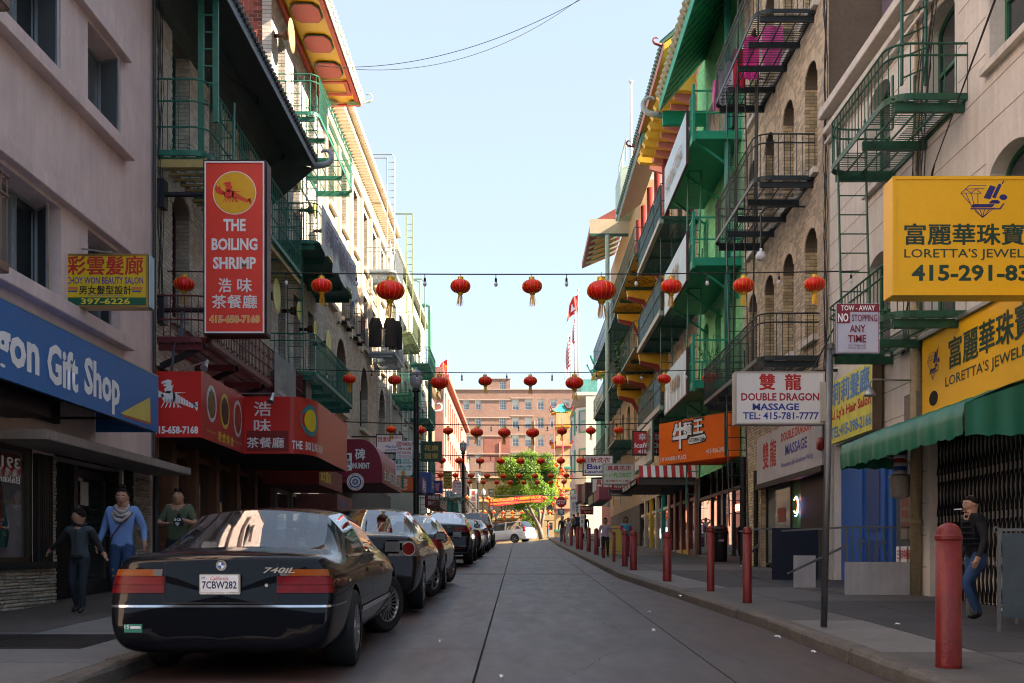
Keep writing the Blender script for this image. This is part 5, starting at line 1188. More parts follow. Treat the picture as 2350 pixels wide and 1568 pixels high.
for x in (5.15, 5.62): q.tube([(x, 26.0, 18), (x, 26.2, 12.5), (x+.05, 26.6, 9.1), (x-.02, 26.7, 8.9)], .024, 6); q.tube([(x, 26.4, 12.4), (x+.06, 27.1, 5.3)], .022, 6)
o = q.build('handrails', BKI, None); tag(o, 'thin dark handrails of the steep stairs on the beige brick wall', 'handrail')
PINKC = [((.75, .04, .28), 'bright pink'), ((.5, .02, .05), 'crimson'), ((.75, .10, .35), 'hot pink'), ((.55, .55, .62), 'pale grey'), ((.6, .6, .62), 'white'), ((.8, .15, .4), 'rose')]
for k, (x, y, z, w_, h_) in enumerate(((5.25, 26.0, 13.35, .35, 1.0), (5.1, 26.5, 13.3, .3, .95), (5.6, 25.6, 13.4, .45, 1.05), (5.0, 27.1, 13.25, .25, .8), (4.95, 27.5, 13.2, .22, .85), (4.84, 27.8, 13.1, .15, .75))):
 q = MB(); vs = [(x+w_*i_/5, y+.06*math.sin(i_*2+j), z-h_*j/4) for j in range(5) for i_ in range(6)]; q.add(vs, [(j*6+i_, j*6+i_+1, j*6+i_+7, j*6+i_+6) for j in range(4) for i_ in range(5)]); o = q.build('washing', mat('wash_%s' % PINKC[k][1].replace(' ', '_'), PINKC[k][0], .85), None, smooth=True); tag(o, '%s cloth drying on the highest black fire escape' % PINKC[k][1], 'washing')
o = MB().lathe([(.01, -.11), (.08, -.085), (.11, 0), (.08, .085), (.03, .105), (.03, .16)], (5.15, 23.7, ZY(23.7, 588)), 24).build('globe_lamp', mat('opal_glass', (.72, .74, .78), .25), None, smooth=True); tag(o, 'white globe lamp hanging from a pipe arm on the beige brick wall', 'wall lamp')
q = MB(); zg = ZY(23.7, 588)+.15; q.tube([(5.15, 23.7, zg), (5.15, 23.7, zg+.75), (5.3, 23.7, zg+.9), (XR, 23.7, zg+.9)], .02, 6); q.build('arm', BKI, o)
# double dragon signs
SW = mat('sign_white', (.78, .79, .81), .45, var=.05)
Yd = 21.2; t = fsign('massage_box_sign', 'white box sign reading Double Dragon Massage with red and blue letters', (1687, 853, 1893, 974), Yd, SW, th=.3, edge=.03, fm=mat('cream_case', (.5, .48, .44), .5, dirt=.2))
ytext('雙', (1743, 859, 1778, 895), Yd, REDL, t, .03); ytext('龍', (1802, 859, 1838, 895), Yd, REDL, t, .03); DR = mat('dark_red_letter', (.40, .01, .04), .5)
ytext('DOUBLE DRAGON', (1701, 902, 1880, 920), Yd, DR, t, .028); ytext('MASSAGE', (1727, 926, 1834, 942), Yd, BLUL, t, .028); ytext('TEL: 415-781-7777', (1705, 946, 1879, 963), Yd, BLUL, t, .02)
MB().box(PY(Yd, 1881, 0).x, PY(Yd, 1893, 0).x, Yd-.08, Yd+.2, ZY(Yd, 968), ZY(Yd, 878)).build('service_box', mat('cream_case', ()), t); q = MB(); q.bar((5.4, Yd+.15, ZY(Yd, 853)), (6.1, Yd+.15, ZY(Yd, 853)+.05), .05); q.bar((5.6, Yd+.15, ZY(Yd, 853)), (6.1, Yd+.4, ZY(Yd, 853)+.9), .02); q.build('bracket', BLK, t)
t = thing('massage_wall_sign', 'long white panel above the shop window with red characters and the word Massage', 'shop sign', (XR-.1, 25, 3.0))
Xw = XR-.12; MB().box(Xw, Xw+.1, 22.0, 28.0, 3.03, 4.15).build('board', mat('sign_grey_white', (.50, .48, .49), .5, var=.15, vs=2), t); MB().box(Xw-.03, Xw+.1, 21.95, 28.05, 2.9, 3.02).build('sill_beam', BLK, t)
for cc, (y, s_) in zip((0, 1), ((27.3, '雙'), (26.5, '龍'))): text(s_, (Xw, y, 3.35), (0, -1, 0), (0, 0, 1), .62, .62, REDL, t, .02)
text('DOUBLE DRAGON', (Xw, 25.4, 3.82), (0, -1, 0), (0, 0, 1), 2.6, .2, REDL, t, .03); text('MASSAGE', (Xw, 25.0, 3.48), (0, -1, 0), (0, 0, 1), 1.9, .24, BLUL, t, .03); text('Presented By Anthony Wang', (Xw, 25.4, 3.2), (0, -1, 0), (0, 0, 1), 2.8, .15, BLUL, t, shear=.3)
o = MB().lathe([(.11, 0), (.14, .03), (.12, .1)], (XR-.02, 22.0, 3.3), 16, 'x').build('alarm_bell', mat('alarm_red', (.35, .02, .02), .4), None, smooth=True); o.scale = (-1, 1, 1); o.location = (XR-.15, 22.0, 3.3); tag(o, 'round red alarm bell on the pier beside the massage sign', 'alarm bell')
q = MB(); q.tube([(XR-.08, 28.3, 3.4), (XR-.08, 28.3, .6)], .06, 8); q.tube([(XR-.08, 29.9, 3.9), (XR-.08, 29.9, .6)], .09, 8); o = q.build('drainpipe', BLK, None); tag(o, 'black downpipes on the yellow brick pier of the massage shop', 'pipe')
# ---- green building with white blue boards on its balconies
GWL = mat('green_wall', (.20, .62, .30), .75, var=.15, streak=.15); GWB = mat('green_brick', (.22, .66, .33), .75, var=.12, rand=.1); GDK = mat('green_trim', (.0, .30, .17), .5, var=.12)
b = thing('green_building', 'bright green painted building with stacked balconies and green roof', 'building', (XR, 34, 0))
ops = [(ya, ya+1.0, z0, z0+2.3, .6 if z0 < 12 else 0) for ya in (31.3, 33.6, 35.8) for z0 in (6.5, 9.9, 13.3)]
facade(b, XR, 30.3, 38, 3.9, 17.6, ops, GWL, depth=.3, name='upper_wall'); bricks(b, XR, 30.3, 38, 3.9, 17.6, ops, GWB, bw=.22, bh=.085, jamb=.25)
for o in ops: window(b, XR, o, GDK, GL, inset=.2)
for k, (z, zbot, ztop) in enumerate(((12.86, 12.25, 13.7), (9.4, 8.98, 10.3), (6.05, 5.8, 7.05))):
 t = thing('green_balcony', 'solid green balcony with a pale blue board along its front, %s' % ['topmost', 'middle', 'lowest, with potted plants'][k], 'balcony', (5.4, 33.2, z))
 MB().box(4.78, XR, 30.45, 36.6, z-.22, z).build('floor', GDK, t)
 q = MB()
 for y in (30.9, 33.4, 35.9): q.bar((XR, y, z-1.0), (5.0, y, z-.2), .06)
 q.build('strut', GDK, t); q = MB()
 for zz in (.5, 1.1): q.bar((4.8, 30.48, z+zz), (XR, 30.48, z+zz), .04); q.bar((4.8, 30.48, z+zz), (4.8, 31.2, z+zz), .04)
 for x in (4.8, 5.15, 5.5, 5.8, 6.05): q.bar((x, 30.48, z), (x, 30.48, z+1.1), .03)
 for y in [30.6+.14*j for j in range(5)]: q.bar((4.8, y, z), (4.8, y, z+1.1), .022)
 q.bar((4.78, 30.46, z-.3), (4.78, 30.46, z+1.25), .08); q.build('handrail', GDK, t)
 MB().box(4.70, 4.745, 31.25, 35.9, zbot, ztop).build('board', mat('board_blue', (.42, .56, .66), .5, var=.08, vs=1), t); MB().box(4.69, 4.76, 31.2, 31.25, zbot-.04, ztop+.04).box(4.69, 4.76, 31.25, 35.9, zbot-.04, zbot).build('board_rim', mat('rim_maroon', (.08, .02, .03), .5), t)
 q = MB()
 for y in (36.1, 36.3, 36.5): q.bar((4.8, y, z), (4.8, y, z+1.1), .03)
 q.build('far_rail', GDK, t)
 GL_ = mat('gold_letter', (.25, .13, .03), .45, .5)
 tx = text(('HOP SING TONG', '合勝堂', '西灣同鄉會')[k], (4.70, 35.4 if k == 0 else 34.3, zbot+.42), (0, -1, 0), (0, 0, 1), (3.4, 1.5, 1.9)[k], (.42, .5, .36)[k], GL_, t, .03, lift=.05)
 if k == 2:
  text('SINCE', (4.70, 35.7, zbot+.95), (0, -1, 0), (0, 0, 1), .01, .01, WHT, t)
  for j in range(6): MB().prism([(4.695, 35.5-j*.75, zbot+.02), (4.695, 35.3-j*.75, zbot+.02), (4.695, 35.2-j*.75, zbot+.6), (4.695, 35.42-j*.75, zbot+.75)], (-.003, 0, 0)).build('painted_flame', WHT, t)
 q = MB()
 for x in (5.0, 5.38): q.tube([(x, 33.3, z-3.3), (x+.02, 32.8, z+.9)], .025, 6)
 for j in range(1, 12): q.tube([(5.0, 33.3-.12*j*.3, z-3.3+j*.34), (5.38, 33.3-.12*j*.3, z-3.3+j*.34)], .014, 5)
 q.build('ladder', mat('pale_green_iron', (.06, .24, .17), .5), t)
for i, (y, x) in enumerate(((31.0, 5.3), (31.6, 5.6))):
 t = thing('potted_plant', 'thin leafy plant in a %s on the lowest green balcony' % ['white bucket', 'terracotta pot'][i], 'plant', (x, y, 6.06)); MB().lathe([(.14, 0), (.18, .35), (.19, .36)], (x, y, 6.06), 14).build('pot', [WHT, mat('terracotta', (.3, .09, .04), .8)][i], t, smooth=True)
 LE = mat('leaf_green', (.04, .12, .03), .6, rand=.4); q = MB(); q2 = MB()
 for k in range(9):
  a_ = k*.7; tip = Vector((x+.35*math.cos(a_), y+.35*math.sin(a_), 6.9+.5*rnd.random())); q2.tube([(x, y, 6.4), tip], .006, 4)
  for j in range(9):
   p = Vector((x, y, 6.4)).lerp(tip, .35+.07*j); d = Vector((rnd.uniform(-1, 1), rnd.uniform(-1, 1), rnd.uniform(-.3, .3))).normalized()*.13; n_ = d.cross(Vector((0, 0, 1))).normalized()*.025; q.add([p, p+d*.5+n_, p+d, p+d*.5-n_], [(0, 1, 2, 3)])
 q.build('foliage', LE, t, recalc=False); q2.build('stem', LE, t)
CRT = mat('cream_tile', (.46, .40, .27), .6, var=.25, dirt=.3)
tiled_eave(b, XR, 4.62, 27.5, 36.5, 17.5, 15.8, GDK, CRT, GDK, step=.42, th=.25, tile_r=.14)
hook(b, (4.35, 36.6, 16.1), .42, mat('horn_cream', (.42, .42, .38), .6), -1, wd=.13)
MB().box(4.7, XR, 36.3, 36.5, 15.3, 15.75).build('end_beam', GDK, b); q = MB()
for k in range(14): q.bar((4.66, 27.6+k*.63, 15.79), (6.08, 27.6+k*.63, 17.42), .015, .02)
q.build('board_joints', mat('green_joint', (.0, .1, .06), .6), b)
MB().box(XR-.06, XR-.01, 31.5, 35.5, 13.4, 15.4).build('painted_board', mat('board_black', (.03, .03, .025), .6), b); text('合勝總堂', (XR-.06, 35.2, 13.6), (0, -1, 0), (0, 0, 1), 3.4, 1.4, GL_, b, .03)
o = MB().tube([(5.75, 30.7, 4.0), (5.75, 30.7, 19)], .085, 12).build('drainpipe', mat('teal_pipe', (.03, .24, .20), .45, var=.15, dirt=.2), None, smooth=True); tag(o, 'teal green drainpipe running the full height at the near edge of the green building', 'pipe')
# shopfront of the cafe
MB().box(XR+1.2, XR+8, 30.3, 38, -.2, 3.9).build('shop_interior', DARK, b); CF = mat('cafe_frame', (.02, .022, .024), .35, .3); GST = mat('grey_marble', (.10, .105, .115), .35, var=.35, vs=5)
q = MB()
for y in (30.35, 31.7, 33.2, 34.1, 35.2, 37.7): q.box(XR-.02, XR+.08, y, y+.14, .8, 3.9)
q.box(XR-.02, XR+.08, 30.35, 37.8, 3.1, 3.2); fr = q.build('shop_window', CF, b)
for ya, yb in ((30.49, 31.7), (31.84, 33.2), (33.34, 34.1), (34.24, 35.2), (35.34, 37.7)): MB().quad((XR+.03, ya, 1.2), (XR+.03, yb, 1.2), (XR+.03, yb, 3.1), (XR+.03, ya, 3.1)).build('pane', GLC, fr)
MB().box(XR-.03, XR+.1, 30.4, 33.1, .6, 1.25).box(XR-.03, XR+.1, 35.3, 37.9, .6, 1.3).build('stall_riser', GST, b)
text('OPEN', (XR+.02, 31.5, 2.5), (0, -1, 0), (0, 0, 1), .6, .2, NE, b, .02)
# orange cafe sign
OG = mat('cafe_orange', (.88, .15, .006), .42, var=.04); t = thing('cafe_sign', 'orange wedge shaped sign of the Utopia Cafe with white beef noodle characters', 'shop sign', (5, 32, 3.97))
A, B = Vector((4.21, 33.4, 0)), Vector((5.79, 30.5, 0)); z0, z1 = 3.97, 5.2; D_ = (B-A); U_ = D_.normalized(); nrm = Vector((U_.y, -U_.x, 0)); nrm = nrm if nrm.y < 0 else -nrm
MB().prism([(A.x, A.y, z0), (B.x, B.y, z0), (6.06, 30.5, z0), (6.06, 33.4, z0)], (0, 0, z1-z0)).build('case', OG, t)
def ct(s_, bx, m_, bold, **k):
 f0, f1 = ((bx[0]-1513)/163)**1.0, ((bx[2]-1513)/163)**1.0; f0 = f0*1.04; f1 = f1*1.0; p = A+D_*f0; yy = p.y; xm = (bx[0]+bx[2])/2
 zb_ = ZY(yy, bx[3]); zt_ = ZY(yy, bx[1]); return text(s_, Vector((p.x, p.y, zb_))+nrm*.004, U_, (0, 0, 1), D_.length*(f1-f0), zt_-zb_, m_, t, bold, **k)
ct('牛', (1546, 972, 1583, 1034), BLKL, .075); ct('麵', (1569, 968, 1594, 1004), BLKL, .075); ct('王', (1592, 963, 1620, 1000), BLKL, .075)
ct('牛', (1548, 974, 1581, 1031), WHT, .04, lift=.02); ct('麵', (1571, 970, 1592, 1001), WHT, .02, lift=.02); ct('王', (1594, 965, 1617, 996), WHT, .04, lift=.02)
p0 = A+D_*.44; q = MB(); zc = ZY(32.1, 1011)
for rr, ll, mm_ in ((.12, .01, BLKL), (.095, .02, WHT)):
 L2 = .62; P = [(-L2*.5+rr*math.cos(a_), rr*math.sin(a_)) for a_ in [math.pi/2+math.pi*k/8 for k in range(9)]]+[(L2*.5+rr*math.cos(a_), rr*math.sin(a_)) for a_ in [-math.pi/2+math.pi*k/8 for k in range(9)]]
 c_ = A+D_*.56+Vector((0, 0, zc)); MB().add([c_+U_*u+Vector((0, 0, v+u*.06))+nrm*ll for u, v in P], [tuple(range(len(P)))]).build('pill', mm_, t, recalc=False)
ct('UTOPIA Cafe', (1585, 1007, 1623, 1016), BLKL, .03, lift=.03); ct('139 WAVERLY PLACE', (1517, 1051, 1579, 1061), WHT, .01); ct('415-956-2902', (1620, 1031, 1668, 1042), WHT, .01)
b = None
# ================================================================= right side, farther up the street
BRB = mat('brown_brick', (.50, .35, .23), .8, var=.15, rand=.2, dirt=.25); BRM = mat('brown_mortar2', (.15, .10, .07), .9); DGN = mat('deep_green', (.012, .075, .055), .5, var=.2, dirt=.2)
MARW = mat('maroon_wood', (.20, .025, .02), .5, var=.15); MUS = mat('mustard', (.62, .38, .03), .5, var=.1); TQ = mat('turquoise', (.03, .30, .25), .5, var=.1)
# brown brick association building with dark green glazed balconies
b = thing('brown_brick_building', 'brown brick building with dark green balconies and a yellow bracketed roof', 'building', (XR, 44, 0))
ops = [(ya, ya+1.3, z0, z0+2.2, .6) for ya in (38.8, 41.5) for z0 in (6.6, 10, 13.2)]
facade(b, XR, 38, 45, 3.9, 18.6, ops, BRM, depth=.3, name='upper_wall'); bricks(b, XR, 38, 45, 3.9, 18.6, ops, BRB, bw=.24, bh=.1)
for o in ops: window(b, XR, o, DGN, GL, inset=.2); arch_ring(b, XR, o, BRB, w=.25, nb=11)
for k, z in enumerate((12.7, 9.6, 6.4)):
 t = balcony('dark green balcony with glazed rail on the brown brick building, %s' % ['highest', 'middle', 'lowest'][k], XR, 4.8, 37.7, 44.8, z, DGN, rail=1.15, step=.22, r=.04, beams=4, mids=(.5,), fine=False, slats=True, name='balcony', cat='balcony', ladder=[(39, 5.0, 5.4, z-3.1, .4)])
 for j in range(7): MB().box(4.81, 4.82, 37.8+j, 38.7+j, z+.05, z+1.05).build('pane', glassmat('balcony_glass', (.05, .07, .07), clear=.6), t)
 MB().box(4.76, 4.9, 37.7, 44.8, z-.2, z-.02).build('fascia', mat('pale_edge', (.32, .33, .30), .6), t)
MB().box(4.62, 4.68, 38.5, 44.2, 4.5, 6.0).build('board_case', DGN, b); MB().box(4.6, 4.62, 38.6, 44.1, 4.6, 5.95).build('name_board', mat('board_white', (.55, .55, .52), .5), b); text('至孝篤親公所', (4.6, 43.8, 4.95), (0, -1, 0), (0, 0, 1), 5, .8, GL_, b, .03, lift=.02)
PNK = mat('pink_trim', (.42, .16, .15), .6)
for k in range(9):
 y = 38.6+k*.9
 MB().prism([(XR, y, 17.9), (5.0, y, 17.75), (4.9, y, 17.6), (5.0, y, 17.45), (XR, y, 17.35)], (0, .3, 0)).build('bracket', MUS, b); MB().prism([(XR, y+.4, 17.6), (5.45, y+.4, 17.5), (5.45, y+.4, 17.3), (XR, y+.4, 17.1)], (0, .2, 0)).build('bracket_low', PNK, b)
tiled_eave(b, XR, 4.9, 37.5, 47, 19.0, 18.3, MUS, mat('dark_green_tile', (.03, .09, .07), .5, var=.2), PNK, step=.3, th=.2, tile_r=.09)
for yy in (37.6, 46.9): hook(b, (4.65, yy, 18.65), .17, MARW, -1, wd=.06)
q = MB(); q.box(XR-.06, XR-.01, 38.2, 44.8, 15.9, 17.1); q.build('frieze', mat('tan_frieze', (.35, .20, .12), .6), b)
for k in range(16): MB().box(XR-.09, XR-.06, 38.4+k*.4, 38.6+k*.4, 16.0, 17.0).build('frieze_bar', PNK, b)
MB().box(XR+.9, XR+8, 38, 45, -.2, 3.9).build('shop_interior', DARK, b)
q = MB()
for y in (38.1, 39.8, 41.5, 43.2, 44.7): q.box(XR-.02, XR+.1, y, y+.18, .8, 3.9)
q.build('shop_window', MARW, b)
# second house: open loggia under a dark green roof
b = thing('loggia_building', 'brick house with red columned loggia under a dark green tiled roof', 'building', (XR, 50.5, 0))
ops = [(ya, ya+1.6, z0, z0+2.3, .7) for ya in (46, 48.8, 51.8) for z0 in (6.8, 10.4)]
facade(b, XR, 45, 56, 3.9, 13.4, ops, BRM, depth=.3); bricks(b, XR, 45, 56, 3.9, 13.4, ops, BRB, bw=.26, bh=.11)
for o in ops: window(b, XR, o, DGN, GL, inset=.2)
MB().box(XR+1.6, XR+8, 45, 56, 13.4, 18.2).build('loggia_wall', mat('loggia_back', (.30, .20, .06), .8), b)
for y in (45.4, 48, 50.7, 53.3, 55.6): MB().tube([(XR-.1, y, 13.5), (XR-.1, y, 18)], .17, 12).build('column', MARW, b, smooth=True)
for y in (46.6, 49.3): MB().box(XR+.3, XR+.35, y, y+1.0, 14.6, 17.6).build('curtain', mat('gold_curtain', (.45, .30, .07), .7, var=.3), b)
tiled_eave(b, XR, 4.96, 45, 55.5, 18.8, 18.0, mat('brown_soffit', (.10, .06, .035), .7), mat('dark_green_tile', ()), DGN, step=.3, th=.2, tile_r=.09)
MB().box(4.95, XR+.6, 44.95, 45.1, 17.7, 18.35).build('end_fascia', DGN, b)
q = MB()
for k in range(30): q.prism([(4.93, 45.2+k*.34, 17.95), (4.93, 45.4+k*.34, 17.95), (4.93, 45.3+k*.34, 17.75)], (-.02, 0, 0))
q.build('valance_points', mat('pale_edge', ()), b)
for k, (z, c) in enumerate(((13.5, 'upper'), (9.7, 'lower'))):
 t = balcony('balcony with painted yellow and black soffit on the loggia house, %s' % c, XR, 4.7, 45.2, 55.8, z, DGN, rail=1.1, step=.25, r=.04, beams=5, mids=(.5,), fine=False, name='balcony', cat='balcony', solid=MUS)
 q = MB()
 for j in range(6):
  yc = 46+j*1.75; z_ = z-.045; xm = 5.4
  for (u, v) in ((.6, .8), (.3, .4)): q.add([(xm-u, yc, z_), (xm, yc+v, z_), (xm+u, yc, z_), (xm, yc-v, z_), (xm-u+.1, yc, z_), (xm, yc+v-.12, z_), (xm+u-.1, yc, z_), (xm, yc-v+.12, z_)], [(0, 1, 5, 4), (1, 2, 6, 5), (2, 3, 7, 6), (3, 0, 4, 7)])
 q.build('soffit_pattern', BLK if k == 0 else MARW, t, recalc=False)
 for y in (45.5, 50.5, 55.3): MB().prism([(XR, y, z-.2), (4.9, y, z-.2), (4.95, y, z-.45), (5.7, y, z-.6), (XR, y, z-1.3)], (0, .25, 0)).build('bracket', MUS, t); MB().prism([(XR, y+.02, z-1.3), (5.7, y+.02, z-.6), (4.95, y+.02, z-.45), (4.95, y+.02, z-.6), (5.6, y+.02, z-.8), (XR-.1, y+.02, z-1.5)], (0, .21, 0)).build('bracket_edge', MARW, t)
MB().box(XR+.9, XR+8, 45, 56, -.2, 3.9).build('shop_interior', mat('warm_interior', (.10, .06, .03), .8, var=.5, vs=2), b)
for y, m_ in ((38.3, GST), (40.0, YEL), (41.7, BBR), (43.4, GST), (45.2, BBR), (47.2, TQ), (49.2, BBR), (51.4, YEL), (53.6, BBR)):
 q = MB(); q.box(XR-.03, XR+.12, y, y+.3, .9, 3.9).box(XR, XR+.1, y+.3, y+1.9, .9, 1.5).box(XR, XR+.1, y+.3, y+1.9, 3.2, 3.32); w_ = q.build('shop_frame', m_ if m_ is not YEL else MUS, b); MB().quad((XR+.05, y+.3, 1.5), (XR+.05, y+1.9, 1.5), (XR+.05, y+1.9, 3.2), (XR+.05, y+.3, 3.2)).build('pane', GLC, w_)
t = thing('hanging_plants', 'leafy potted shrubs spilling over a balcony rail of the loggia house', 'plant', (4.9, 52, 9.7)); q = MB()
for k in range(260):
 a_ = rnd.random()*6.28; rr = rnd.random()**.5*.7; p = Vector((4.75+.4*rr*math.cos(a_), 52+1.2*rr*math.sin(a_), 10.6+rnd.uniform(-.9, .9)*(1-rr*.4))); d = Vector((rnd.uniform(-1, 1), rnd.uniform(-1, 1), rnd.uniform(-1, .6))).normalized()*.2; n_ = d.cross(Vector((0, 0, 1))).normalized()*.07; q.add([p, p+d*.5+n_, p+d, p+d*.5-n_], [(0, 1, 2, 3)])
q.build('foliage', LE, t, recalc=False)
# third house: flat red and green coffered eave
b = thing('eaved_building', 'tan house with a flat red and green coffered eave and iron landings', 'building', (XR, 63, 0))
ops = [(ya, ya+1.5, z0, z0+2.4, .5) for ya in (57.5, 61, 64.5, 68.5) for z0 in (7.2, 11.2, 15.2)]
facade(b, XR, 56, 74, 3.9, 20.2, ops, bricktex('tan_brick_far', (.42, .25, .12), (.46, .29, .15), (.30, .22, .15), w=.3, h=.1, axis='y'), depth=.3)
for o in ops: window(b, XR, o, DGN, GL, inset=.2)
MB().prism([(XR, 62, 20.4), (4.0, 62, 19.5), (4.0, 62, 19.85), (XR, 62, 21.0)], (0, 8.6, 0)).build('eave', mat('faded_red_wood', (.28, .07, .06), .6), b)
MB().box(3.95, XR, 61.9, 61.98, 19.2, 20.0).build('end_fascia', mat('cream_wood', (.5, .42, .3), .6), b); MB().box(3.95, XR, 61.88, 61.98, 19.05, 19.2).build('green_strip', DGN, b)
for k in range(7):
 y = 62.5+k*1.15; MB().prism([(4.5, y, 19.58), (5.7, y, 20.1), (5.7, y, 20.16), (4.5, y, 19.64)], (0, .6, 0)).build('coffer', MUS, b); MB().prism([(4.2, y-.25, 19.45), (XR, y-.25, 20.2), (XR, y-.25, 20.3), (4.2, y-.25, 19.55)], (0, .15, 0)).build('rib', TG, b)
MB().box(5.3, XR+2, 58, 61, 19.6, 21.5).build('cornice_block', TG, b); q = MB(); 
for y in (57, 59, 61): q.tube([(5.5, y, 21.5), (5.5, y, 22.6)], .04, 6)
q.tube([(5.5, 57, 22.6), (5.5, 61, 22.6)], .04, 6); q.tube([(5.5, 61, 22.6), (XR+2, 61, 22.6)], .04, 6); q.build('roof_rail', TG, b)
q = MB(); q.tube([(4.9, 61.5, 19), (4.9, 61.5, 4)], .12, 8); q.tube([(4.9, 61.5, 15.5), (5.6, 60.5, 14.5), (5.7, 60.5, 13.8)], .12, 8); o = q.build('downpipe', TG, None); tag(o, 'pale green post and pipe in front of the coffered eave house', 'pipe')
for k, z in enumerate((13.6, 10.3, 7.2)):
 balcony('green black landing on the coffered eave house, %s' % ['highest', 'middle', 'lowest'][k], XR, 4.9, 57, 73, z, DGN, rail=1.1, step=.3, r=.1, beams=6, mids=(.5,), fine=False, ladder=[(60, 5.1, 5.5, z-3.2, .4)])
MB().box(XR-.02, XR+8, 56, 74, -.2, 3.9).build('shopfronts', mat('dim_shops', (.06, .05, .04), .7, var=.5, vs=1.5), b)
# pale blue bay window house and pagoda house beyond
PBW = mat('pale_bay', (.50, .54, .50), .7, var=.06, dirt=.1); TQ = mat('turquoise', (.03, .30, .25), .5, var=.1)
b = thing('bay_window_building', 'pale house with angled bay windows and turquoise frames', 'building', (6.3, 95, 0))
cb = thing('corner_house', 'dull red corner house at the right end of the block', 'building', (10, 79, 0)); MB().box(6.2, 14, 75, 83, -.2, 12).build('wall', mat('corner_red', (.25, .08, .06), .8, var=.2), cb)
bx0, bx1 = 5.3, 6.6
facade(b, 6.6, 97.7, 116, 0, 15.6, [], PBW, depth=.2)
for yb in (98.2, 104.5, 110.8):
 for zf in (5.4, 9.0, 12.4):
  P = [(6.6, yb), (5.2, yb+1.2), (5.2, yb+3.4), (6.6, yb+4.6)]
  MB().prism([(x, y, zf-1.2) for x, y in P], (0, 0, 3.4)).build('bay', PBW, b)
  for (p0, p1) in zip(P, P[1:]):
   p0, p1 = Vector((p0[0], p0[1], 0)), Vector((p1[0], p1[1], 0)); u = (p1-p0); L_ = u.length; u.normalize(); n_ = Vector((u.y, -u.x, 0)); n_ = n_ if n_.x < 0 or (abs(n_.x) < .01 and n_.y < 0) else -n_
   c0 = p0+u*L_*.22; c1 = p0+u*L_*.78; z0, z1 = zf, zf+1.9; f = MB()
   for (a_, c_) in ((c0+Vector((0, 0, z0)), c1+Vector((0, 0, z0))), (c0+Vector((0, 0, z1)), c1+Vector((0, 0, z1))), (c0+Vector((0, 0, z0)), c0+Vector((0, 0, z1))), (c1+Vector((0, 0, z0)), c1+Vector((0, 0, z1))), (c0+Vector((0, 0, (z0+z1)/2)), c1+Vector((0, 0, (z0+z1)/2)))): f.bar(a_+n_*.04, c_+n_*.04, .12)
   w_ = f.build('window', TQ, b); MB().quad(c0+n_*.02+Vector((0, 0, z0)), c1+n_*.02+Vector((0, 0, z0)), c1+n_*.02+Vector((0, 0, z1)), c0+n_*.02+Vector((0, 0, z1))).build('pane', glassmat('pale_pane', (.25, .27, .26), rough=.1), w_)
MB().box(5.0, 7, 97.6, 116, 15.5, 15.8).build('cornice', PBW, b); MB().box(5.6, 7, 97.6, 116, 15.8, 16.9).build('tiled_parapet', mat('ribbed_tile', (.10, .33, .30), .5, var=.3, vs=3, stretch=(1, 12, 1)), b)
q = MB()
for x in (6.55, 6.75): pass
MB().box(6.0, 6.8, 97.6, 97.9, 0, 15.4).build('front_wall', PBW, b)
b.location = (7.9, 121, -.35); b.scale = (1.27,)*3
b = thing('pagoda_tower', 'turquoise two tiered pagoda roof standing on a corner tower', 'tower', (6.4, 80, 12))
def pagoda(b, x, y, z, w, h, m, fm, body=None, bh=2.6):
 if body: MB().box(x-w*.62, x+w*.62, y-w*.62, y+w*.62, z-bh, z).build('storey', body, b)
 q = MB(); n_ = 9; W = [(-1, -1), (1, -1), (1, 1), (-1, 1)]
 ring = []
 for k in range(6):
  f_ = k/5; r_ = w*(1.25-f_*1.0); zz = z+h*(f_**1.5); 
  for (u, v) in W:
   for j in range(4): 
    u2, v2 = W[(W.index((u, v))+1) % 4]; t_ = j/4; lift = (abs(t_*2-1)**2 if j else 1)*.3*(1-f_)**2*h; ring.append((x+(u+(u2-u)*t_)*r_, y+(v+(v2-v)*t_)*r_, zz+lift))
 q.add(ring, [(k*16+j, k*16+(j+1) % 16, (k+1)*16+(j+1) % 16, (k+1)*16+j) for k in range(5) for j in range(16)]+[tuple(range(16))]); q.build('tiled_roof', m, b)
 for (u, v) in W: q = MB(); q.tube([(x+u*w*.4, y+v*w*.4, z+h*.9), (x+u*w*.8, y+v*w*.8, z+h*.45), (x+u*w*1.25, y+v*w*1.25, z+h*.34), (x+u*w*1.42, y+v*w*1.42, z+h*.62)], .09, 6); q.build('ridge', fm, b)
 q = MB()
 for j in range(10):
  for s_ in (-1, 1): q.bar((x-w*1.2+j*w*.26, y+s_*w*1.2, z-.05), (x-w*1.2+j*w*.26, y+s_*w*.6, z+.1), .08); q.bar((x+s_*w*1.2, y-w*1.2+j*w*.26, z-.05), (x+s_*w*.6, y-w*1.2+j*w*.26, z+.1), .08)
 q.build('rafter', MUS, b, kind='stuff')
pagoda(b, 6.8, 78.5, 14.0, 1.3, 1.8, TQ, TQ, TQ, 2.0); MB().box(5.7, 8, 77.3, 82, 8, 12.1).build('storey', mat('green_storey', (.10, .32, .22), .7, var=.3), b)
b = thing('pagoda_house', 'far yellow and red pagoda fronted house hung with lanterns', 'building', (6.6, 125, 0))
MB().box(3.95, 5.4, 117.6, 123, -1, 16.5).build('body', mat('ochre_body', (.45, .35, .18), .8, var=.3, vs=1), b)
for k, z in enumerate((16.6, 13.0, 9.4)): pagoda(b, 4.55, 119, z, .85, 1.0, MUS if k else TQ, MARW, mat('ochre_body', ()) if k == 0 else PNK, 2.9)
for k in range(6): MB().box(3.85, 5.5, 117.2, 121, 4.0+k*2.2, 4.2+k*2.2).build('floor_band', [TQ, MARW, MUS][k % 3], b)
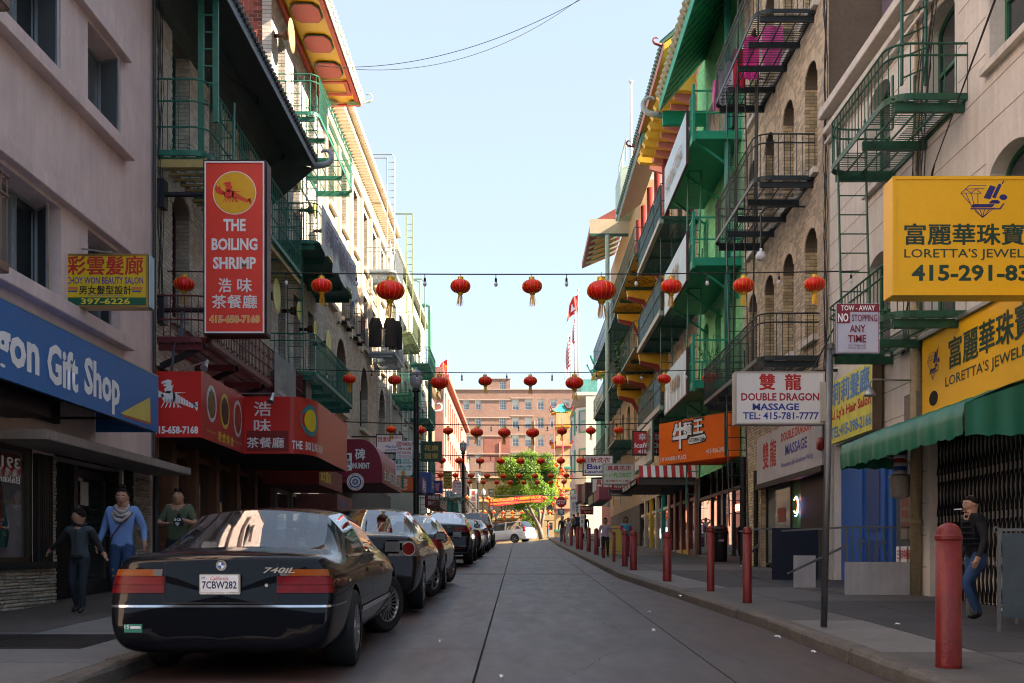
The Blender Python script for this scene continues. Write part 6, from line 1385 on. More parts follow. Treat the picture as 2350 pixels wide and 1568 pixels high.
# flag poles with flags on the far roofs
POL = mat('pole_white', (.62, .62, .62), .4, .2)
def flagpole(label, x, yb, yt, Y, flag, r=.05, side=-1):
 t = thing('flagpole', label, 'flagpole', (PY(Y, x, yb)))
 p0, p1 = PY(Y, x, yb), PY(Y, x, yt); MB().tube([p0, p1], [r, r*.6], 8).lathe([(.01, 0), (r*1.6, .05), (r*1.6, .12), (.01, .2)], p1, 8).build('pole', POL, t, smooth=True)
 if flag:
  kind, w_, h_, ztop = flag; f = thing('flag', {'prc': 'red flag with yellow stars drooping on the left far pole', 'usa': 'drooping striped flag with blue star field beside a red flag', 'red': 'red flag with a white middle on the tallest pole of the far right group', 'red2': 'drooping red and white flag below the striped one', 'red3': 'narrow red flag seen edge on beside the thick poles', 'usa2': 'striped flag hanging under the red and white one'}[kind], 'flag', (p0.x, Y, ztop)); n_, m_ = 12, 14
  def P(u, v, l=0): return Vector((p0.x+side*(u*w_*(.75+.25*v)), Y+.12*math.sin(u*9+v*3)-l, ztop-v*h_-u*u*h_*.5-.05*math.sin(u*8)))
  cols_ = {'usa': (WHT, REDL), 'usa2': (WHT, REDL)}.get(kind, (mat('flag_red', (.62, .02, .015), .7),)*2)
  for c in range(2):
   q = MB()
   for j in range(m_):
    if cols_[0] is cols_[1] and c: break
    if cols_[0] is not cols_[1] and j % 2 != c: continue
    for i in range(n_): q.quad(P(i/n_, j/m_), P((i+1)/n_, j/m_), P((i+1)/n_, (j+1)/m_), P(i/n_, (j+1)/m_))
   q.build('cloth' if c == 0 else 'stripes', cols_[c], f, recalc=False, smooth=True)
  if kind.startswith('usa'): MB().add([P(0, 0, .02), P(.25, 0, .02), P(.45, 0, .02), P(.45, .5, .02), P(.25, .5, .02), P(0, .5, .02)], [(0, 1, 4, 5), (1, 2, 3, 4)]).build('canton', mat('flag_blue', (.02, .03, .18), .7), f, recalc=False)
  if kind in ('red', 'red2'): MB().add([P(.3, .3, .03), P(.7, .3, .03), P(.7, .75, .03), P(.3, .75, .03)], [(0, 1, 2, 3)]).build('white_field', WHT, f, recalc=False)
  if kind == 'prc':
   for (u, v, r_) in ((.2, .2, .09), (.35, .1, .035), (.42, .2, .035), (.42, .33, .035), (.35, .43, .035)):
    c_ = P(u, v, .03); MB().add([c_+Vector((math.cos(a_)*rr*w_, 0, math.sin(a_)*rr*w_)) for a_, rr in [(math.pi/2+k*math.pi/5, r_*2 if k % 2 == 0 else r_*.8) for k in range(10)]], [tuple(range(10))]).build('star', YEL, f, recalc=False)
flagpole('white flagpole above the far left red brick building', 1027, 1010, 812, 112, ('prc', 1.5, 3.2, ZY(112, 824)))
flagpole('tallest white flagpole of the far right group', 1327, 870, 668, 96, ('red', 1.0, 1.6, ZY(96, 676)), r=.07)
flagpole('thick white flagpole beside the tallest one', 1320, 870, 720, 95, ('usa2', .3, 2.0, ZY(95, 730)), r=.08)
flagpole('short white flagpole of the far right group', 1310, 880, 764, 97, ('usa', .55, 2.6, ZY(97, 770)), r=.04)
flagpole('thinner short flagpole nearest the street middle', 1304, 880, 772, 98, ('red2', .3, 2.0, ZY(98, 795)), r=.035)
flagpole('tall bare white flagpole behind the dark green roof', 1448, 560, 192, 62, None, r=.09)
# ---- the two houses closing the street
RBX = bricktex('end_brick', (.26, .145, .11), (.32, .185, .145), (.32, .24, .20), w=.42, h=.14, axis='x', ms=.02)
def front(b, Y, x0, x1, z0, z1, ops, m, depth=.35, name='wall'):
 w = MB(); xs = sorted({x0, x1}|{v for o in ops for v in o[:2]}); zs = sorted({z0, z1}|{v for o in ops for v in o[2:4]})
 for a, c in zip(xs, xs[1:]):
  for e, f in zip(zs, zs[1:]):
   if any(o[0] < (a+c)/2 < o[1] and o[2] < (e+f)/2 < o[3] for o in ops): continue
   w.quad((a, Y, e), (c, Y, e), (c, Y, f), (a, Y, f))
 for o in ops:
  for (p, q_) in (((o[0], o[2]), (o[1], o[2])), ((o[1], o[2]), (o[1], o[3])), ((o[1], o[3]), (o[0], o[3])), ((o[0], o[3]), (o[0], o[2]))): w.quad((p[0], Y, p[1]), (q_[0], Y, q_[1]), (q_[0], Y+depth, q_[1]), (p[0], Y+depth, p[1]))
 w.box(x0, x1, Y+depth+.02, Y+12, z0, z1); w.quad((x0, Y, z0), (x0, Y+depth+.02, z0), (x0, Y+depth+.02, z1), (x0, Y, z1)); w.quad((x1, Y, z0), (x1, Y+depth+.02, z0), (x1, Y+depth+.02, z1), (x1, Y, z1)); w.quad((x0, Y, z1), (x1, Y, z1), (x1, Y+depth+.02, z1), (x0, Y+depth+.02, z1))
 return w.build(name, m, b)
def fwin(b, Y, o, fm, pm, nx=1, nz=1, fw=.12, shade=0):
 x0, x1, z0, z1 = o; f = MB(); Y0 = Y+.18
 for k in range(nx+2): x = x0+(x1-x0-fw)*k/(nx+1); f.box(x, x+(fw if k in (0, nx+1) else fw*.5), Y0, Y0+.1, z0, z1)
 for k in range(nz+2): z = z0+(z1-z0-fw)*k/(nz+1); f.box(x0+fw, x1-fw, Y0+.005, Y0+.09, z, z+(fw if k in (0, nz+1) else fw*.5))
 w = f.build('window', fm, b); MB().quad((x0+fw*.5, Y0+.05, z0), (x1-fw*.5, Y0+.05, z0), (x1-fw*.5, Y0+.05, z1), (x0+fw*.5, Y0+.05, z1)).build('pane', pm, w)
 if shade: MB().box(x0+fw, x1-fw, Y0+.03, Y0+.045, z1-(z1-z0)*shade, z1-fw).build('blind', mat('blind_white', (.5, .54, .55), .8), w)
Ye = 168; PAN = glassmat('far_pane', (.13, .19, .24), rough=.12); WFR = mat('far_frame', (.55, .6, .6), .6)
def BX(x): return (x-VX)/FP*Ye
def BZ(y): return ZY(Ye, y)
b = thing('end_brick_building', 'broad red brick building with rows of windows closing the street', 'building', (0, Ye, 0))
ops = []; rows = ((916, 940.5), (958, 983), (998.5, 1024.5), (1040, 1066), (1081, 1107), (1122, 1148))
left = ((1037, 1050.5), (1063.5, 1077), (1090, 1103.5)); mid = ((1146, 1162),); right = ((1175, 1191), (1204, 1220), (1233, 1249), (1262, 1278), (1291, 1307))
for r0, r1 in rows:
 for c0, c1 in left+mid+right: ops.append((BX(c0), BX(c1), BZ(r1), BZ(r0)))
top = (BX(1146), BX(1162), BZ(893.5), BZ(876))
front(b, Ye, BX(1028), BX(1330), -2, BZ(895), ops, RBX)
front(b, Ye+.0, BX(1110), BX(1171), BZ(895)+.02, BZ(870), [top], RBX, name='penthouse')
for o in ops:
 grid = o[0] < BX(1130); m_ = BX(1140) < o[0] < BX(1165); fwin(b, Ye, o, WFR, PAN, 2 if (grid or m_) else 1, 3 if (grid or m_) else 2, shade=0 if m_ else rnd.choice((.0, .3, .6, .45)))
fwin(b, Ye, top, WFR, PAN, 2, 2)
MB().box(BX(1028)-.1, BX(1330)+.1, Ye-.12, Ye+.5, BZ(895), BZ(893.5)).build('coping', mat('coping_stone', (.4, .33, .28), .8), b); MB().box(BX(1110)-.1, BX(1171)+.1, Ye-.1, Ye+.5, BZ(870)+.01, BZ(868.5)).build('coping', mat('coping_stone', ()), b)
q = MB()
for y in (918, 959, 1001, 1042, 1084):
 q.bar((BX(1045), Ye-.06, BZ(y)), (BX(1172), Ye-.06, BZ(y)), .1); q.bar((BX(1172), Ye-.06, BZ(y-4)), (BX(1225), Ye-.06, BZ(y-4)), .1)
q.bar((BX(1226), Ye-.06, BZ(1150)), (BX(1226), Ye-.06, BZ(965)), .12); q.bar((BX(1147), Ye-.06, BZ(1150)), (BX(1147), Ye-.06, BZ(1016)), .12); q.build('wall_pipes', mat('pipe_tan', (.5, .42, .36), .7), b)
MB().box(BX(1111), BX(1170), Ye-.02, Ye-.005, BZ(1060), BZ(1001)).build('patch', bricktex('darker_brick', (.24, .07, .055), (.28, .09, .065), (.28, .17, .14), w=.42, h=.14, axis='x', ms=.02), b)  # darker rectangle on the brick front, about as wide as the penthouse
Yy = 152
def CX(x): return (x-VX)/FP*Yy
b = thing('end_yellow_building', 'cream yellow building with a cornice and fire escape in front of the big brick one', 'building', (0, Yy, 0)); CRM = mat('cream_yellow', (.55, .42, .22), .8, var=.12, streak=.15)
ops = [(CX(c0), CX(c1), ZY(Yy, r1), ZY(Yy, r0)) for r0, r1 in ((1122, 1140), (1160, 1180), (1200, 1216)) for c0, c1 in ((1121, 1133), (1172, 1183), (1150, 1160), (1200, 1212), (1228, 1240), (1256, 1268))]
front(b, Yy, CX(1083), CX(1330), -2, ZY(Yy, 1098), ops, CRM)
for o in ops: fwin(b, Yy, o, mat('dark_frame', ()), PAN, 0, 1, fw=.1, shade=rnd.choice((0, .4)))
MB().box(CX(1081), CX(1332), Yy-.6, Yy+.2, ZY(Yy, 1098), ZY(Yy, 1094)).build('cornice', CRM, b); MB().box(CX(1083), CX(1330), Yy-.25, Yy-.01, ZY(Yy, 1152), ZY(Yy, 1150)).build('string_course', CRM, b)
for k in range(40): MB().box(CX(1083)+k*.36, CX(1083)+.18+k*.36, Yy-.4, Yy-.01, ZY(Yy, 1102), ZY(Yy, 1098.5)).build('modillion', CRM, b)
t = thing('fire_escape', 'thin black fire escape on the cream yellow building at the street end', 'fire escape', (CX(1165), Yy, 5)); q = MB()
for y in (1190, 1150):
 z = ZY(Yy, y); q.box(CX(1142), CX(1192), Yy-1.1, Yy-.02, z-.06, z); q.tube([(CX(1142), Yy-1.1, z+.9), (CX(1192), Yy-1.1, z+.9)], .04, 5)
 for k in range(12): q.bar((CX(1142)+k*.26, Yy-1.1, z), (CX(1142)+k*.26, Yy-1.1, z+.9), .03)
q.build('landing', BLK, t); q = MB(); q.bar((CX(1150), Yy-.8, ZY(Yy, 1190)), (CX(1166), Yy-.8, ZY(Yy, 1150)), .1); q.bar((CX(1156), Yy-.8, ZY(Yy, 1190)), (CX(1172), Yy-.8, ZY(Yy, 1150)), .1); q.build('stair', BLK, t)
b = thing('side_street_building', 'cream building glimpsed at the far left of the side street', 'building', (-9, 128, 0)); MB().box(CX(1040), CX(1083)-.3, 142, 150, -1, ZY(142, 1055)).build('wall', mat('cream_side', (.5, .38, .26), .8, var=.15), b); MB().box(CX(1040)-.2, CX(1083), 141.6, 142, ZY(142, 1062), ZY(142, 1055)).build('cornice', CRM, b)
# ---- the street tree
def tree(label, bx, by, trunk, crown, n, leaf, seed, col1):
 R = random.Random(seed); t = thing('street_tree', label, 'tree', (bx, by, gz(bx, by)))
 q = MB()
 for P, r0, r1 in trunk: q.tube(P, [r0+(r1-r0)*i/(len(P)-1) for i in range(len(P))], 8)
 q.build('trunk', mat('bark', (.16, .13, .11), .9, var=.3, vs=6, dirt=.3), t, smooth=True)
 q = MB(); blobs = []
 for k in range(46):
  a = R.random()*6.283; ph = math.acos(R.uniform(-.75, 1)); rr = R.uniform(.55, .98)
  blobs.append((Vector((crown[0]+crown[3]*rr*math.sin(ph)*math.cos(a), crown[1]+crown[4]*rr*math.sin(ph)*math.sin(a), crown[2]+crown[5]*rr*math.cos(ph))), R.uniform(.5, 1.0)*crown[3]*.36))
 for k in range(n):
  c, r = blobs[R.randrange(len(blobs))]; d = Vector((R.gauss(0, 1), R.gauss(0, 1), R.gauss(0, 1))).normalized(); p = c+d*r*R.uniform(.6, 1.05)
  u = Vector((R.gauss(0, 1), R.gauss(0, 1), R.gauss(0, .7))).normalized()*leaf*R.uniform(.7, 1.3); w = u.cross(d+Vector((.1, .2, .3))).normalized()*leaf*.55
  q.add([p-u, p+w, p+u, p-w], [(0, 1, 2, 3)])
 m, tt, p = nt('leaves_'+str(seed)); g = tt.nodes.new('ShaderNodeNewGeometry'); mp = tt.nodes.new('ShaderNodeMix'); mp.data_type = 'RGBA'; mp.inputs[6].default_value = (col1[0]*.7, col1[1]*.7, col1[2]*.6, 1); mp.inputs[7].default_value = col1+(1,); tt.links.new(g.outputs['Random Per Island'], mp.inputs[0]); tt.links.new(mp.outputs[2], p.inputs['Base Color']); p.inputs['Roughness'].default_value = .5
 tr = tt.nodes.new('ShaderNodeBsdfTranslucent'); tr.inputs[0].default_value = (.26, .44, .03, 1); ms = tt.nodes.new('ShaderNodeMixShader'); ms.inputs[0].default_value = .42
 tt.links.new(p.outputs[0], ms.inputs[1]); tt.links.new(tr.outputs[0], ms.inputs[2]); tt.links.new(ms.outputs[0], tt.nodes['Material Output'].inputs[0])
 q.build('crown', m, t, recalc=False)
Yt_ = 101
def TX(x): return (x-VX)/FP*Yt_
def TZ(y): return ZY(Yt_, y)
tr_ = [([(TX(1243), Yt_, TZ(1238)), (TX(1238), Yt_, TZ(1212)), (TX(1228), Yt_-.2, TZ(1190)), (TX(1215), Yt_-.4, TZ(1165)), (TX(1208), Yt_-.5, TZ(1150))], .26, .1),
       ([(TX(1239), Yt_, TZ(1215)), (TX(1246), Yt_+.2, TZ(1190)), (TX(1252), Yt_+.2, TZ(1150)), (TX(1250), Yt_, TZ(1120))], .18, .08),
       ([(TX(1236), Yt_, TZ(1205)), (TX(1238), Yt_-.3, TZ(1180)), (TX(1232), Yt_-.3, TZ(1140)), (TX(1225), Yt_, TZ(1100))], .15, .07),
       ([(TX(1230), Yt_, TZ(1192)), (TX(1205), Yt_+.3, TZ(1172)), (TX(1186), Yt_+.4, TZ(1158)), (TX(1165), Yt_+.4, TZ(1140))], .12, .05)]
tree('big round crowned street tree with sunlit yellow green top at the crossing', TX(1243), Yt_, tr_, (TX(1206), Yt_, TZ(1113), 2.95, 2.8, 3.0), 52000, .085, 5, (.07, .15, .025))
tree('small leafy tree low behind the white van', TX(1215), 106, [([(1.2, 106, 3), (1.1, 106, 4.2), (.9, 106, 5)], .1, .05)], (1.1, 106, 4.7, .95, 1.0, 1.1), 4200, .08, 8, (.05, .10, .02))
t = thing('palm_tree', 'young palm with drooping fronds beside the far left shop signs', 'palm', (-3.5, 60, gz(-3.5, 60)+.13)); MB().tube([(-3.6, 60, 1.9), (-3.55, 60, 4.3)], [.11, .08], 8).build('trunk', mat('bark', ()), t, smooth=True)
for k in range(15):
 a = k*.42+.2; q = MB(); P = [Vector((-3.55+math.cos(a)*r_, 60+math.sin(a)*r_*1.1, 4.3+.75*r_-.62*r_*r_*1.35)) for r_ in [j*.22 for j in range(8)]]
 for i, (p0, p1) in enumerate(zip(P, P[1:])):
  for s_ in (-1, 1):
   for f_ in (0, .5): c = p0.lerp(p1, f_); sd_ = Vector((-math.sin(a)*s_, math.cos(a)*s_, -.7)).normalized()*(.34-.03*i); q.add([c, c+sd_+(p1-p0)*.8, c+(p1-p0)*.3], [(0, 1, 2)])
 q.build('frond', mat('palm_green', (.03, .075, .02), .6, var=.2), t, recalc=False)
# ================================================================= behind the camera: an unseen dark block added to darken the car reflections
b = thing('reflection_block', 'dark unseen block added behind the camera to darken reflections', 'building', (0, -54, 0)); MB().box(-40, 40, -60, -48, -3, 14).build('wall', mat('back_dark', (.08, .07, .065), .9), b)
# ================================================================= cars
CPB = mat('car_black', (.004, .005, .008), .22, 0, var=.0, coat=.4, spec=.05); TYR = mat('tyre_rubber', (.010, .014, .015), .8, var=.2, bump=.3)
RIM = mat('alloy_rim', (.42, .43, .45), .3, .85, var=.1, dirt=.2); CHR = mat('chrome', (.55, .57, .6), .15, 1.0); CGL = glassmat('car_glass', (.02, .03, .04), clear=.8)
CGD = glassmat('car_glass_dark', (.01, .012, .015), clear=.35); TRR = mat('tail_red', (.16, .003, .005), .3, spec=.25, var=.3, vs=12); TRA = mat('tail_amber', (.30, .07, .008), .3, spec=.25); TRC = mat('tail_clear', (.13, .125, .12), .3, spec=.4)
INT = mat('car_interior', (.03, .035, .045), .85); SHELF = mat('parcel_shelf', (.30, .35, .38), .8, var=.15); SEAMM = mat('panel_gap', (.001, .001, .001), .6); PLAS = mat('bumper_plastic', (.008, .009, .012), .35, coat=.6)
def wheel(parent, x, y, r, w, style, steer=0, nm='wheel'):
 s = 1 if x > 0 else -1; c = Vector((x-s*.06*(steer != 0), y, r)); q = MB()
 pr = [(r*.64, -w/2), (r*.9, -w/2), (r*.97, -w*.42), (r, -w*.3), (r, w*.3), (r*.97, w*.42), (r*.9, w/2), (r*.64, w/2)]
 q.lathe(pr, (0, 0, 0), 40, 'x', cap=False); ty = q.build(nm, TYR, parent, smooth=True, local=True); sharp(ty.data, 40); ty.location = c; ty.rotation_euler = (0, 0, steer)
 q = MB(); R = r*.66; f = s*w*.47
 q.lathe([(R*.98, s*w*.3), (R, f), (R*.93, f), (R*.88, f-s*.03)], (0, 0, 0), 36, 'x', cap=False) if s > 0 else q.lathe([(R*.88, f-s*.03), (R*.93, f), (R, f), (R*.98, s*w*.3)], (0, 0, 0), 36, 'x', cap=False)
 rm_ = q.build('rim', RIM, ty, smooth=True, local=True)
 q = MB(); q.lathe([(R*.96, f-s*.10), (R*.96, f-s*.09)], (0, 0, 0), 24, 'x'); q.build('brake_shadow', DARK, ty, local=True); q = MB()
 if style == 'mesh':
  for k in range(20):
   a = k*math.pi/10
   for d in (-.2, .2): q.bar((f-s*.02, math.cos(a)*R*.2, math.sin(a)*R*.2), (f-s*.012, math.cos(a+d)*R*.93, math.sin(a+d)*R*.93), .011, .014, up=(1, 0, 0))
  q.lathe([(R*.26, f-s*.04), (R*.24, f-s*.005), (R*.1, f)], (0, 0, 0), 16, 'x')
 else:
  n_ = style
  for k in range(n_):
   a = 2*math.pi*k/n_
   for d in (-.09, .09): q.prism([(f-s*.03, math.cos(a+d*2.2)*R*.18, math.sin(a+d*2.2)*R*.18), (f-s*.012, math.cos(a+d*1.9)*R*.94, math.sin(a+d*1.9)*R*.94), (f-s*.012, math.cos(a+d*.35)*R*.94, math.sin(a+d*.35)*R*.94), (f-s*.03, math.cos(a)*R*.18, math.sin(a)*R*.18)], (s*.022, 0, 0))
  q.lathe([(R*.24, f-s*.04), (R*.22, f), (R*.08, f+s*.005)], (0, 0, 0), 16, 'x')
 q.build('spokes', RIM, ty, local=True)
def car(name, label, cat, loc, rz, scale, P, paint=CPB, glass=CGL, style=7, steer=0, lights='block', plate=None, group='cars parked along the left kerb', extra=None, roofglass=None):
 L, W, H, BH, ZD, ZH = P['L'], P['W']/2, P['H'], P['belt'], P['deck'], P['hood']; yr0, yr1, yr2, yw, r = P['yr0'], P['yr1'], P['yr2'], P['yw'], P['r']; zb = P.get('zb', .22); wt = P.get('wt', .62)*W/.93; ra, fa = P['ra'], P['fa']; kb = P.get('kb', 1.0)
 root = thing(name, label, cat, (0, 0, 0), group); yB = (yr1+yr2)/2-.05
 S = []
 tumble = lambda zt: W*.90-(zt-BH)/(H-BH)*(W*.90-wt)
 S.append((0, zb+.1, ZD-.22*kb, W*.90, W*.82, ZD-.14*kb, W*.70, 0)); S.append((.035, zb+.05, ZD-.10*kb, W*.965, W*.86, ZD-.06*kb, W*.72, 0)); S.append((.16, zb, ZD-.03, W*.975, W*.87, ZD-.005, W*.72, 0))
 if yr0 > .5: S.append((yr0*.6, zb, (ZD+BH)/2-.03, W, W*.89, ZD+.012, W*.72, 0))
 S.append((yr0, zb, BH, W, W*.9, max(ZD+.015, BH+.02), W*.74, 'R')); S.append((yr1, zb, BH, W, W*.915, H-.03, wt*.97, 'S')); S.append((yB-.045, zb, BH-.005, W, W*.92, H, wt, 'B')); S.append((yB+.045, zb, BH-.005, W, W*.92, H, wt, 'S'))
 S.append((yr2, zb, BH-.01, W, W*.915, H-.045, wt*.97, 'W')); S.append((yw, zb, BH-.02, W, W*.9, ZH+.035, W*.76, 0)); S.append(((yw+L)/2, zb, ZH-.06, W*.99, W*.87, ZH+.0, W*.72, 0)); S.append((L-.25, zb, ZH-.16, W*.95, W*.82, ZH-.10, W*.66, 0)); S.append((L-.06, zb+.03, ZH-.26, W*.86, W*.74, ZH-.2, W*.6, 0)); S.append((L, zb+.12, ZH-.32, W*.74, W*.66, ZH-.28, W*.5, 0))
 V = []; F = []; MI = []; rk = P.get('rake', .10)
 def ring(s):
  y, b, zl, w, wb, zt, wtp, _ = s; m = b+(zl-b)*.55; h = zt-zl
  pts = [(0, b), (.7*w, b), (.93*w, b+.03), (.985*w, b+(zl-b)*.28), (w, m), (.985*w, zl-(zl-b)*.16), (wb, zl), (wb+(wtp-wb)*.42+.012, zl+h*.5), (wtp+.01, zt-min(.05, h*.3)), (wtp*.62, zt-min(.008, h*.1)), (0, zt+min(.01, h*.2))]
  out = [(x, z) for x, z in pts]+[(-x, z) for x, z in pts[-2:0:-1]]
  return [(x, y+(rk*min(1, max(0, (z-.6)/.1)) if y < .2 else 0), z) for x, z in out]
 n = 20
 for s in S: V += ring(s)
 for k in range(len(S)-1):
  kd = S[k][7]
  for j in range(n):
   F.append((k*n+j, k*n+(j+1) % n, (k+1)*n+(j+1) % n, (k+1)*n+j)); jj = j if j < 10 else 19-j; mi = 0
   if kd == 'S' and jj in (6, 7): mi = 2
   elif kd == 'B' and jj in (6, 7): mi = 4
   elif kd == 'R' and jj in (8, 9): mi = 1
   elif kd == 'R' and jj in (6, 7) and P.get('quarter'): mi = 2
   elif kd == 'W' and jj in (8, 9): mi = 3
   MI.append(mi)
 F.append(tuple(range(n))[::-1]); F.append(tuple((len(S)-1)*n+j for j in range(n))); MI += [0, 0]
 me = bpy.data.meshes.new('body'); me.from_pydata(V, [], F)
 for p_, i_ in zip(me.polygons, MI): p_.material_index = i_
 for m_ in (paint, glass, glass, glass, BLK, DARK): me.materials.append(m_)
 bm = bmesh.new(); bm.from_mesh(me); bmesh.ops.recalc_face_normals(bm, faces=bm.faces)
 cl = bm.edges.layers.float.new('crease_edge'); 
 for e in bm.edges:
  mi = {f.material_index for f in e.link_faces}
  if len(mi) > 1: e[cl] = .75
 bm.to_mesh(me); bm.free()
 ob = bpy.data.objects.new('tmp', me); COL.objects.link(ob); md = ob.modifiers.new('s', 'SUBSURF'); md.levels = md.render_levels = 2
 cut = MB()
 for s_ in (-1, 1):
  for ya in (ra, fa): cut.lathe([(r*1.13, s_*(W-.32)), (r*1.13, s_*(W+.3))] if s_ > 0 else [(r*1.13, s_*(W+.3)), (r*1.13, s_*(W-.32))], (0, ya, r*1.0), 32, 'x')
 co = cut.build('cut', None, None, local=True); co.location = (0, 0, 0); cc = co.data; 
 for _ in range(6): cc.materials.append(DARK)
 for p_ in cc.polygons: p_.material_index = 5
 # cutter built about its own centre: undo that
 cc.transform(Matrix.Translation((0, 0, 0)))
 bo = ob.modifiers.new('b', 'BOOLEAN'); bo.operation = 'DIFFERENCE'; bo.object = co; bo.solver = 'EXACT'
 dg = bpy.context.evaluated_depsgraph_get(); ev = bpy.data.meshes.new_from_object(ob.evaluated_get(dg)); bpy.data.objects.remove(ob); bpy.data.objects.remove(co)
 bm = bmesh.new(); bm.from_mesh(ev); bvh = BVHTree.FromBMesh(bm)
 def part(name_, cond, m_):
  b2 = bm.copy(); bmesh.ops.delete(b2, geom=[f for f in b2.faces if not cond(f)], context='FACES')
  m2 = bpy.data.meshes.new(name_); b2.to_mesh(m2); b2.free(); m2.materials.clear()
  if not len(m2.polygons): return None
  for x_ in (m_ if isinstance(m_, list) else [m_]): m2.materials.append(x_)
  for p_ in m2.polygons: p_.material_index = (1 if p_.material_index == 4 else 2 if p_.material_index == 5 else 0) if isinstance(m_, list) else 0
  m2.polygons.foreach_set('use_smooth', [True]*len(m2.polygons)); sharp(m2, 42); return link(name_, m2, root)
 part('body', lambda f: f.material_index in (0, 4, 5), [paint, BLK, DARK]); part('rear_window', lambda f: f.material_index == 1, glass); part('windscreen', lambda f: f.material_index == 3, glass)
 part('side_window', lambda f: f.material_index == 2 and f.calc_center_median().x > 0, glass); part('side_window', lambda f: f.material_index == 2 and f.calc_center_median().x < 0, glass); bm.free()
 def patch(nm, c00, c10, c11, c01, d0, d1, m_, lift=.006, nu=10, nv=4, th=0):
  c = [Vector(v) for v in (c00, c10, c11, c01)]; d0, d1 = Vector(d0).normalized(), Vector(d1).normalized(); vs = []
  for j in range(nv+1):
   for i in range(nu+1):
    u, v = i/nu, j/nv; o = c[0].lerp(c[1], u).lerp(c[3].lerp(c[2], u), v); d = d0.lerp(d1, u).normalized(); h = bvh.ray_cast(o, d)
    vs.append(h[0]-d*lift if h[0] is not None else o+d*.8)
  q = MB(); q.add(vs, [(j*(nu+1)+i, j*(nu+1)+i+1, (j+1)*(nu+1)+i+1, (j+1)*(nu+1)+i) for j in range(nv) for i in range(nu)]); return q.build(nm, m_, root, smooth=True, recalc=False)
 def rear_pt(x, z): 
  h = bvh.ray_cast(Vector((x, -2, z)), Vector((0, 1, 0))); return h[0] if h[0] is not None else Vector((x, 0, z))
 # interior: shelf, seats, steering side
 q = MB(); q.box(-W*.8, W*.8, yr0+.35, yw-.1, .35, BH-.22); q.build('cabin_floor', INT, root)
 if P.get('shelf', 1): MB().box(-W*.74, W*.74, yr0+.12, yr1+.12, BH-.10, BH-.05).build('parcel_shelf', SHELF, root)
 for sx in (-.42, .42):
  for ys, hh in ((yr1+.35, BH+.02), (yB+.25, BH+.08)):
   MB().box(sx-.26, sx+.26, ys, ys+.16, .4, hh).build('seat', INT, root, bevel=.05); MB().box(sx-.13, sx+.13, ys+.02, ys+.12, hh+.02, hh+.2).build('headrest', INT, root, bevel=.04)
 MB().box(-.12, .12, yr2+.05, yr2+.09, H-.2, H-.13).build('rear_view_mirror', BLK, root)
 for s_ in (-1, 1):
  for ya in (ra, fa): wheel(root, s_*(W-.115), ya, r, P.get('tw', .22), style, steer if ya == fa else 0)
  # mirror, handles, door gaps
  q = MB(); mx = s_*(W+.075); my = yw-.42; q.box(mx-.1, mx+.1, my, my+.12, BH-.03, BH+.12); q.build('wing_mirror', paint, root, bevel=.035); MB().box(mx-.08, mx+.08, my-.008, my-.002, BH-.01, BH+.10).build('mirror_glass', CHR, root)
  for yd in (yB, yr0+.5 if not P.get('van') else yr0+1.2, yw-.25): patch('door_gap', (s_*2, yd-.005, zb+.12), (s_*2, yd+.005, zb+.12), (s_*2, yd+.005, BH-.02), (s_*2, yd-.005, BH-.02), (-s_, 0, 0), (-s_, 0, 0), SEAMM, .002, 1, 12)
  for yd in (yB-.28, yB+.85): patch('door_handle', (s_*2, yd, BH-.16), (s_*2, yd+.2, BH-.16), (s_*2, yd+.2, BH-.125), (s_*2, yd, BH-.125), (-s_, 0, 0), (-s_, 0, 0), P.get('hmat', paint), .018, 4, 2)
  if P.get('strip'): patch('side_strip', (s_*2, ra+r*1.2, .44), (s_*2, fa-r*1.2, .44), (s_*2, fa-r*1.2, .49), (s_*2, ra+r*1.2, .49), (-s_, 0, 0), (-s_, 0, 0), CHR if P['strip'] == 2 else PLAS, .012, 12, 2)
  if P.get('trim'): patch('window_trim', (s_*2, yr0+.2, BH-.005), (s_*2, yw-.1, BH-.02), (s_*2, yw-.1, BH+.004), (s_*2, yr0+.2, BH+.018), (-s_, 0, 0), (-s_, 0, 0), CHR, .006, 20, 1)
  zl0, zl1, xl0, yl = P['lz0'], P['lz1'], P['lx0'], P.get('lwrap', .25)
  def lamp(z0, z1, u0, u1, m_, lift=.008):
   A_ = Vector((s_*xl0, -1.0, 0)); B_ = Vector((s_*(W+.7), yl-.45, 0)); d0, d1 = Vector((0, 1, 0)), Vector((-s_, .62, 0)); pa, pb = A_.lerp(B_, u0), A_.lerp(B_, u1)
   patch('tail_lamp', pa+Vector((0, 0, z0)), pb+Vector((0, 0, z0)), pb+Vector((0, 0, z1)), pa+Vector((0, 0, z1)), d0.lerp(d1, u0), d0.lerp(d1, u1), m_, lift, 14, 5)
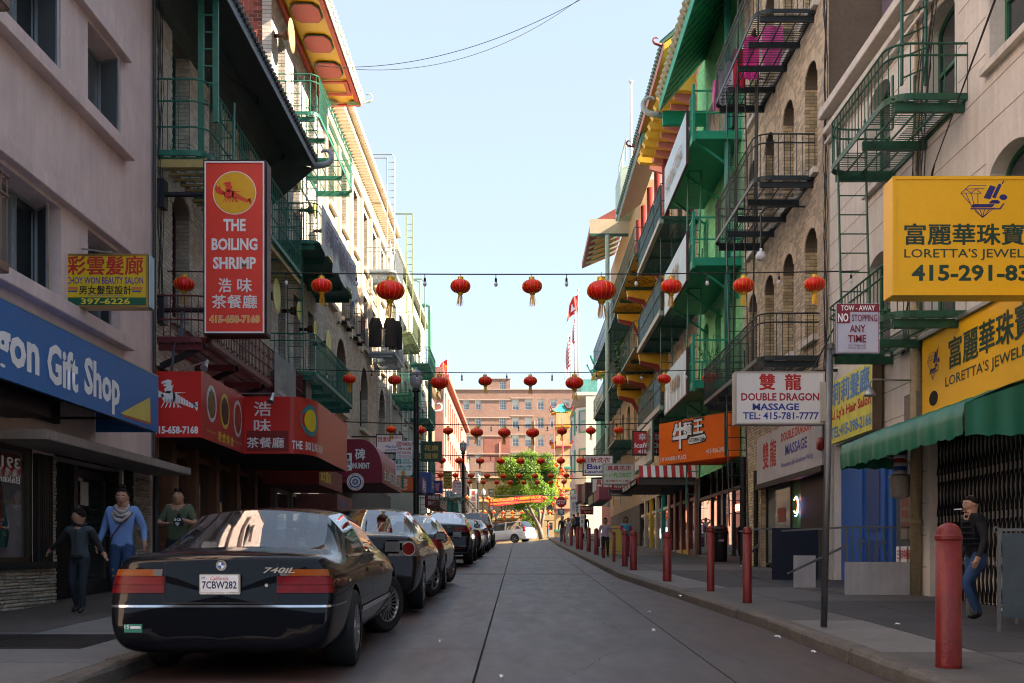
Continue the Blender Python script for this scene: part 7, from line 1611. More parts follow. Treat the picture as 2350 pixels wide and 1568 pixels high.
  if lights == 'e38':
   zm = zl0+(zl1-zl0)*.7; lamp(zl0, zl0+(zm-zl0)*.46, .0, .84, TRR); lamp(zl0+(zm-zl0)*.5, zm, .02, .83, TRR); lamp(zm+.004, zl1, .14, .36, TRC); lamp(zm+.004, zl1, .36, .80, TRA)
  elif lights == 'block': lamp(zl0, zl1, .0, .9, TRR); lamp(zl0+.02, zl0+(zl1-zl0)*.35, .1, .5, TRC, .012)
  elif lights == 'round':
   lamp(zl0, zl1, .0, .95, TRC)
   for (xc, zc_, rr) in ((W*.84, (zl0+zl1)/2, .085), (W*.62, (zl0+zl1)/2-.03, .045)):
    p_ = rear_pt(s_*xc, zc_); nn = Vector((s_*.45, -1, 0)).normalized(); uu = Vector((0, 0, 1)); vv = nn.cross(uu)
    for r2, l2, m2_ in ((rr*1.12, .03, CHR), (rr, .035, TRR)): MB().add([p_+nn*l2+uu*r2*math.sin(a_*.393)+vv*r2*math.cos(a_*.393) for a_ in range(16)], [tuple(range(16))]).build('tail_lamp', m2_, root, recalc=False)
  patch('head_lamp', (s_*.42, L+1, ZH-.26), (s_*(W+.6), L-.1, ZH-.26), (s_*(W+.6), L-.1, ZH-.16), (s_*.42, L+1, ZH-.16), (0, -1, 0), (-s_, -.8, 0), TRC, .008, 8, 3)
 # rear bumper strip, boot gap, plate
 for zz, hh, m_ in P.get('bands', ()):
  for s_ in (-1, 1): patch('bumper_strip', (0, -1, zz), (s_*(W+.9), .2, zz), (s_*(W+.9), .2, zz+hh), (0, -1, zz+hh), (0, 1, 0), (-s_, .45, 0), m_, .010, 24, 2)
 for s_ in (-1, 1):
  x_ = s_*P['lx0']; patch('boot_gap', (x_-.004, -1, .62), (x_+.004, -1, .62), (x_+.004, -1, ZD-.05), (x_-.004, -1, ZD-.05), (0, 1, 0), (0, 1, 0), SEAMM, .002, 1, 8)
 patch('boot_gap', (-P['lx0'], -1, .618), (P['lx0'], -1, .618), (P['lx0'], -1, .628), (-P['lx0'], -1, .628), (0, 1, 0), (0, 1, 0), SEAMM, .002, 12, 1)
 pz = P.get('pz', .70); p_ = rear_pt(.0, pz+.07); px = P.get('px', 0)
 pl_ = MB().box(px-.16, px+.16, p_.y-.035, p_.y-.012, pz, pz+.16).build('number_plate_frame', CHR, root, bevel=.006); MB().box(px-.147, px+.147, p_.y-.04, p_.y-.0355, pz+.02, pz+.15).build('number_plate', WHT, pl_)
 if plate:
  yy = p_.y-.041; text(plate, (px-.135, yy, pz+.045), (1, 0, 0), (0, 0, 1), .27, .06, mat('plate_navy', (.02, .03, .10), .5), pl_, .02, lift=.001)
  text('California', (px-.07, yy, pz+.112), (1, 0, 0), (0, 0, 1), .14, .03, REDL, pl_, .0, lift=.001, shear=.3); text('BMWCONCORD.com', (px-.14, p_.y-.036, pz+.004), (1, 0, 0), (0, 0, 1), .28, .013, WHT, pl_, .02, lift=.002); text('JUN', (px-.14, yy, pz+.12), (1, 0, 0), (0, 0, 1), .03, .02, BLUL, pl_, .02, lift=.001)
 if extra: extra(root, rear_pt, patch)
 root.location = loc; root.rotation_euler = (0, 0, rz); root.scale = (scale,)*3
 return root
def roundel(root, rear_pt, z, r, x=0):
 p_ = rear_pt(x, z); q = MB(); q.lathe([(r, 0), (r, .006)], (p_.x, p_.y-.012, p_.z), 24, 'y'); q.build('roundel', CHR, root)
 for k in range(4): MB().add([(p_.x, p_.y-.014, p_.z)]+[(p_.x+r*.62*math.cos(a_), p_.y-.014, p_.z+r*.62*math.sin(a_)) for a_ in [k*math.pi/2+j*math.pi/12 for j in range(7)]], [tuple(range(8))]).build('roundel_quarter', WHT if k % 2 else mat('roundel_blue', (.03, .12, .4), .4), root, recalc=False)
 for k, ch in enumerate('BMW'): a_ = math.pi*.5+.5-.5*k; text(ch, (p_.x+r*.72*math.cos(a_)-r*.1, p_.y-.0135, p_.z+r*.68*math.sin(a_)), (1, 0, 0), (0, 0, 1), r*.2, r*.2, BLKL, root, .03, lift=.001)
def ex_bmw(root, rp, patch):
 roundel(root, rp, .915, .042); p_ = rp(.45, .88); text('740iL', (.33, p_.y-.004, .855), (1, 0, 0), (0, 0, 1), .25, .045, CHR, root, .02, lift=.012, shear=.3)
 q = rp(-.62, .42); MB().box(-.74, -.6, q.y-.006, q.y+.03, .395, .46).build('sticker', mat('sticker_green', (.02, .22, .15), .5), root); text('15', (-.735, q.y-.007, .425), (1, 0, 0), (0, 0, 1), .035, .03, WHT, root, .02, lift=.001); MB().box(-.69, -.61, q.y-.009, q.y-.0065, .425, .445).build('sticker_field', WHT, root)
 p_ = rp(.36, .74); MB().lathe([(.014, 0), (.014, .01)], (.36, p_.y-.012, .76), 14, 'y').build('boot_lock', CHR, root)
E38 = dict(L=5.10, W=1.81, H=1.40, belt=.955, deck=1.02, hood=.94, yr0=1.02, yr1=1.62, yr2=3.1, yw=3.72, r=.335, ra=1.15, fa=4.2, zb=.2, wt=.60, rake=.10, bands=((.59, .018, CHR),), strip=2, trim=1, lx0=.44, lz0=.70, lz1=.885, lwrap=.30, pz=.69, tw=.25, hmat=CPB, kb=.6)
bmw = car('parked_car', 'black executive saloon nearest the camera with its front wheels turned', 'car', (-2.25, 8.38, gz(-2.2, 8.38)), 0, .965, E38, style='mesh', steer=-.5, lights='e38', plate='7CBW282', extra=ex_bmw)
def slope(o): o.rotation_euler.x = math.atan(G)
slope(bmw)
SED = dict(L=4.8, W=1.80, H=1.45, belt=.97, deck=1.08, hood=.96, yr0=.78, yr1=1.62, yr2=2.9, yw=3.62, r=.33, ra=1.0, fa=3.78, zb=.22, wt=.56, rake=.08, bands=(), strip=0, trim=1, lx0=.50, lz0=.78, lz1=.98, lwrap=.4, pz=.8, tw=.22, kb=.7)
o = car('parked_car', 'second black saloon with round tail lamps and silver wheels', 'car', (-2.16, 14.35, gz(-2.1, 15.5)), 0, .965, SED, style=7, steer=-.42, lights='round', paint=mat('car_black2', (.012, .010, .011), .2, var=0, coat=.45, spec=.02)); slope(o)
S3 = dict(SED, L=4.6, H=1.43, W=1.75, ra=.95, fa=3.65); o = car('parked_car', 'third parked car, a charcoal saloon with its front wheel turned out', 'car', (-2.14, 19.15, gz(-2.1, 20)), 0, .96, S3, style=10, steer=-.35, lights='block', paint=mat('car_charcoal', (.03, .035, .04), .22, var=0, coat=.45, spec=.02)); slope(o)
X6 = dict(L=4.88, W=1.96, H=1.60, belt=1.12, deck=1.24, hood=1.12, yr0=.42, yr1=1.75, yr2=2.75, yw=3.5, r=.39, ra=1.03, fa=3.96, zb=.30, wt=.60, rake=.09, bands=((.56, .03, PLAS), (.36, .04, mat('skid_grey', (.1, .11, .12), .4))), trim=0, lx0=.50, lz0=.98, lz1=1.13, lwrap=.5, pz=.83, tw=.28, kb=.8)
def ex_x6(root, rp, patch):
 roundel(root, rp, 1.15, .04); p_ = rp(.33, 1.14); text('X6', (.28, p_.y-.004, 1.12), (1, 0, 0), (0, 0, 1), .12, .045, CHR, root, .02, lift=.012)
 MB().box(-.01, .01, 1.9, 2.05, 1.6, 1.66).build('aerial_fin', BLK, root)
 for s_ in (-1, 1): p2 = rp(s_*.62, .5); MB().box(s_*.62-.09, s_*.62+.09, p2.y-.012, p2.y+.01, .49, .53).build('reflector', TRR, root)
o = car('parked_car', 'black coupe shaped off-roader with wide red tail lamps, badge with a roundel', 'car', (-2.30, 31.5, gz(-2.2, 32.7)), 0, .965, X6, style=5, glass=CGD, extra=ex_x6); slope(o)
S4 = dict(SED, L=4.5); o = car('parked_car', 'dark saloon half hidden in front of the coupe shaped off-roader', 'car', (-2.16, 39.0, gz(-2.1, 40)), 0, .96, S4, style=5, paint=mat('car_wine', (.03, .012, .014), .2, var=0, coat=.45, spec=.02)); slope(o)
S5 = dict(SED, L=4.5, H=1.46); o = car('parked_car', 'silver blue saloon between the dark saloon and the tall off-roader', 'car', (-2.14, 47.5, gz(-2.1, 48.5)), 0, .96, S5, style=7, paint=mat('car_silver', (.22, .26, .29), .25, .4, var=0, coat=1)); slope(o)
RR = dict(L=4.9, W=1.95, H=1.85, belt=1.2, deck=1.3, hood=1.18, yr0=.12, yr1=.5, yr2=2.9, yw=3.4, r=.38, ra=1.0, fa=3.8, zb=.3, wt=.68, rake=.04, bands=(), lx0=.66, lz0=.85, lz1=1.15, lwrap=.2, pz=.8, tw=.26, kb=.4, quarter=1, shelf=0)
o = car('parked_car', 'tall grey off-roader parked last in the row beside the white van', 'car', (-2.2, 55.5, gz(-2.1, 57)), 0, .96, RR, style=5, glass=CGD, paint=mat('car_grey', (.06, .06, .065), .25, .3, var=0, coat=1)); slope(o)
VAN = dict(L=5.15, W=2.0, H=1.75, belt=1.08, deck=1.15, hood=1.08, yr0=.1, yr1=.5, yr2=3.3, yw=4.25, r=.35, ra=1.05, fa=4.1, zb=.25, wt=.68, rake=.04, bands=(), lx0=.72, lz0=.85, lz1=1.25, lwrap=.3, pz=.7, tw=.22, kb=.4, van=1, quarter=1, shelf=0)
o = car('minivan', 'white minivan crossing the street at the top of the rise', 'minivan', (1.05, 86.4, gz(.6, 86.4)), math.radians(62), .97, VAN, style=5, glass=CGD, paint=mat('car_white', (.62, .65, .70), .25, var=0, coat=1), group=None)
o.rotation_euler = (math.radians(-4.5), 0, math.radians(62))
# ================================================================= people
SKIN = mat('skin', (.34, .18, .12), .55, var=.08); SKIN2 = mat('skin_tan', (.36, .19, .12), .55, var=.08); HAIR = mat('hair_dark', (.012, .008, .006), .9, spec=.15, var=.4, vs=30)
JEAN = mat('denim', (.02, .06, .15), .85, var=.35, vs=5, dirt=.3); JEAND = mat('dark_denim', (.012, .018, .03), .85, var=.3)
def person(label, loc, rz, h, C, J, hair='short', face=1, head_turn=0, group=None, fingers=True, extra=None, build_=1.0):
 """C: cloth materials (top, legs, shoes, skin, sleeves); J: joint overrides in units of body height (x right of the figure, y forward, z up)"""
 t = thing('person', label, 'person', (0, 0, 0), group); top, legs, shoe, skin, slv = C[:5]
 j = dict(pel=(0, 0, .52), waist=(0, 0, .60), chest=(0, .0, .72), neck=(0, -.005, .825), head0=(0, .008, .87), head1=(0, .012, .93), shL=(-.105, 0, .80), elL=(-.14, -.02, .63), wrL=(-.145, .03, .49), haL=(-.145, .045, .455), shR=(.105, 0, .80), elR=(.14, -.02, .63), wrR=(.145, .03, .49), haR=(.145, .045, .455),
             hpL=(-.055, 0, .50), knL=(-.06, .02, .28), anL=(-.06, -.01, .045), toL=(-.065, .075, .018), hpR=(.055, 0, .50), knR=(.06, .02, .28), anR=(.06, -.01, .045), toR=(.065, .075, .018))
 j.update(J); R = dict(pel=.088, waist=.076, chest=.088, neck=.034, head0=.05, head1=.052, shL=.046, elL=.03, wrL=.02, haL=.023, shR=.046, elR=.03, wrR=.02, haR=.023, hpL=.062, knL=.04, anL=.026, toL=.024, hpR=.062, knR=.04, anR=.026, toR=.024)
 E = [('pel', 'waist'), ('waist', 'chest'), ('chest', 'neck'), ('neck', 'head0'), ('head0', 'head1'), ('chest', 'shL'), ('shL', 'elL'), ('elL', 'wrL'), ('wrL', 'haL'), ('chest', 'shR'), ('shR', 'elR'), ('elR', 'wrR'), ('wrR', 'haR'), ('pel', 'hpL'), ('hpL', 'knL'), ('knL', 'anL'), ('anL', 'toL'), ('pel', 'hpR'), ('hpR', 'knR'), ('knR', 'anR'), ('anR', 'toR')]
 K = [k for k in j if k != 'tilt']; V = [Vector(j[k])*h for k in K]; rad = [R[k]*h*(build_ if k in ('pel', 'waist', 'chest', 'hpL', 'hpR', 'shL', 'shR') else 1) for k in K]; ED = [(K.index(a), K.index(b)) for a, b in E]
 if fingers:
  for s, w_, ha, el in ((-1, 'wrL', 'haL', 'elL'), (1, 'wrR', 'haR', 'elR')):
   d = (Vector(j[ha])-Vector(j[w_])).normalized(); sd = Vector((0, 1, 0)) if abs(d.y) < .8 else Vector((1, 0, 0)); sd = (sd-d*sd.dot(d)).normalized(); nn = d.cross(sd)*(-s)
   for k in range(4):
    b = Vector(j[ha])*h+sd*h*.0095*(k-1.5); l_ = h*(.030, .036, .034, .026)[3-k]; i0 = len(V); V += [b+d*h*.012, b+d*(h*.012+l_*.6)+nn*l_*.1, b+d*(h*.012+l_)+nn*l_*.4]; rad += [h*.0062, h*.0055, h*.0045]; ED += [(K.index(ha), i0), (i0, i0+1), (i0+1, i0+2)]
   b = Vector(j[ha])*h+sd*h*.018; i0 = len(V); V += [b, b+d*h*.018+sd*h*.012+nn*h*.005]; rad += [h*.007, h*.0055]; ED += [(K.index(w_), i0), (i0, i0+1)]
 me = bpy.data.meshes.new('body'); me.from_pydata(V, ED, []); ob = bpy.data.objects.new('tmp', me); COL.objects.link(ob)
 ob.modifiers.new('k', 'SKIN'); sv = me.skin_vertices[0].data
 for i, r in enumerate(rad): sv[i].radius = (r, r)
 for k, fx, fy in (('pel', 1.0, .85), ('waist', 1.0, .78), ('chest', 1.12, .8)): sv[K.index(k)].radius = (R[k]*h*fx*build_, R[k]*h*fy*build_)
 sv[K.index('pel')].use_root = True; ss = ob.modifiers.new('s', 'SUBSURF'); ss.levels = ss.render_levels = 3 if fingers else 2
 dg = bpy.context.evaluated_depsgraph_get(); ev = bpy.data.meshes.new_from_object(ob.evaluated_get(dg)); bpy.data.objects.remove(ob)
 seg = [(a, b) for a, b in E]
 def near(p):
  bd, bk = 9, None
  for a, b in seg:
   A, B = Vector(j[a])*h, Vector(j[b])*h; d = B-A; tt = max(0, min(1, (p-A).dot(d)/d.length_squared)); q = (A+d*tt-p).length-R[b]*h*.6
   if q < bd: bd, bk = q, (a, b, tt)
  return bk
 ev.materials.clear()
 for m_ in (top, legs, shoe, skin, slv): ev.materials.append(m_)
 sl = C[5] if len(C) > 5 else 'long'
 for p in ev.polygons:
  a, b, tt = near(p.center)
  if b in ('head0', 'head1') or (a, b) == ('chest', 'neck') and tt > .95: mi = 3
  elif b in ('haL', 'haR') or (b in ('wrL', 'wrR') and (sl == 'short' or tt > .93)) or p.center.z > .85*h: mi = 3
  elif b in ('elL', 'elR', 'wrL', 'wrR'): mi = 3 if (sl == 'short' and b[:2] == 'el' and tt > .75) else 4
  elif b in ('knL', 'knR', 'hpL', 'hpR'): mi = 1 if not (b[:2] == 'hp' and p.center.z > .53*h) else 0
  elif b in ('anL', 'anR'): mi = 1 if tt < .92 else 2
  elif b in ('toL', 'toR'): mi = 2
  else: mi = 1 if p.center.z < j['pel'][2]*h*.99 else 0
  p.material_index = mi
 ev.polygons.foreach_set('use_smooth', [True]*len(ev.polygons)); ev.name = 'body'; body = link('body', ev, t)
 # head with face
 hc = (Vector(j['head0'])+Vector(j['head1']))*.5*h+Vector((0, .004*h, .012*h)); hr = .066*h; q = MB(); vs = []; n_, m_ = 20, 14; ct, st = math.cos(head_turn), math.sin(head_turn); tilt = j.get('tilt', 0)
 def rot(x, y, z):
  y, z = y*math.cos(tilt)+z*math.sin(tilt), z*math.cos(tilt)-y*math.sin(tilt); return Vector((x*ct+y*st, -x*st+y*ct, z))+hc
 for i in range(m_+1):
  ph = math.pi*i/m_
  for k in range(n_):
   a = 2*math.pi*k/n_; x, y, z = math.sin(ph)*math.cos(a), math.sin(ph)*math.sin(a), math.cos(ph); fr = max(0, y)
   jaw = 1-.30*max(0, -z)**1.3; X_ = x*.80*jaw; Y_ = y*.96*(1-.10*max(0, -z)); Z_ = z*1.13
   if fr > .75 and abs(x) < .22 and -.35 < z < .12: Y_ += .16*(1-abs(x)/.22)*(1-abs(z+.22)/.36 if z < .12 else 0)
   if fr > .6 and .1 < abs(x) < .5 and .0 < z < .22: Y_ -= .05
   if fr > .7 and z < -.78: Y_ += .06
   vs.append(rot(X_*hr, Y_*hr, Z_*hr))
 q.add(vs, [(i*n_+k, i*n_+(k+1) % n_, (i+1)*n_+(k+1) % n_, (i+1)*n_+k) for i in range(m_) for k in range(n_)]); hd = q.build('head', skin, t, smooth=True)
 if face:
  for s in (-1, 1):
   def disc(nm, x, y, z, a, b, m2, n2=10): MB().add([rot((x+a*math.cos(k*6.283/n2))*hr, (y-.18*(abs(x+a*math.cos(k*6.283/n2))-abs(x)))*hr, (z+b*math.sin(k*6.283/n2))*hr) for k in range(n2)], [tuple(range(n2))]).build(nm, m2, hd, recalc=False)
   disc('eye', s*.31, .885, .08, .13, .06, WHT); disc('iris', s*.30, .91, .08, .06, .058, BLKL); disc('eyebrow', s*.33, .90, .24, .19, .045, HAIR)
   MB().lathe([(.02, -.08), (.10, 0), (.02, .08)], (0, 0, 0), 8).v; ear = MB().lathe([(.02, -.08), (.10, 0), (.02, .08)], (0, 0, 0), 8).build('ear', skin, hd, smooth=True, local=True); ear.location = rot(s*.80*hr, -.02*hr, .02*hr); ear.scale = (hr*1.0, hr*1.6, hr*2.6)
  q = MB(); q.add([rot(x*hr, (.93-.25*x*x)*hr, (z)*hr) for x, z in ((-.22, -.50), (-.1, -.455), (0, -.47), (.1, -.455), (.22, -.50), (.1, -.56), (0, -.575), (-.1, -.56))], [tuple(range(8))]); q.build('lips', mat('lip', (.25, .07, .06), .5), hd, recalc=False)
 q = MB(); vs = []; hn = 20
 low = {'short': -.05, 'bald': .1, 'bun': -.1, 'long': -.8, 'cap': .0}[hair]
 for i in range(9):
  for k in range(hn):
   a = 2*math.pi*k/hn; yb_ = math.sin(a); zl = (.58 if hair == 'bun' else .46) if yb_ > .45 else (low if yb_ < .1 else low+(.42-low)*(yb_-.1)/.35); zt_ = 1; z = zt_+(zl-zt_)*i/8; rr = math.sqrt(max(0, 1-min(1, z)**2)) if z > 0 else 1; g_ = 1.07+.03*math.sin(a*7+i*2) if hair != 'bald' else 1.015
   vs.append(rot(math.cos(a)*rr*.82*g_*hr, (math.sin(a)*rr*.98*g_-.03)*hr, z*1.16*g_*hr if hair != 'bald' else z*1.14*hr))
 q.add(vs, [(i*hn+k, i*hn+(k+1) % hn, (i+1)*hn+(k+1) % hn, (i+1)*hn+k) for i in range(8) for k in range(hn)]+[tuple(range(hn))]); q.build('hair', HAIR if hair != 'cap' else C[6], t, smooth=True)
 if hair == 'bun': o = MB().lathe([(.05, -.5), (.4, -.3), (.5, 0), (.4, .3), (.05, .5)], (0, 0, 0), 12).build('hair_bun', HAIR, t, smooth=True, local=True); o.location = rot(0, -.25*hr, 1.25*hr); o.scale = (hr*.9,)*3
 if hair == 'cap': q = MB(); q.add([rot(x*hr, y*hr, .45*hr) for x, y in ((-.7, .6), (-.5, 1.3), (0, 1.5), (.5, 1.3), (.7, .6))], [(0, 1, 2, 3, 4)]); q.build('cap_peak', C[6], t, recalc=False)
 if extra: extra(t, j, h, rot, hr)
 t.location = loc; t.rotation_euler = (0, 0, rz); return t
PI = math.pi
def gp(x, y, onk=True):
 yy = FP*(1.06 if onk else 1.19)/(y-1205); xx = (x-VX)/FP*yy; return Vector((xx, yy, gz(xx, yy)+(.138 if onk else 0)))
# walking boy (faces the camera, looks to his left), the woman holding his hand
VEST = mat('teal_vest', (.035, .055, .065), .85, var=.2); BLC = mat('black_cloth', (.008, .008, .009), .85, var=.3, vs=6); SHOEB = mat('black_shoe', (.008, .008, .008), .5)
def ex_boy(t, j, h, rot, hr):
 q = MB(); P = [Vector((math.cos(a)*.05*h, .0-.01*h+math.sin(a)*.045*h, .835*h+.012*h*math.sin(a*2))) for a in [k*.7 for k in range(10)]]; q.tube(P, .018*h, 6); q.build('hood', BLC, t, smooth=True)
 MB().tube([(.0, .073*h, .80*h), (0, .083*h, .7*h), (0, .078*h, .57*h)], .004*h, 4).build('button_band', BLC, t)
 q = MB(); q.lathe([(.083*h, 0), (.086*h, .02*h), (.08*h, .04*h)], (0, 0, .515*h), 16); o = q.build('waistband', BLC, t, smooth=True)
p_ = gp(183, 1409); person('boy in a black jacket and dark teal vest walking, looking to his left', p_, PI-.15, 1.26, (VEST, JEAND, SHOEB, SKIN, BLC), dict(elL=(-.19, .01, .66), wrL=(-.27, .05, .56), haL=(-.295, .055, .53), elR=(.20, -.0, .68), wrR=(.31, -.03, .60), haR=(.335, -.03, .575), knL=(-.055, .05, .28), anL=(-.06, .05, .045), toL=(-.065, .13, .02), anR=(.06, -.06, .05), toR=(.062, .02, .02)), head_turn=.9, extra=ex_boy)
SCA = mat('scarf_knit', (.40, .36, .37), .95, var=.35, vs=26, dirt=.3); TOPB = mat('blue_top', (.13, .24, .50), .85, var=.1, vs=4); BOOT = mat('tan_boot', (.13, .09, .045), .7)
def ex_woman(t, j, h, rot, hr):
 for k in range(3):
  q = MB(); P = [Vector((math.cos(a+k)*(.050+.010*k)*h, .016*h+math.sin(a+k)*(.046+.008*k)*h, (.845-.016*k)*h-.05*h*max(0, math.sin(a+k))*(1+k*.5)+.008*h*math.sin(a*2+k))) for a in [i*.42+k for i in range(16)]]; q.tube(P, [.016*h+.006*h*math.sin(i*2.1+k) for i in range(16)], 8); q.build('scarf', SCA, t, smooth=True)
 MB().tube([(-.1*h, .03*h, .80*h), (-.02*h, .10*h, .70*h), (.06*h, .088*h, .60*h), (.10*h, .03*h, .52*h)], .006*h, 5).build('bag_strap', mat('strap_brown', (.08, .03, .015), .6), t)
 for c in ((.065, .32), (-.06, .41), (.06, .27)): MB().lathe([(.002, 0), (.014, .002), (.002, .004)], (c[0]*h, .055*h, c[1]*h), 8, 'y').build('denim_tear', SKIN, t)
p_ = gp(278, 1398); p_.x += .02; person('woman in a light blue top with knitted scarf and ripped jeans walking', p_, PI+.1, 1.53, (TOPB, JEAN, BOOT, SKIN, TOPB), dict(elL=(-.165, -.03, .65), wrL=(-.18, .03, .55), haL=(-.185, .04, .515), elR=(.155, -.02, .65), wrR=(.19, .03, .53), haR=(.195, .04, .495), knL=(-.05, .06, .29), anL=(-.03, .1, .06), toL=(-.03, .18, .04), knR=(.065, .0, .28), anR=(.055, -.06, .05)), hair='bun', extra=ex_woman, build_=1.10)
OLI = mat('olive_shirt', (.075, .10, .06), .9, var=.12)
def ex_man(t, j, h, rot, hr):
 q = MB(); q.lathe([(.01, .0), (.062, .01), (.07, .06), (.05, .12), (.02, .15), (.03, .17), (.01, .19)], (0, 0, 0), 14); o = q.build('knit_hat', mat('hat_navy', (.01, .013, .025), .9), t, smooth=True, local=True); w = Vector(j['haL'])*h; o.location = w+Vector((0, .05, -.1)); 
 text('IDE', (-.05, .07, .08), (-1, 0, 0), (0, 0, 1), -.1, .035, WHT, o, .02, lift=.0); q = MB(); q.add([(x, .073, z) for x, z in ((-.03, .06), (.03, .06), (.03, .03), (0, .0), (-.03, .03))], [(0, 1, 2, 3, 4)]); q.build('badge', mat('badge_silver', (.4, .4, .42), .5), o, recalc=False)
 q = MB()
 for s in (-1, 1): q.lathe([(.01, 0), (.028, .004), (.01, .008)], (0, 0, 0), 10, 'y'); q.v = q.v[:-30]+[(v[0]+s*.033, v[1], v[2]) for v in q.v[-30:]]
 g = q.build('sunglasses', mat('sunglass', (.01, .02, .05), .1, coat=1), t, local=True); g.location = rot(0, .55*hr, 1.08*hr); g.rotation_euler = (-.9, 0, 0)
 MB().box(-.07, -.04, .135, .142, 1.12, 1.16).build('label_patch', mat('label_orange', (.5, .3, .2), .6), t)
p_ = Vector((-5.15, 16.9, gz(-5, 16.9)+.138)); person('stocky man in an olive T-shirt with sunglasses on his head holding a dark knit hat', p_, PI+.0, 1.60, (OLI, JEAND, SHOEB, SKIN2, OLI, 'short'), dict(elL=(-.17, .05, .66), wrL=(-.09, .17, .70), haL=(-.07, .19, .70), elR=(.17, .06, .66), wrR=(.07, .17, .66), haR=(.04, .185, .66), tilt=-.35), extra=ex_man, build_=1.35)
o = None
PUF = mat('puffer_black', (.008, .009, .011), .8, spec=.2, var=.3)
def ex_smoker(t, j, h, rot, hr):
 for k in range(5): q = MB(); q.tube([Vector((math.cos(a)*(.098)*h*1.02, -.01*h+math.sin(a)*.078*h, (.60+.043*k)*h)) for a in [i*.4 for i in range(17)]], .0085*h, 6); q.build('quilting', PUF, t, smooth=True)
 MB().tube([rot(.2*hr, 1.0*hr, -.5*hr), rot(.35*hr, 1.9*hr, -.55*hr)], .004*h*1.2, 5).build('cigarette', WHT, t)
 q = MB(); q.tube([Vector((math.cos(a)*.045*h, math.sin(a)*.045*h, .82*h)) for a in [i*.6 for i in range(11)]], .014*h, 6); q.build('collar', PUF, t, smooth=True)
p_ = Vector((4.84, 11.9, ZY(11.9, 1424))); sm = person('balding man in a black puffer jacket smoking, leaning by the steel barrier', p_, PI*.5+.1, 1.35, (PUF, JEAN, SHOEB, SKIN2, BLC), dict(pel=(0, -.06, .50), hpL=(-.055, -.05, .48), hpR=(.055, -.05, .48), waist=(0, -.03, .59), knL=(-.06, .09, .30), anL=(-.06, -.01, .06), toL=(-.065, .07, .03), knR=(.06, .0, .27), anR=(.06, -.10, .045), toR=(.06, -.02, .02), elL=(-.14, -.03, .64), elR=(.15, -.06, .63)), hair='bald', extra=ex_smoker, head_turn=-.1, build_=1.15)
# people farther up the right pavement
LIL = mat('lilac_coat', (.42, .30, .38), .8, var=.1); MAG = mat('magenta_coat', (.40, .015, .09), .7); CYA = mat('cyan_top', (.03, .30, .42), .7); NVY = mat('navy_cloth', (.012, .02, .05), .85); WGR = mat('white_track', (.45, .47, .5), .8); SHO = mat('shorts_blue', (.12, .17, .24), .85); KH = mat('grey_hoodie', (.10, .11, .12), .85)
def far(label, x, yf, yh, C, rz, hair='short', J={}, **k):
 p = gp(x, yf); h = (yf-yh)/FP*p.y*1.02; return person(label, p, rz, h, C, J, hair=hair, fingers=False, face=abs(rz-PI) < 1, **k)
arms_front = dict(elL=(-.13, .02, .65), wrL=(-.05, .13, .66), haL=(-.03, .14, .66), elR=(.13, .02, .65), wrR=(.05, .13, .66), haR=(.03, .14, .66)); walk = dict(knL=(-.055, .07, .28), anL=(-.055, .1, .05), toL=(-.06, .17, .03), anR=(.06, -.1, .06), toR=(.06, -.03, .02))
far('woman in a lilac coat walking down between the thin red bollards', 1389, 1281, 1190, (LIL, BLC, SHOEB, SKIN, LIL), PI, 'short', walk)
far('woman in a magenta jacket and cyan top looking at her phone', 1436, 1278, 1188, (CYA, MAG, SHOEB, SKIN, MAG), PI+.2, 'long', arms_front)
far('man in a navy jacket and shorts with a pale cap, back to the camera', 1291, 1246, 1186, (NVY, SHO, SHOEB, SKIN, NVY, 'long', mat('cap_grey', (.3, .33, .38), .7)), 0, 'cap', walk)
far('person in white trousers stretching with elbows raised by the kerb', 1304, 1252, 1189, (WGR, WGR, mat('red_shoe', (.6, .05, .02), .6), SKIN, KH), PI, 'long', dict(elL=(-.19, .04, .86), wrL=(-.09, .02, .93), haL=(-.05, -.02, .94), elR=(.19, .04, .86), wrR=(.09, .02, .93), haR=(.05, -.02, .94)))
far('man in a grey hoodie among the group at the corner', 1317, 1240, 1188, (KH, JEAND, SHOEB, SKIN, KH), .4)
far('person in black standing by the vertical shop sign', 1343, 1243, 1188, (BLC, BLC, SHOEB, SKIN, BLC), .2, 'cap', {}, ) if False else far('person in black standing by the vertical shop sign', 1343, 1243, 1188, (BLC, BLC, SHOEB, SKIN, BLC), .2)
far('tall person in a dark jacket behind the corner group', 1326, 1240, 1185, (NVY, BLC, SHOEB, SKIN, NVY), PI)
far('person in a dark red jacket near the tree at the crossing', 1258, 1236, 1196, (mat('dark_red_cloth', (.16, .02, .02), .8), JEAN, SHOEB, SKIN, mat('dark_red_cloth', ())), 1.4, 'short', arms_front)
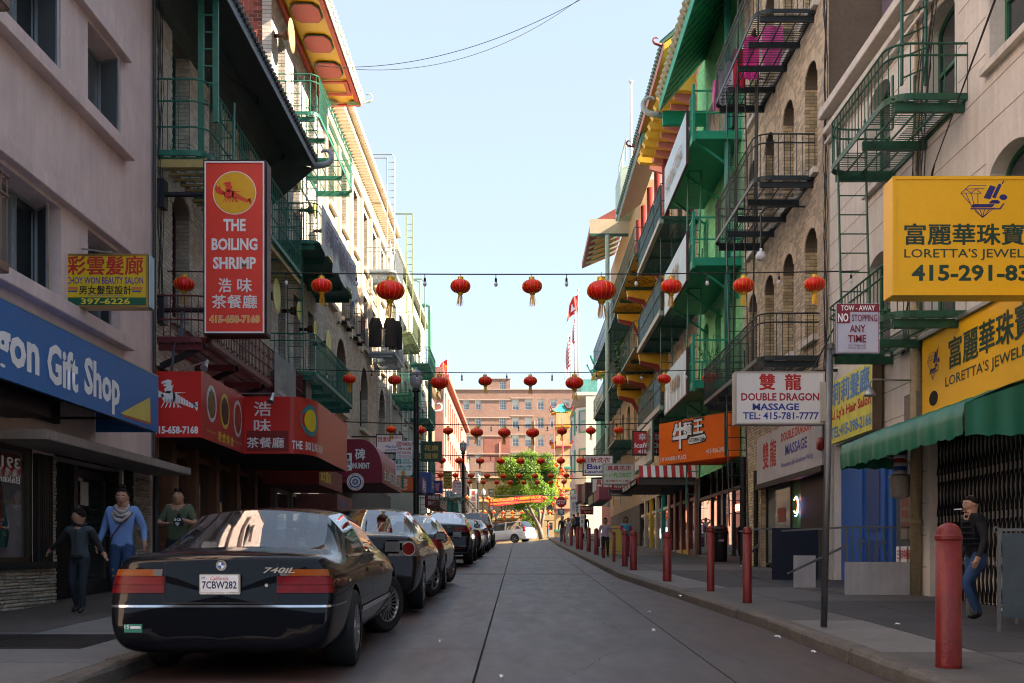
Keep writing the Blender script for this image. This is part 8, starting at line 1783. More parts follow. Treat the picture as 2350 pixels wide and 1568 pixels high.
# ================================================================= lanterns, lamps, bollards, signs, barriers
LR = mat('lantern_silk', (.85, .004, .003), .42, var=.1, vs=10, stretch=(1, 1, 1)); LGD = mat('lantern_gold', (.72, .42, .03), .38, .35, var=.15); BULB = mat('bulb_glass', (.62, .64, .72), .15, coat=.5)
def lantern_proto(n=24, tas=12):
 t = thing('paper_lantern', '', 'lantern', (0, 0, 0)); R, Hh = .185, .12; pr = []
 for k in range(11):
  a = -math.pi/2+math.pi*k/10; pr.append((max(.06, R*math.cos(a)**.75 if k not in (0, 10) else .06), Hh*math.sin(a)))
 q = MB(); q.lathe(pr, (0, 0, -.175), 48)
 for i, v in enumerate(q.v):
  k = i % 48; rr = 1-.022*(abs(((k/48*16) % 1)-.5)*2)**2; q.v[i] = (v[0]*rr, v[1]*rr, v[2])
 q.build('silk_body', LR, t, smooth=True, local=True); q = MB()
 for k in range(16): a = 2*math.pi*(k)/16; q.tube([(p[0]*.994*math.cos(a), p[0]*.994*math.sin(a), p[1]-.175) for p in pr], .0028, 4)
 q.build('gold_ribs', LGD, t, local=True); q = MB(); q.lathe([(.065, -.065), (.058, -.05), (.05, -.02), (.052, -.005), (.03, 0)], (0, 0, 0), 20); q.tube([(0, 0, 0), (0, 0, .06)], .006, 5); q.build('top_cap', LGD, t, smooth=True, local=True)
 q = MB(); q.lathe([(.03, -.345), (.045, -.33), (.05, -.30), (.062, -.285)], (0, 0, 0), 20)
 for k in range(16): a = 2*math.pi*k/16; q.add([(.06*math.cos(a-.19), .06*math.sin(a-.19), -.292), (.11*math.cos(a), .11*math.sin(a), -.272), (.06*math.cos(a+.19), .06*math.sin(a+.19), -.292)], [(0, 1, 2)])
 q.build('bottom_cap', LGD, t, smooth=True, local=True); q = MB()
 for k in range(tas*2):
  a = k*2.4; r0, r1 = .03, rnd.uniform(.03, .065); q.tube([(r0*math.cos(a), r0*math.sin(a), -.34), (r1*math.cos(a)*.8, r1*math.sin(a)*.8, -.42), (r1*math.cos(a), r1*math.sin(a), -.49-rnd.uniform(0, .05))], .0035, 3, cap=False)
 q.build('tassel', LGD, t, local=True); return t
LP = lantern_proto(); used = [0]
def cable(label, Y, x0, x1, ybase, sag, pts, bulbs, L1, rowgroup, yl=None):
 """one string across the street: pts = (x, size) of lanterns in 2350-px units, bulbs = x of bulbs"""
 f = lambda x: ybase+sag*4*((x-x0)/(x1-x0))*(1-(x-x0)/(x1-x0)); q = MB(); n_ = 40
 q.tube([PY(Y, x0+(x1-x0)*k/n_, f(x0+(x1-x0)*k/n_)) for k in range(n_+1)], .012 if Y < 40 else .012+.0002*Y, 5); o = q.build('lantern_cable', CABLE, None); tag(o, label, 'cable')
 for i, (x, s_) in enumerate(pts):
  p = PY(Y, x, f(x)); p.z -= .045; o = LP if not used[0] else copy_tree(LP); used[0] = 1
  o.location = p; o.scale = (s_,)*3; o.rotation_euler = (rnd.uniform(-.05, .05), rnd.uniform(-.06, .06), rnd.random()*3); o['group'] = rowgroup; o['label'] = L1(i, len(pts), s_)
 for i, x in enumerate(bulbs):
  p = PY(Y, x, f(x)); t = thing('light_bulb', 'clear light bulb, %s from the left on %s' % (ORD[min(i, 9)], rowgroup.split(' on ')[-1]), 'light bulb', tuple(p), 'bulbs on '+rowgroup.split(' on ')[-1])
  MB().tube([p, p-Vector((0, 0, .075))], .007, 4).lathe([(.012, -.14), (.022, -.13), (.020, -.075), (.008, -.06)], p, 8).build('socket', BLK, t); MB().lathe([(.004, -.225), (.026, -.205), (.034, -.18), (.026, -.15), (.016, -.135)], p, 10).build('bulb', BULB, t, smooth=True)
ORD = ['first', 'second', 'third', 'fourth', 'fifth', 'sixth', 'seventh', 'eighth', 'ninth', 'tenth']
def lab(row): return lambda i, n, s_: '%s red lantern with gold ribs, %s from the left on %s' % ('large' if s_ > 1.25 else 'small', ORD[min(i, 9)], row)
cable('nearest lantern cable spanning the street between the yellow salon sign and the white wall', 20, 352, 1985, 622, 8, [(423, 1.02), (738, 1.02), (897, 1.4), (1057, .98), (1220, .98), (1380, 1.42), (1541, 1.04), (1707, 1.04), (1870, 1.04)], [498, 657, 818, 975, 1138, 1300, 1460, 1623, 1788, 1953], lab('the nearest string'), 'lanterns on the nearest string')
cable('second lantern cable above the green fire escape', 30, 640, 1705, 846, 10, [(699, 1.0), (801, 1.0), (905, 1.0), (1009, 1.32), (1113, 1.0), (1217, 1.0), (1318, 1.32), (1421, 1.0), (1525, 1.0), (1627, 1.0)], [750, 853, 957, 1060, 1163, 1267, 1369, 1472, 1575], lab('the second string'), 'lanterns on the second string')
cable('third lantern cable in front of the end brick building', 40, 790, 1580, 968, 8, [(898, 1.0), (965, 1.0), (1028, 1.0), (1095, 1.25), (1158, 1.25), (1222, 1.3), (1290, 1.0), (1356, 1.0), (1421, 1.0)], [930, 996, 1060, 1127, 1190, 1256, 1323, 1390], lab('the third string'), 'lanterns on the third string')
rest = [('fourth', 52, 880, 1500, 1041, 6, [1014, 1054, 1102, 1149, 1194, 1241, 1287, 1332], 1.08), ('fifth', 63, 935, 1440, 1079, 5, [1011, 1045, 1081, 1118, 1155, 1192, 1228, 1264, 1300], 1.0), ('sixth', 73, 970, 1405, 1095, 5, [1046, 1078, 1109, 1140, 1171, 1202, 1233, 1264, 1294], 1.0), ('seventh', 92, 1010, 1365, 1133, 5, [1072, 1097, 1120, 1251, 1275, 1300], 1.05), ('eighth', 110, 1040, 1340, 1166, 5, [1112, 1133, 1155, 1176, 1198, 1219, 1241, 1262], 1.05), ('ninth', 126, 1060, 1320, 1178, 5, [1102, 1120, 1157, 1176, 1195, 1213], 1.1), ('farthest', 140, 1075, 1305, 1192, 4, [1128, 1145, 1161, 1178, 1193, 1210], 1.15)]
for nm, Y, x0, x1, yb, sg, xs_, s_ in rest: cable('%s lantern cable along the street' % nm, Y, x0, x1, yb, sg, [(x, s_) for x in xs_], [(a+c)/2 for a, c in zip(xs_, xs_[1:])] if Y < 80 and nm != 'seventh' else [], lab('the %s string' % nm), 'lanterns on the %s string' % nm)
# lanterns bunched on vertical ropes by the pagoda house
q = MB()
for x in (1270, 1290): q.tube([PY(112, x, 960), PY(112, x+4, 1150)], .06, 5)
o = q.build('lantern_ropes', mat('rope_red', (.6, .08, .08), .7), None); tag(o, 'two pinkish red ropes with bunched lanterns before the pagoda house', 'rope')
for k in range(34):
 x, y = 1268+rnd.random()*26, 1052+k*3.0; p = PY(111+rnd.random()*1.5, x, y); c = copy_tree(LP, loc=p, label='small red lantern in the bunch hung on ropes before the pagoda house', scale=.95); c['group'] = 'lanterns bunched on the ropes by the pagoda house'
# wires overhead
q = MB()
for A, B, sg in ((PX(XL, 640, 150)+Vector((.8, 0, 0)), PY(26, 1335, -2), .55), (PX(XL, 640, 145)+Vector((.8, 0, 0)), PY(34, 1330, -2), .9)):
 q.tube([A.lerp(B, k/30)-Vector((0, 0, sg*4*(k/30)*(1-k/30))) for k in range(31)], .008, 4)
o = q.build('overhead_wires', CABLE, None); tag(o, 'two thin wires crossing the sky at the top of the street', 'cable')
# bollards
BO = mat('bollard_red', (.22, .012, .01), .5, var=.25, vs=3, dirt=.4, bump=.3, streak=.25)
specs = [(2177, 1532, .093, 1.07, 0), (1715, 1384, .060, 1.06, 0), (1631, 1357, .060, 1.07, 0), (1531, 1334, .082, .94, 1), (1453.8, 1308.4, .082, .93, 1), (1434, 1300, .075, .93, 1), (1409, 1289.5, .045, .91, 0), (1386, 1281, .045, .93, 0), (1368.5, 1273, .08, .95, 1), (1351, 1266.6, .082, .97, 1), (1333.7, 1261.5, .08, .98, 1), (1325, 1260, .075, .97, 1), (1311, 1252.6, .07, 1.0, 1), (1297, 1248, .07, 1.0, 1), (1289, 1244, .07, 1.0, 1)]
BL = ['thick red bollard nearest the camera with a domed cap', 'slim red bollard left of the grey sign pole', 'slim red bollard in front of the black litter bin', 'stout red bollard below the orange cafe sign', 'stout red bollard, nearer one of the touching pair', 'stout red bollard, farther one of the touching pair', 'very thin red bollard behind the touching pair', 'very thin red bollard in front of the lilac coat', 'stout red bollard next after the lilac coat', 'stout red bollard, second after the lilac coat', 'stout red bollard, third after the lilac coat', 'stout red bollard close behind the third after the lilac coat', 'red bollard by the person in white trousers', 'red bollard beside the man with the cap', 'last red bollard at the corner below the stop sign']
for (x, y, r, h, st), lb in zip(specs, BL):
 p = gp(x, y); t = thing('bollard', lb, 'bollard', (0, 0, 0), 'red bollards along the right kerb'); n_ = 32 if y > 1300 else 16
 MB().lathe([(r*1.03, -.05), (r, .02), (r, h-.13)], (0, 0, 0), n_).build('post', BO, t, smooth=True, local=True); z = h-.13
 pr = [(r*1.0, z), (r*1.07, z+.004), (r*1.07, z+.03), (r*.99, z+.036), (r*.97, z+.05)]+[(r*.97*math.cos(a), z+.05+r*.85*math.sin(a)) for a in [k*math.pi/12 for k in range(1, 6)]]+[(.004, z+.05+r*.86)]
 o = MB().lathe(pr, (0, 0, 0), n_).build('cap', BO, t, smooth=True, local=True); sharp(o.data, 50); t.location = p
# street lamps on the left
def lamp(label, X, Y, ztop):
 zg_ = gz(X, Y)+.13; t = thing('street_lamp', label, 'street lamp', (0, 0, 0), 'black street lamps along the left kerb'); H_ = ztop-zg_
 o = MB().lathe([(.17, 0), (.17, .3), (.12, .35), (.115, .9), (.09, 1.0), (.08, H_-.75), (.12, H_-.72), (.12, H_-.66), (.09, H_-.62)], (0, 0, 0), 16).build('post', mat('lamp_black', (.012, .012, .014), .4, .3), t, smooth=True, local=True); sharp(o.data, 40)
 MB().lathe([(.09, H_-.62), (.17, H_-.5), (.2, H_-.3), (.18, H_-.2)], (0, 0, 0), 16).build('globe', mat('lamp_glass', (.40, .42, .44), .25, var=.1), t, smooth=True, local=True)
 MB().lathe([(.21, H_-.2), (.2, H_-.17), (.13, H_-.08), (.05, H_-.05), (.04, H_), (.01, H_+.04)], (0, 0, 0), 16).build('cap', mat('lamp_cap', (.25, .27, .29), .4, .5), t, smooth=True, local=True)
 t.location = (X, Y, zg_); return t
for lb, x, Y, y in (('black street lamp behind the parking signs', 955, 34.7, 846), ('street lamp with a second pair of parking signs', 1063, 62, 1012), ('third street lamp beside the white vertical sign', 1097, 85, 1088), ('fourth street lamp in front of the yellow end building', 1109, 98, 1122), ('fifth small lamp by the left end of the red banner', 1128, 122, 1160), ('smallest lamp far down the street', 1138, 150, 1178)): lamp(lb, (x-VX)/FP*Y, Y, ZY(Y, y))
def plain(name, label, bx, Y, m, texts, th=.03, edge=0, fm=None, cat='sign', case=None, group=None, arm=None):
 t = fsign(name, label, bx, Y, m, th=th, edge=edge, fm=fm, cat=cat, group=group, arm=arm)
 for s_, b_, m_, bold in texts: ytext(s_, b_, Y-.002, m_, t, bold)
 return t
GN = mat('sign_green2', (.0, .16, .09), .5); GRR = mat('text_teal', (.0, .25, .17), .5); BEI = mat('sign_cream', (.60, .60, .56), .5, var=.08)
RW = mat('sign_red_print', (.50, .04, .03), .5)
for Y, (x0, y0, x1, y1), (x2, y2, x3, y3), wh in ((34.5, (909, 1012, 946, 1050), (908, 1052, 946, 1091), 'beside the first street lamp'), (61.8, (1038, 1105, 1060, 1131), (1038, 1133, 1060, 1154), 'beside the second street lamp')):
 w_, h_ = x1-x0, y1-y0
 o = plain('parking_sign', 'white no parking sign with red letters '+wh, (x0, y0, x1, y1), Y, WHT, [('PARKING', (x0+w_*.36, y0+h_*.08, x1-w_*.04, y0+h_*.3), RW, .03), ('2AM to 6AM', (x0+w_*.08, y0+h_*.38, x1-w_*.08, y0+h_*.56), RW, .02), ('TUE THUR SUN', (x0+w_*.06, y0+h_*.64, x1-w_*.06, y0+h_*.8), RW, .02), ('STREET CLEANING', (x0+w_*.08, y0+h_*.87, x1-w_*.08, y0+h_*.95), RW, 0)], cat='parking sign')
 a = PY(Y, x0+w_*.03, y0+h_*.34); c = PY(Y, x0+w_*.32, y0+h_*.05); MB().box(a.x, c.x, Y-.008, Y-.003, a.z, c.z).build('no_field', RW, o); ytext('NO', (x0+w_*.06, y0+h_*.09, x0+w_*.29, y0+h_*.3), Y-.008, WHT, o, .03)
 w_, h_ = x3-x2, y3-y2
 o = plain('parking_sign', 'white and green two hour parking sign '+wh, (x2, y2, x3, y3), Y, WHT, [('HOUR', (x2+w_*.42, y2+h_*.05, x3-w_*.15, y2+h_*.17), GRR, .02), ('PARKING', (x2+w_*.36, y2+h_*.2, x3-w_*.04, y2+h_*.32), GRR, .02), ('8AM to 9PM', (x2+w_*.06, y2+h_*.42, x3-w_*.06, y2+h_*.56), GRR, .02), ('MON THRU SAT', (x2+w_*.06, y2+h_*.6, x3-w_*.06, y2+h_*.72), GRR, .02)], cat='parking sign')
 a = PY(Y, x2+w_*.03, y2+h_*.33); c = PY(Y, x2+w_*.32, y2+h_*.04); MB().box(a.x, c.x, Y-.008, Y-.003, a.z, c.z).build('number_field', GRR, o); ytext('2', (x2+w_*.1, y2+h_*.07, x2+w_*.26, y2+h_*.3), Y-.008, WHT, o, .03)
 cc = PY(Y, x2+w_*.45, y2+h_*.87); MB().add([(cc.x+.07*math.cos(k*.5), Y-.008, cc.z+.07*math.sin(k*.5)) for k in range(13)], [tuple(range(13))]).build('yellow_disc', mat('disc_amber', (.7, .35, .02), .5), o, recalc=False)
# left shop signs, from near to far
plain('shop_sign', 'white Eva insurance sign with a dark green square', (746, 1040, 806, 1080), 30.5, WHT, [('譚玉鶯', (781, 1044, 802, 1054), BLKL, .02), ('保險顧問', (775, 1057, 804, 1068), BLKL, .02), ('415-608-0750', (751, 1072, 801, 1078), BLKL, .02)], th=.1, arm=XL, fm=WHT)
o = [x for x in bpy.data.objects if x.get('label', '').startswith('white Eva')][0]; a = PY(30.5, 748, 1067); c = PY(30.5, 771, 1043); MB().box(a.x, c.x, 30.485, 30.495, a.z, c.z).build('green_field', mat('eva_green', (.005, .05, .03), .5), o); ytext('EVA', (751, 1047, 769, 1057), 30.485, WHT, o, .02)
AWM = mat('awning_maroon', (.24, .008, .03), .5, var=.15)
t = thing('monument_awning', 'maroon barrel awning with a white character and the word Monument', 'awning', (-5.6, 36, 3)); a = PY(36.5, 775, 1108); c = PY(36.5, 846, 1008); X0, X1 = XL+.02, c.x
q = MB(); n_ = 8; vs = []
P = [(X0, a.z), (X1+.45, a.z), (X1+.45, a.z+.35)]+[(X1-.25+.7*math.cos(k*math.pi/2/n_), a.z+.35+(c.z-a.z-.35)*math.sin(k*math.pi/2/n_)) for k in range(1, n_+1)]+[(X0, c.z)]
q.prism([(x, 36.5, z) for x, z in P], (0, 6, 0)); q.build('canopy', AWM, t); ytext('碑', (815, 1030, 838, 1056), 36.49, WHT, t, .02); ytext('MONUMENT', (796, 1062, 848, 1076), 36.49, WHT, t, .03); text('金山碑石有限公司', (X1+.46, 36.9, a.z+.12), (0, 1, 0), (0, 0, 1), 5, .42, WHT, t, .01)
Yr = 35.5; cc = PY(Yr, 815.5, 1106); t = thing('round_sign', 'round blue and white sign with red lettering ring', 'shop sign', (cc.x, Yr, cc.z-.28), None)
for r, d, m_ in ((.275, 0, WHT), (.19, .012, mat('round_blue', (.02, .05, .25), .5)), (.15, .02, WHT), (.10, .028, mat('round_blue', ()))): MB().lathe([(r, 0), (r, .02)], (cc.x, Yr-d, cc.z), 36, 'y').build('disc', m_, t)
for k, ch in enumerate('ENGRAVING PHOTO S.F. CALIF. U.S.A. '): a_ = math.pi-.1-k*6.283/35; text(ch, (cc.x+.232*math.cos(a_)-.015, Yr-.001, cc.z+.232*math.sin(a_)-.018), (1, 0, 0), (0, 0, 1), .03, .035, RW, t, .03) if ch.strip() else None
for k in range(8): a_ = k*.785; MB().bar((cc.x, Yr-.03, cc.z), (cc.x+.1*math.cos(a_), Yr-.03, cc.z+.1*math.sin(a_)), .012).build('spoke', WHT, t)
MB().tube([(XL, Yr+.03, cc.z+.1), (cc.x-.2, Yr+.03, cc.z+.1)], .02, 6).build('bracket', BLK, t)
plain('shop_sign', 'white acupuncture sign of William Zhao with red characters and a figure', (863, 997, 925, 1040), 42, WHT, [('趙廣偉', (867, 1002, 898, 1015), RW, .01), ('針灸中心', (901, 1001, 922, 1008), RW, .01), ('William Zhao L.Ac.', (884, 1022, 921, 1028), BLUL, .01), ('(415)788-19', (884, 1031, 921, 1037), BLUL, .01)], th=.12, fm=BLK, edge=.03, arm=XL)
plain('shop_sign', 'dark green sign with yellow words employment agency', (843, 1085, 926, 1121), 44, GN, [('CENTER', (893, 1089, 923, 1096), YEL, .02), ('EMPLOYMENT AGENCY', (848, 1098, 923, 1106), YEL, .02), ('TEL.362-4781', (858, 1110, 917, 1117), YEL, .02)], th=.14, arm=XL)
plain('shop_sign', 'orange flower shop sign beyond the employment agency', (893, 1096, 950, 1127), 47, mat('sign_orange2', (.62, .12, .02), .5), [('花店', (912, 1099, 935, 1108), WHT, .02), ('FLOWER SHOP', (897, 1110, 935, 1117), WHT, .02), ('362-4127', (907, 1120, 935, 1125), WHT, 0)], th=1.2, arm=XL)
plain('shop_sign', 'dark green hanging sign with four gold characters', (966, 1013, 1014, 1060), 50, mat('sign_deepgreen', (.01, .055, .035), .6, var=.2), [('花廣', (974, 1022, 1006, 1035), mat('char_gold', (.4, .3, .08), .5), .02), ('舖東', (974, 1040, 1006, 1053), mat('char_gold', ()), .02)], th=.1, arm=XL)
for lb, bx, Y, m_, cc_, tx in (('small purple box awning behind the first lamp', (951, 1093, 968, 1130), 50, mat('purple_awn', (.09, .05, .2), .6), 1, '美髮'), ('tall blue box awning beyond the purple one', (962, 1084, 990, 1131), 56, mat('blue_awn', (.03, .08, .28), .6), 1, '中心')):
 o = plain('box_awning', lb, bx, Y, m_, [], th=2.5, cat='awning'); text(tx, (PY(Y, bx[2], 0).x+.0, Y+.4, ZY(Y, bx[3]-6)), (0, 1, 0), (0, 0, 1), 1.7, .5, WHT, o, .01)
o = plain('shop_sign', 'dark blue drinks sign with a pink paper cup', (990, 1103, 1016, 1132), 58, mat('cup_blue', (.012, .03, .17), .5), [], th=.1, arm=XL); a = PY(58, 999, 1127); c = PY(58, 1008, 1110); MB().add([(a.x+.03, 57.99, a.z), (c.x-.03, 57.99, a.z), (c.x, 57.99, c.z-.08), (a.x, 57.99, c.z-.08)], [(0, 1, 2, 3)]).box(a.x-.02, c.x+.02, 57.98, 57.992, c.z-.07, c.z).build('cup', mat('cup_pink', (.5, .2, .3), .5), o, recalc=False)
o = plain('bone_setter_awning', 'maroon awning with white characters for a bone setter', (975, 1134, 1010, 1164), 60, AWM, [('神應街', (982, 1137, 1008, 1147), WHT, .01), ('跌打', (982, 1150, 1001, 1160), WHT, .01)], th=6, cat='awning')
plain('shop_sign', 'brown sign with yellow words natural jade stone gift items', (1017, 1082, 1037, 1122), 72, mat('jade_brown', (.18, .06, .04), .7), [(s_, (1019, 1086+k*7, 1036, 1091+k*7), YEL, .02) for k, s_ in enumerate(('NATURAL', 'JADE', 'STONE', 'GIFT', 'ITEMS'))], th=.15, arm=XL)
plain('shop_sign', 'white jade shop sign under the brown one', (1020, 1126, 1043, 1145), 70, WHT, [('玉海', (1023, 1129, 1040, 1142), BLKL, .01)], th=.1, arm=XL)
plain('shop_awning', 'turquoise awning low on the far left', (1026, 1147, 1052, 1175), 68, TQ, [], th=3, cat='awning')
plain('shop_sign', 'tall white vertical sign with red characters', (1078, 1123, 1095, 1180), 84, WHT, [(ch, (1082, 1127+k*13, 1091, 1137+k*13), RW, .01) for k, ch in enumerate('麗晶酒店')], th=.15)
plain('shop_sign', 'small green sign above the parked cars', (1071, 1180, 1089, 1196), 75, mat('small_green', (.02, .25, .05), .6), [], th=.1)
# right shop signs, from near to far
plain('icafe_sign', 'red box sign of the icafe with white border', (1451, 989, 1524, 1045), 40, mat('icafe_red', (.50, .012, .015), .45), [('幸福坊', (1466, 995, 1519, 1011), WHT, .02), ('icafé Ch', (1456, 1016, 1514, 1028), WHT, .03), ('415-391-', (1464, 1032, 1514, 1041), WHT, .03)], th=.2, edge=.04, fm=BLK)
plain('laundry_sign', 'white box sign of the Banc Laundry with red and blue lettering', (1337, 1044, 1408, 1092), 52, SW, [('日新洗衣', (1342, 1050, 1400, 1062), DR, .02), ('Banc', (1347, 1065, 1398, 1077), BLUL, .02), ('Laundry', (1342, 1079, 1398, 1088), BLUL, .02)], th=.2, edge=.05, fm=mat('brown_rim', ()))
plain('florist_sign', 'white florist sign with green lettering and dark red characters', (1383, 1064, 1456, 1112), 46, mat('florist_white', (.55, .60, .57), .5), [('真真花店', (1394, 1069, 1448, 1080), DR, .02), ('Jen Jen', (1386, 1086, 1407, 1096), mat('lime_letter', (.12, .42, .08), .5), .0), ('FLORIST', (1409, 1085, 1450, 1096), mat('lime_letter', ()), .03), ('各式鮮花手工禮品', (1390, 1101, 1448, 1107), DR, .01)], th=.2, edge=.04, fm=mat('grey_rim', (.3, .33, .33), .5))
plain('printing_sign', 'magenta and grey sign of the printing company', (1397, 1124, 1451, 1139), 47, mat('print_grey', (.10, .10, .115), .6), [('TIN SHING PRINTING CO.', (1401, 1133, 1448, 1137), WHT, .0)], th=.15)
o = plain('printing_sign', 'magenta strip reading printing below the florist sign', (1404, 1112, 1451, 1123), 46.8, mat('magenta_strip', (.34, .01, .12), .5), [('PRINTING', (1409, 1114, 1444, 1121), WHT, .02)], th=.15)
plain('shop_sign', 'white sign with two large dark red characters under the laundry sign', (1357, 1097, 1384, 1133), 58, SW, [('真', (1368, 1100, 1381, 1114), DR, .02), ('聯', (1368, 1116, 1381, 1130), DR, .02)], th=.2, edge=.06, fm=BLK)
for lb, bx, Y, m_ in (('dark brown awning with a maroon side at the far right', (1343, 1107, 1362, 1152), 64, mat('brown_awn', (.04, .02, .02), .6)), ('dull maroon slanted awning next to the brown one', (1326, 1112, 1344, 1150), 70, mat('pink_awn', (.22, .08, .10), .6)), ('deep green awning over a far right shop', (1360, 1134, 1392, 1155), 56, GA), ('faded maroon awning behind the florist sign', (1375, 1118, 1404, 1146), 50, mat('rose_awn', (.22, .05, .08), .6))): plain('box_awning', lb, bx, Y, m_, [], th=3.5, cat='awning')
plain('shop_sign', 'dark red hotel sign with white characters at the far right', (1332, 1161, 1362, 1181), 68, mat('hotel_red', (.28, .01, .01), .5), [('特設預定部', (1334, 1164, 1360, 1170), WHT, .01), ('TEL:415-982-06', (1340, 1173, 1361, 1177), WHT, .0)], th=.15)
plain('shop_sign', 'white poster with brush characters beside the stop sign', (1309, 1145, 1331, 1180), 78, WHT, [('川香', (1312, 1150, 1328, 1175), BLKL, .01)], th=.1)
plain('shop_sign', 'tall white vertical sign with black characters at the far right', (1331, 1182, 1341, 1224), 66, WHT, [(ch, (1333, 1184+k*10, 1339, 1192+k*10), BLKL, .01) for k, ch in enumerate('川菜小館')], th=.1)
plain('sandwich_board', 'maroon and white sandwich board standing on the right pavement', (1364, 1223, 1380, 1258), 52, mat('board_maroon', (.16, .01, .07), .5), [('OPEN', (1367, 1228, 1378, 1233), WHT, .02)], th=.3, edge=.05, fm=WHT, cat='sandwich board')
p_ = gp(1404, 1272); t = thing('plant_barrier', 'yellow painted low wooden barrier by a shop door', 'barrier', (0, 0, 0)); MB().box(-.35, .35, -.03, .03, .0, .06).box(-.35, -.3, -.02, .02, .06, 1.0).box(.3, .35, -.02, .02, .06, 1.0).box(-.35, .35, -.03, .03, .95, 1.02).box(-.3, .3, -.01, .01, .1, .9).build('panel', mat('yellow_board', (.5, .4, .08), .6), t, local=True); t.location = p_
# striped awning
t = thing('striped_awning', 'red and white striped awning beyond the orange cafe sign', 'awning', (4.5, 41, 3.6)); zt, zl, zv = ZY(39.5, 1074), ZY(39.5, 1101), ZY(39.5, 1108); ns = 14
for k in range(ns):
 xa_, xb_ = 4.15+(XR-4.15)*k/ns, 4.15+(XR-4.15)*(k+1)/ns; m_ = REDL if k % 2 == 0 else WHT; MB().prism([(xa_, 38.5, zt), (xb_, 38.5, zt), (xb_, 38.3, zl), (xa_, 38.3, zl)], (0, .01, -.01)).build('stripe', m_, t)
MB().box(4.1, XR, 38.4, 44.5, zl-.25, zl-.0).build('case', mat('awn_under', (.09, .08, .08), .8), t); MB().prism([(4.13, 38.3, zl-.25), (4.13, 38.3, zl+.02), (4.13, 44.5, zl+.02), (4.13, 44.5, zl-.25)], (-.03, 0, 0)).build('front_strip', mat('strip_pink', (.45, .05, .06), .5), t); text('髮型屋 415', (4.1, 44, zl-.2), (0, -1, 0), (0, 0, 1), 5, .18, WHT, t)
# stop sign, banner
Yst = 70; cc = PY(Yst, 1288, 1152.5); t = thing('stop_sign', 'red octagonal stop sign at the right corner of the crossing', 'stop sign', (cc.x, Yst, gz(cc.x, Yst)+.13)); 
for r, d, m_ in ((.335, 0, WHT), (.31, .01, mat('stop_red', (.55, .02, .015), .4))): MB().prism([(cc.x+r*1.08*math.cos(math.pi/8+k*math.pi/4), Yst-d, cc.z+r*1.08*math.sin(math.pi/8+k*math.pi/4)) for k in range(8)], (0, .008, 0)).build('plate', m_, t)
ytext('STOP', (1278.5, 1147.5, 1297.5, 1157.5), Yst-.012, WHT, t, .03); MB().tube([(cc.x, Yst+.05, gz(cc.x, Yst)), (cc.x, Yst+.05, cc.z+.3)], .035, 8).build('post', ALU, t)
plain('street_name_plate', 'small blue and white plate under the stop sign', (1281, 1168, 1295, 1182), 70, mat('plate_blue', (.03, .15, .35), .5), [('華', (1283, 1170, 1293, 1180), WHT, .01)], th=.02); plain('tow_sign', 'small distant tow away sign behind the stop sign', (1309, 1134, 1324, 1152), 68, SW, [('NO', (1311, 1140, 1322, 1146), RW, .02)], th=.02)
Yn = 90; t = thing('street_banner', 'red banner with yellow Chinese and English lettering hung across the street', 'banner', (PY(Yn, 1186, 1158)))
def BP(u, v): return PY(Yn, 1121+124*u, 1145-9*u+v*(17-.5*u)+1.2*math.sin(u*7))-Vector((0, .05*math.sin(u*9), 0))
q = MB(); n_ = 30; vs = [BP(i/n_, j/4) for j in range(5) for i in range(n_+1)]; q.add(vs, [(j*(n_+1)+i, j*(n_+1)+i+1, (j+1)*(n_+1)+i+1, (j+1)*(n_+1)+i) for j in range(4) for i in range(n_)]); q.build('cloth', mat('banner_red', (.55, .02, .05), .7), t, smooth=True)
a = BP(.03, .5); Ub = (BP(.97, .5)-BP(.03, .5)); L_ = Ub.length; Ub.normalize(); text('全美伍胥山公所第十七屆懇親代表大會', a+Vector((0, -.08, .02)), Ub, (0, 0, 1), L_, .26, YEL, t, .02); text("NG FAMILY BENEVOLENT ASSOCIATION 17th NATIONAL CONVENTION", BP(.03, .9)+Vector((0, -.08, .03)), Ub, (0, 0, 1), L_, .13, YEL, t, .01)
q = MB(); q.tube([BP(0, 0), PX(-6.3, 1020, 1140)], .015, 4); q.tube([BP(1, 0), PY(90, 1360, 1118)], .015, 4); q.build('rope', CABLE, t)
# tow-away sign on its leaning pole
p_ = Vector((3.16, 11.55, gz(3.16, 11.55)+.137)); GP = mat('galvanised_pole', (.16, .165, .17), .45, .75, var=.2, dirt=.3); Yp = 11.45
o = MB().tube([p_, (p_.x+.055, 11.5, ZY(11.5, 795))], .034, 14).build('sign_pole', GP, None, smooth=True); tag(o, 'slightly leaning galvanised pole that carries the tow away sign', 'pole')
t = plain('tow_away_sign', 'white and dark red sign reading tow away no stopping any time', (1918, 697, 2018, 811), Yp, mat('tow_white', (.45, .47, .56), .4, var=.06), [], th=.012, cat='traffic sign'); mr = mat('tow_red', (.20, .008, .02), .45)
for bx in ((1920, 698, 2017, 716), (1920, 716, 1950, 742)): a = PY(Yp, bx[0], bx[3]); c = PY(Yp, bx[2], bx[1]); MB().box(a.x, c.x, Yp-.007, Yp-.0035, a.z, c.z).build('red_field', mr, t)
for s_, bx, m_, bo in (('TOW - AWAY', (1930, 701, 2008, 713), WHT, .02), ('NO', (1923, 719, 1947, 739), WHT, .03), ('STOPPING', (1955, 722, 2013, 738), mr, .01), ('ANY', (1950, 746, 1986, 763), mr, .02), ('TIME', (1946, 769, 1988, 786), mr, .02), ('FOR TOWED CARS', (1946, 791, 1987, 795), mr, 0), ('PHONE 553-1235', (1946, 797, 1987, 801), mr, 0)): ytext(s_, bx, Yp-.007, m_, t, bo, lift=.002)
q = MB(); e = .004
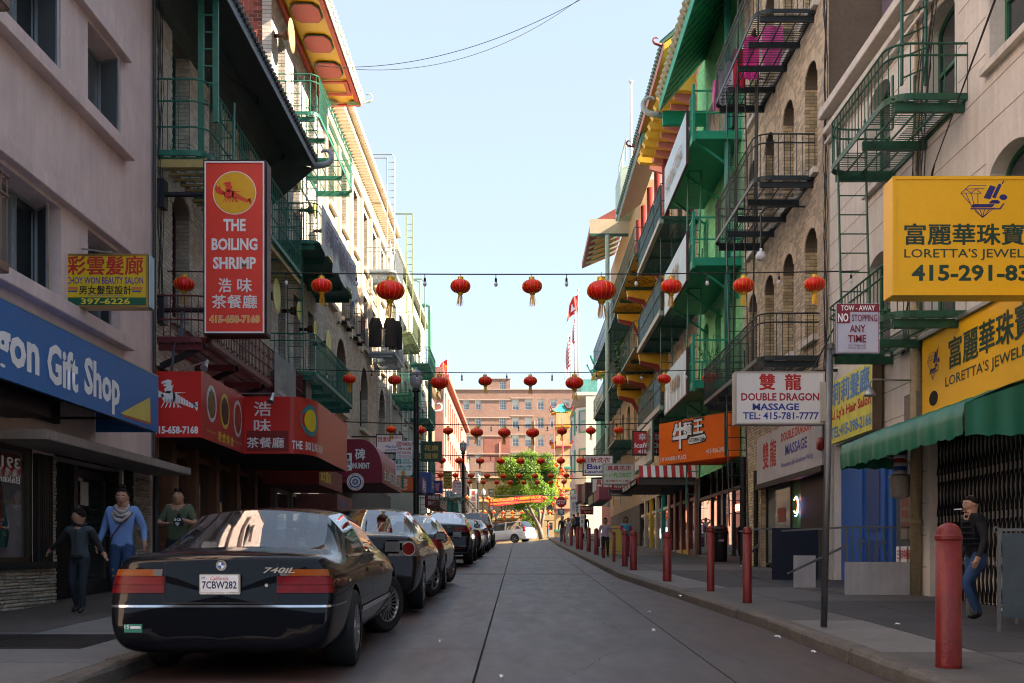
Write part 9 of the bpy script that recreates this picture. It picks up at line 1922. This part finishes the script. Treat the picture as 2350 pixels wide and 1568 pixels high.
a = PY(Yp, 1920.5, 809); c = PY(Yp, 2016, 699); q.box(a.x, a.x+e, Yp-.006, Yp-.003, a.z, c.z).box(c.x-e, c.x, Yp-.006, Yp-.003, a.z, c.z).box(a.x, c.x, Yp-.0062, Yp-.0032, a.z, a.z+e); q.build('border', mr, t); MB().box(p_.x+.03, PY(Yp, 1930, 0).x, 11.47, 11.5, ZY(Yp, 812), ZY(Yp, 800)).tube([(p_.x+.055, 11.5, ZY(11.5, 797)-.02), (p_.x+.055, 11.5, ZY(11.5, 790))], .042, 12).build('bracket', GP, t)
# litter bin
p_ = gp(1653, 1290); t = thing('litter_bin', 'black rounded litter bin by the cafe wall', 'litter bin', (0, 0, 0)); o = MB().lathe([(.17, 0), (.18, .02), (.2, .75), (.22, .77), (.22, .82), (.2, .84)], (0, 0, 0), 24).build('body', BLK, t, smooth=True, local=True); sharp(o.data, 35); MB().lathe([(.2, .82), (.2, .9), (.17, .97), (.05, 1.0)], (0, 0, 0), 24).build('lid', BLK, t, smooth=True, local=True); MB().box(-.08, .06, -.2, -.185, .55, .6).build('label', mat('grey_label', (.3, .3, .3), .6), t, local=True); t.location = p_; t.scale = (1.05,)*3
# barriers round the cellar steps
STL = mat('painted_steel', (.20, .21, .22), .5, .5, var=.15, dirt=.35); NVP = mat('navy_panel', (.012, .016, .028), .45, var=.1); WPN = mat('white_panel', (.42, .42, .43), .6, var=.15, streak=.25)
def scroll(q, c, r=.035): q.tube([(c[0]+r*(1-k*.045)*math.cos(k*.6), c[1], c[2]+r*(1-k*.045)*math.sin(k*.6)) for k in range(14)], .006, 5)
def barrier(label, bx, Y, panel, pbox, nb, side=None, cat='barrier'):
 a = PY(Y, bx[0], bx[3]); c = PY(Y, bx[2], bx[1]); t = thing('steel_barrier', label, cat, (a.x, Y, a.z)); q = MB()
 for x in (a.x, c.x-.03): q.box(x, x+.03, Y, Y+.03, a.z-.08, c.z)
 q.box(a.x+.03, c.x-.03, Y+.003, Y+.027, c.z-.03, c.z-.003); q.build('frame', STL, t); q = MB(); scroll(q, (a.x-.01, Y+.015, c.z-.02)); scroll(q, (a.x-.01, Y+.015, a.z+(c.z-a.z)*.62), .03); q.build('scroll', STL, t)
 for k in range(nb): x = a.x+(c.x-a.x)*(k+1)/(nb+1); MB().box(x-.008, x+.008, Y+.007, Y+.023, a.z, c.z-.03).build('bar', STL, t)
 A, C_ = PY(Y, pbox[0], pbox[3]), PY(Y, pbox[2], pbox[1]); MB().box(A.x, C_.x, Y-.012, Y-.002, A.z, C_.z).build('panel', panel, t)
 if side: q = MB(); q.bar((a.x+.015, Y+.03, c.z-.015), (a.x+.015+side[0], Y+side[1], c.z-.015), .03); q.bar((a.x+.015, Y+.03, a.z+.05), (a.x+.015+side[0], Y+side[1], a.z+.05), .03); q.bar((a.x+.015, Y+.06, c.z-.3), (a.x+.015+side[0]*.9, Y+side[1]*.9, a.z+.3), .03); q.build('side_rail', STL, t)
 return t
barrier('dark navy panelled barrier before the massage shop', (1742, 1212, 1880, 1330), 21.6, NVP, (1771, 1212, 1878, 1331), 2, (0, 2.0))
t = barrier('low barrier with a white panel and scrollwork before the blue shopfront', (1940, 1208, 2102, 1366), 16.9, WPN, (1938, 1290, 2102, 1367), 8, (-.45, 2.2)); q = MB()
for (x, y) in ((1975, 1243), (2022, 1246)):
 p = PY(16.88, x, y); scroll(q, p, .04); scroll(q, p+Vector((.05, 0, 0)), .03); q.bar(p, p+Vector((-.12, 0, -.25)), .008); q.bar(p, p+Vector((.14, 0, -.25)), .008)
q.build('scrollwork', STL, t)
o = MB().box(PY(17.3, 1880, 0).x, PY(17.3, 1935, 0).x, 18.9, 18.92, ZY(18.9, 1350), ZY(18.9, 1275)).build('side_panel', WPN, t)
barrier('blue grey panelled steel barrier at the right edge, in front of the smoker', (2291, 1212, 2420, 1432), 11.0, mat('bluegrey_panel', (.07, .10, .12), .45, var=.2, dirt=.3), (2300, 1224, 2416, 1418), 2, None)
barrier('narrow steel gate post left of the smoker', (2219, 1290, 2236, 1420), 12.7, STL, (2221, 1330, 2234, 1340), 0)
q = MB(); q.bar((5.35, 11.4, ZY(11.4, 1262)), (5.1, 11.0, ZY(11, 1305)), .03); o = q.build('stair_handrail', STL, None); tag(o, 'short scrolled stair handrail beside the smoker', 'handrail')
LP['label'] = lab('the nearest string')(0, 9, 1.0)
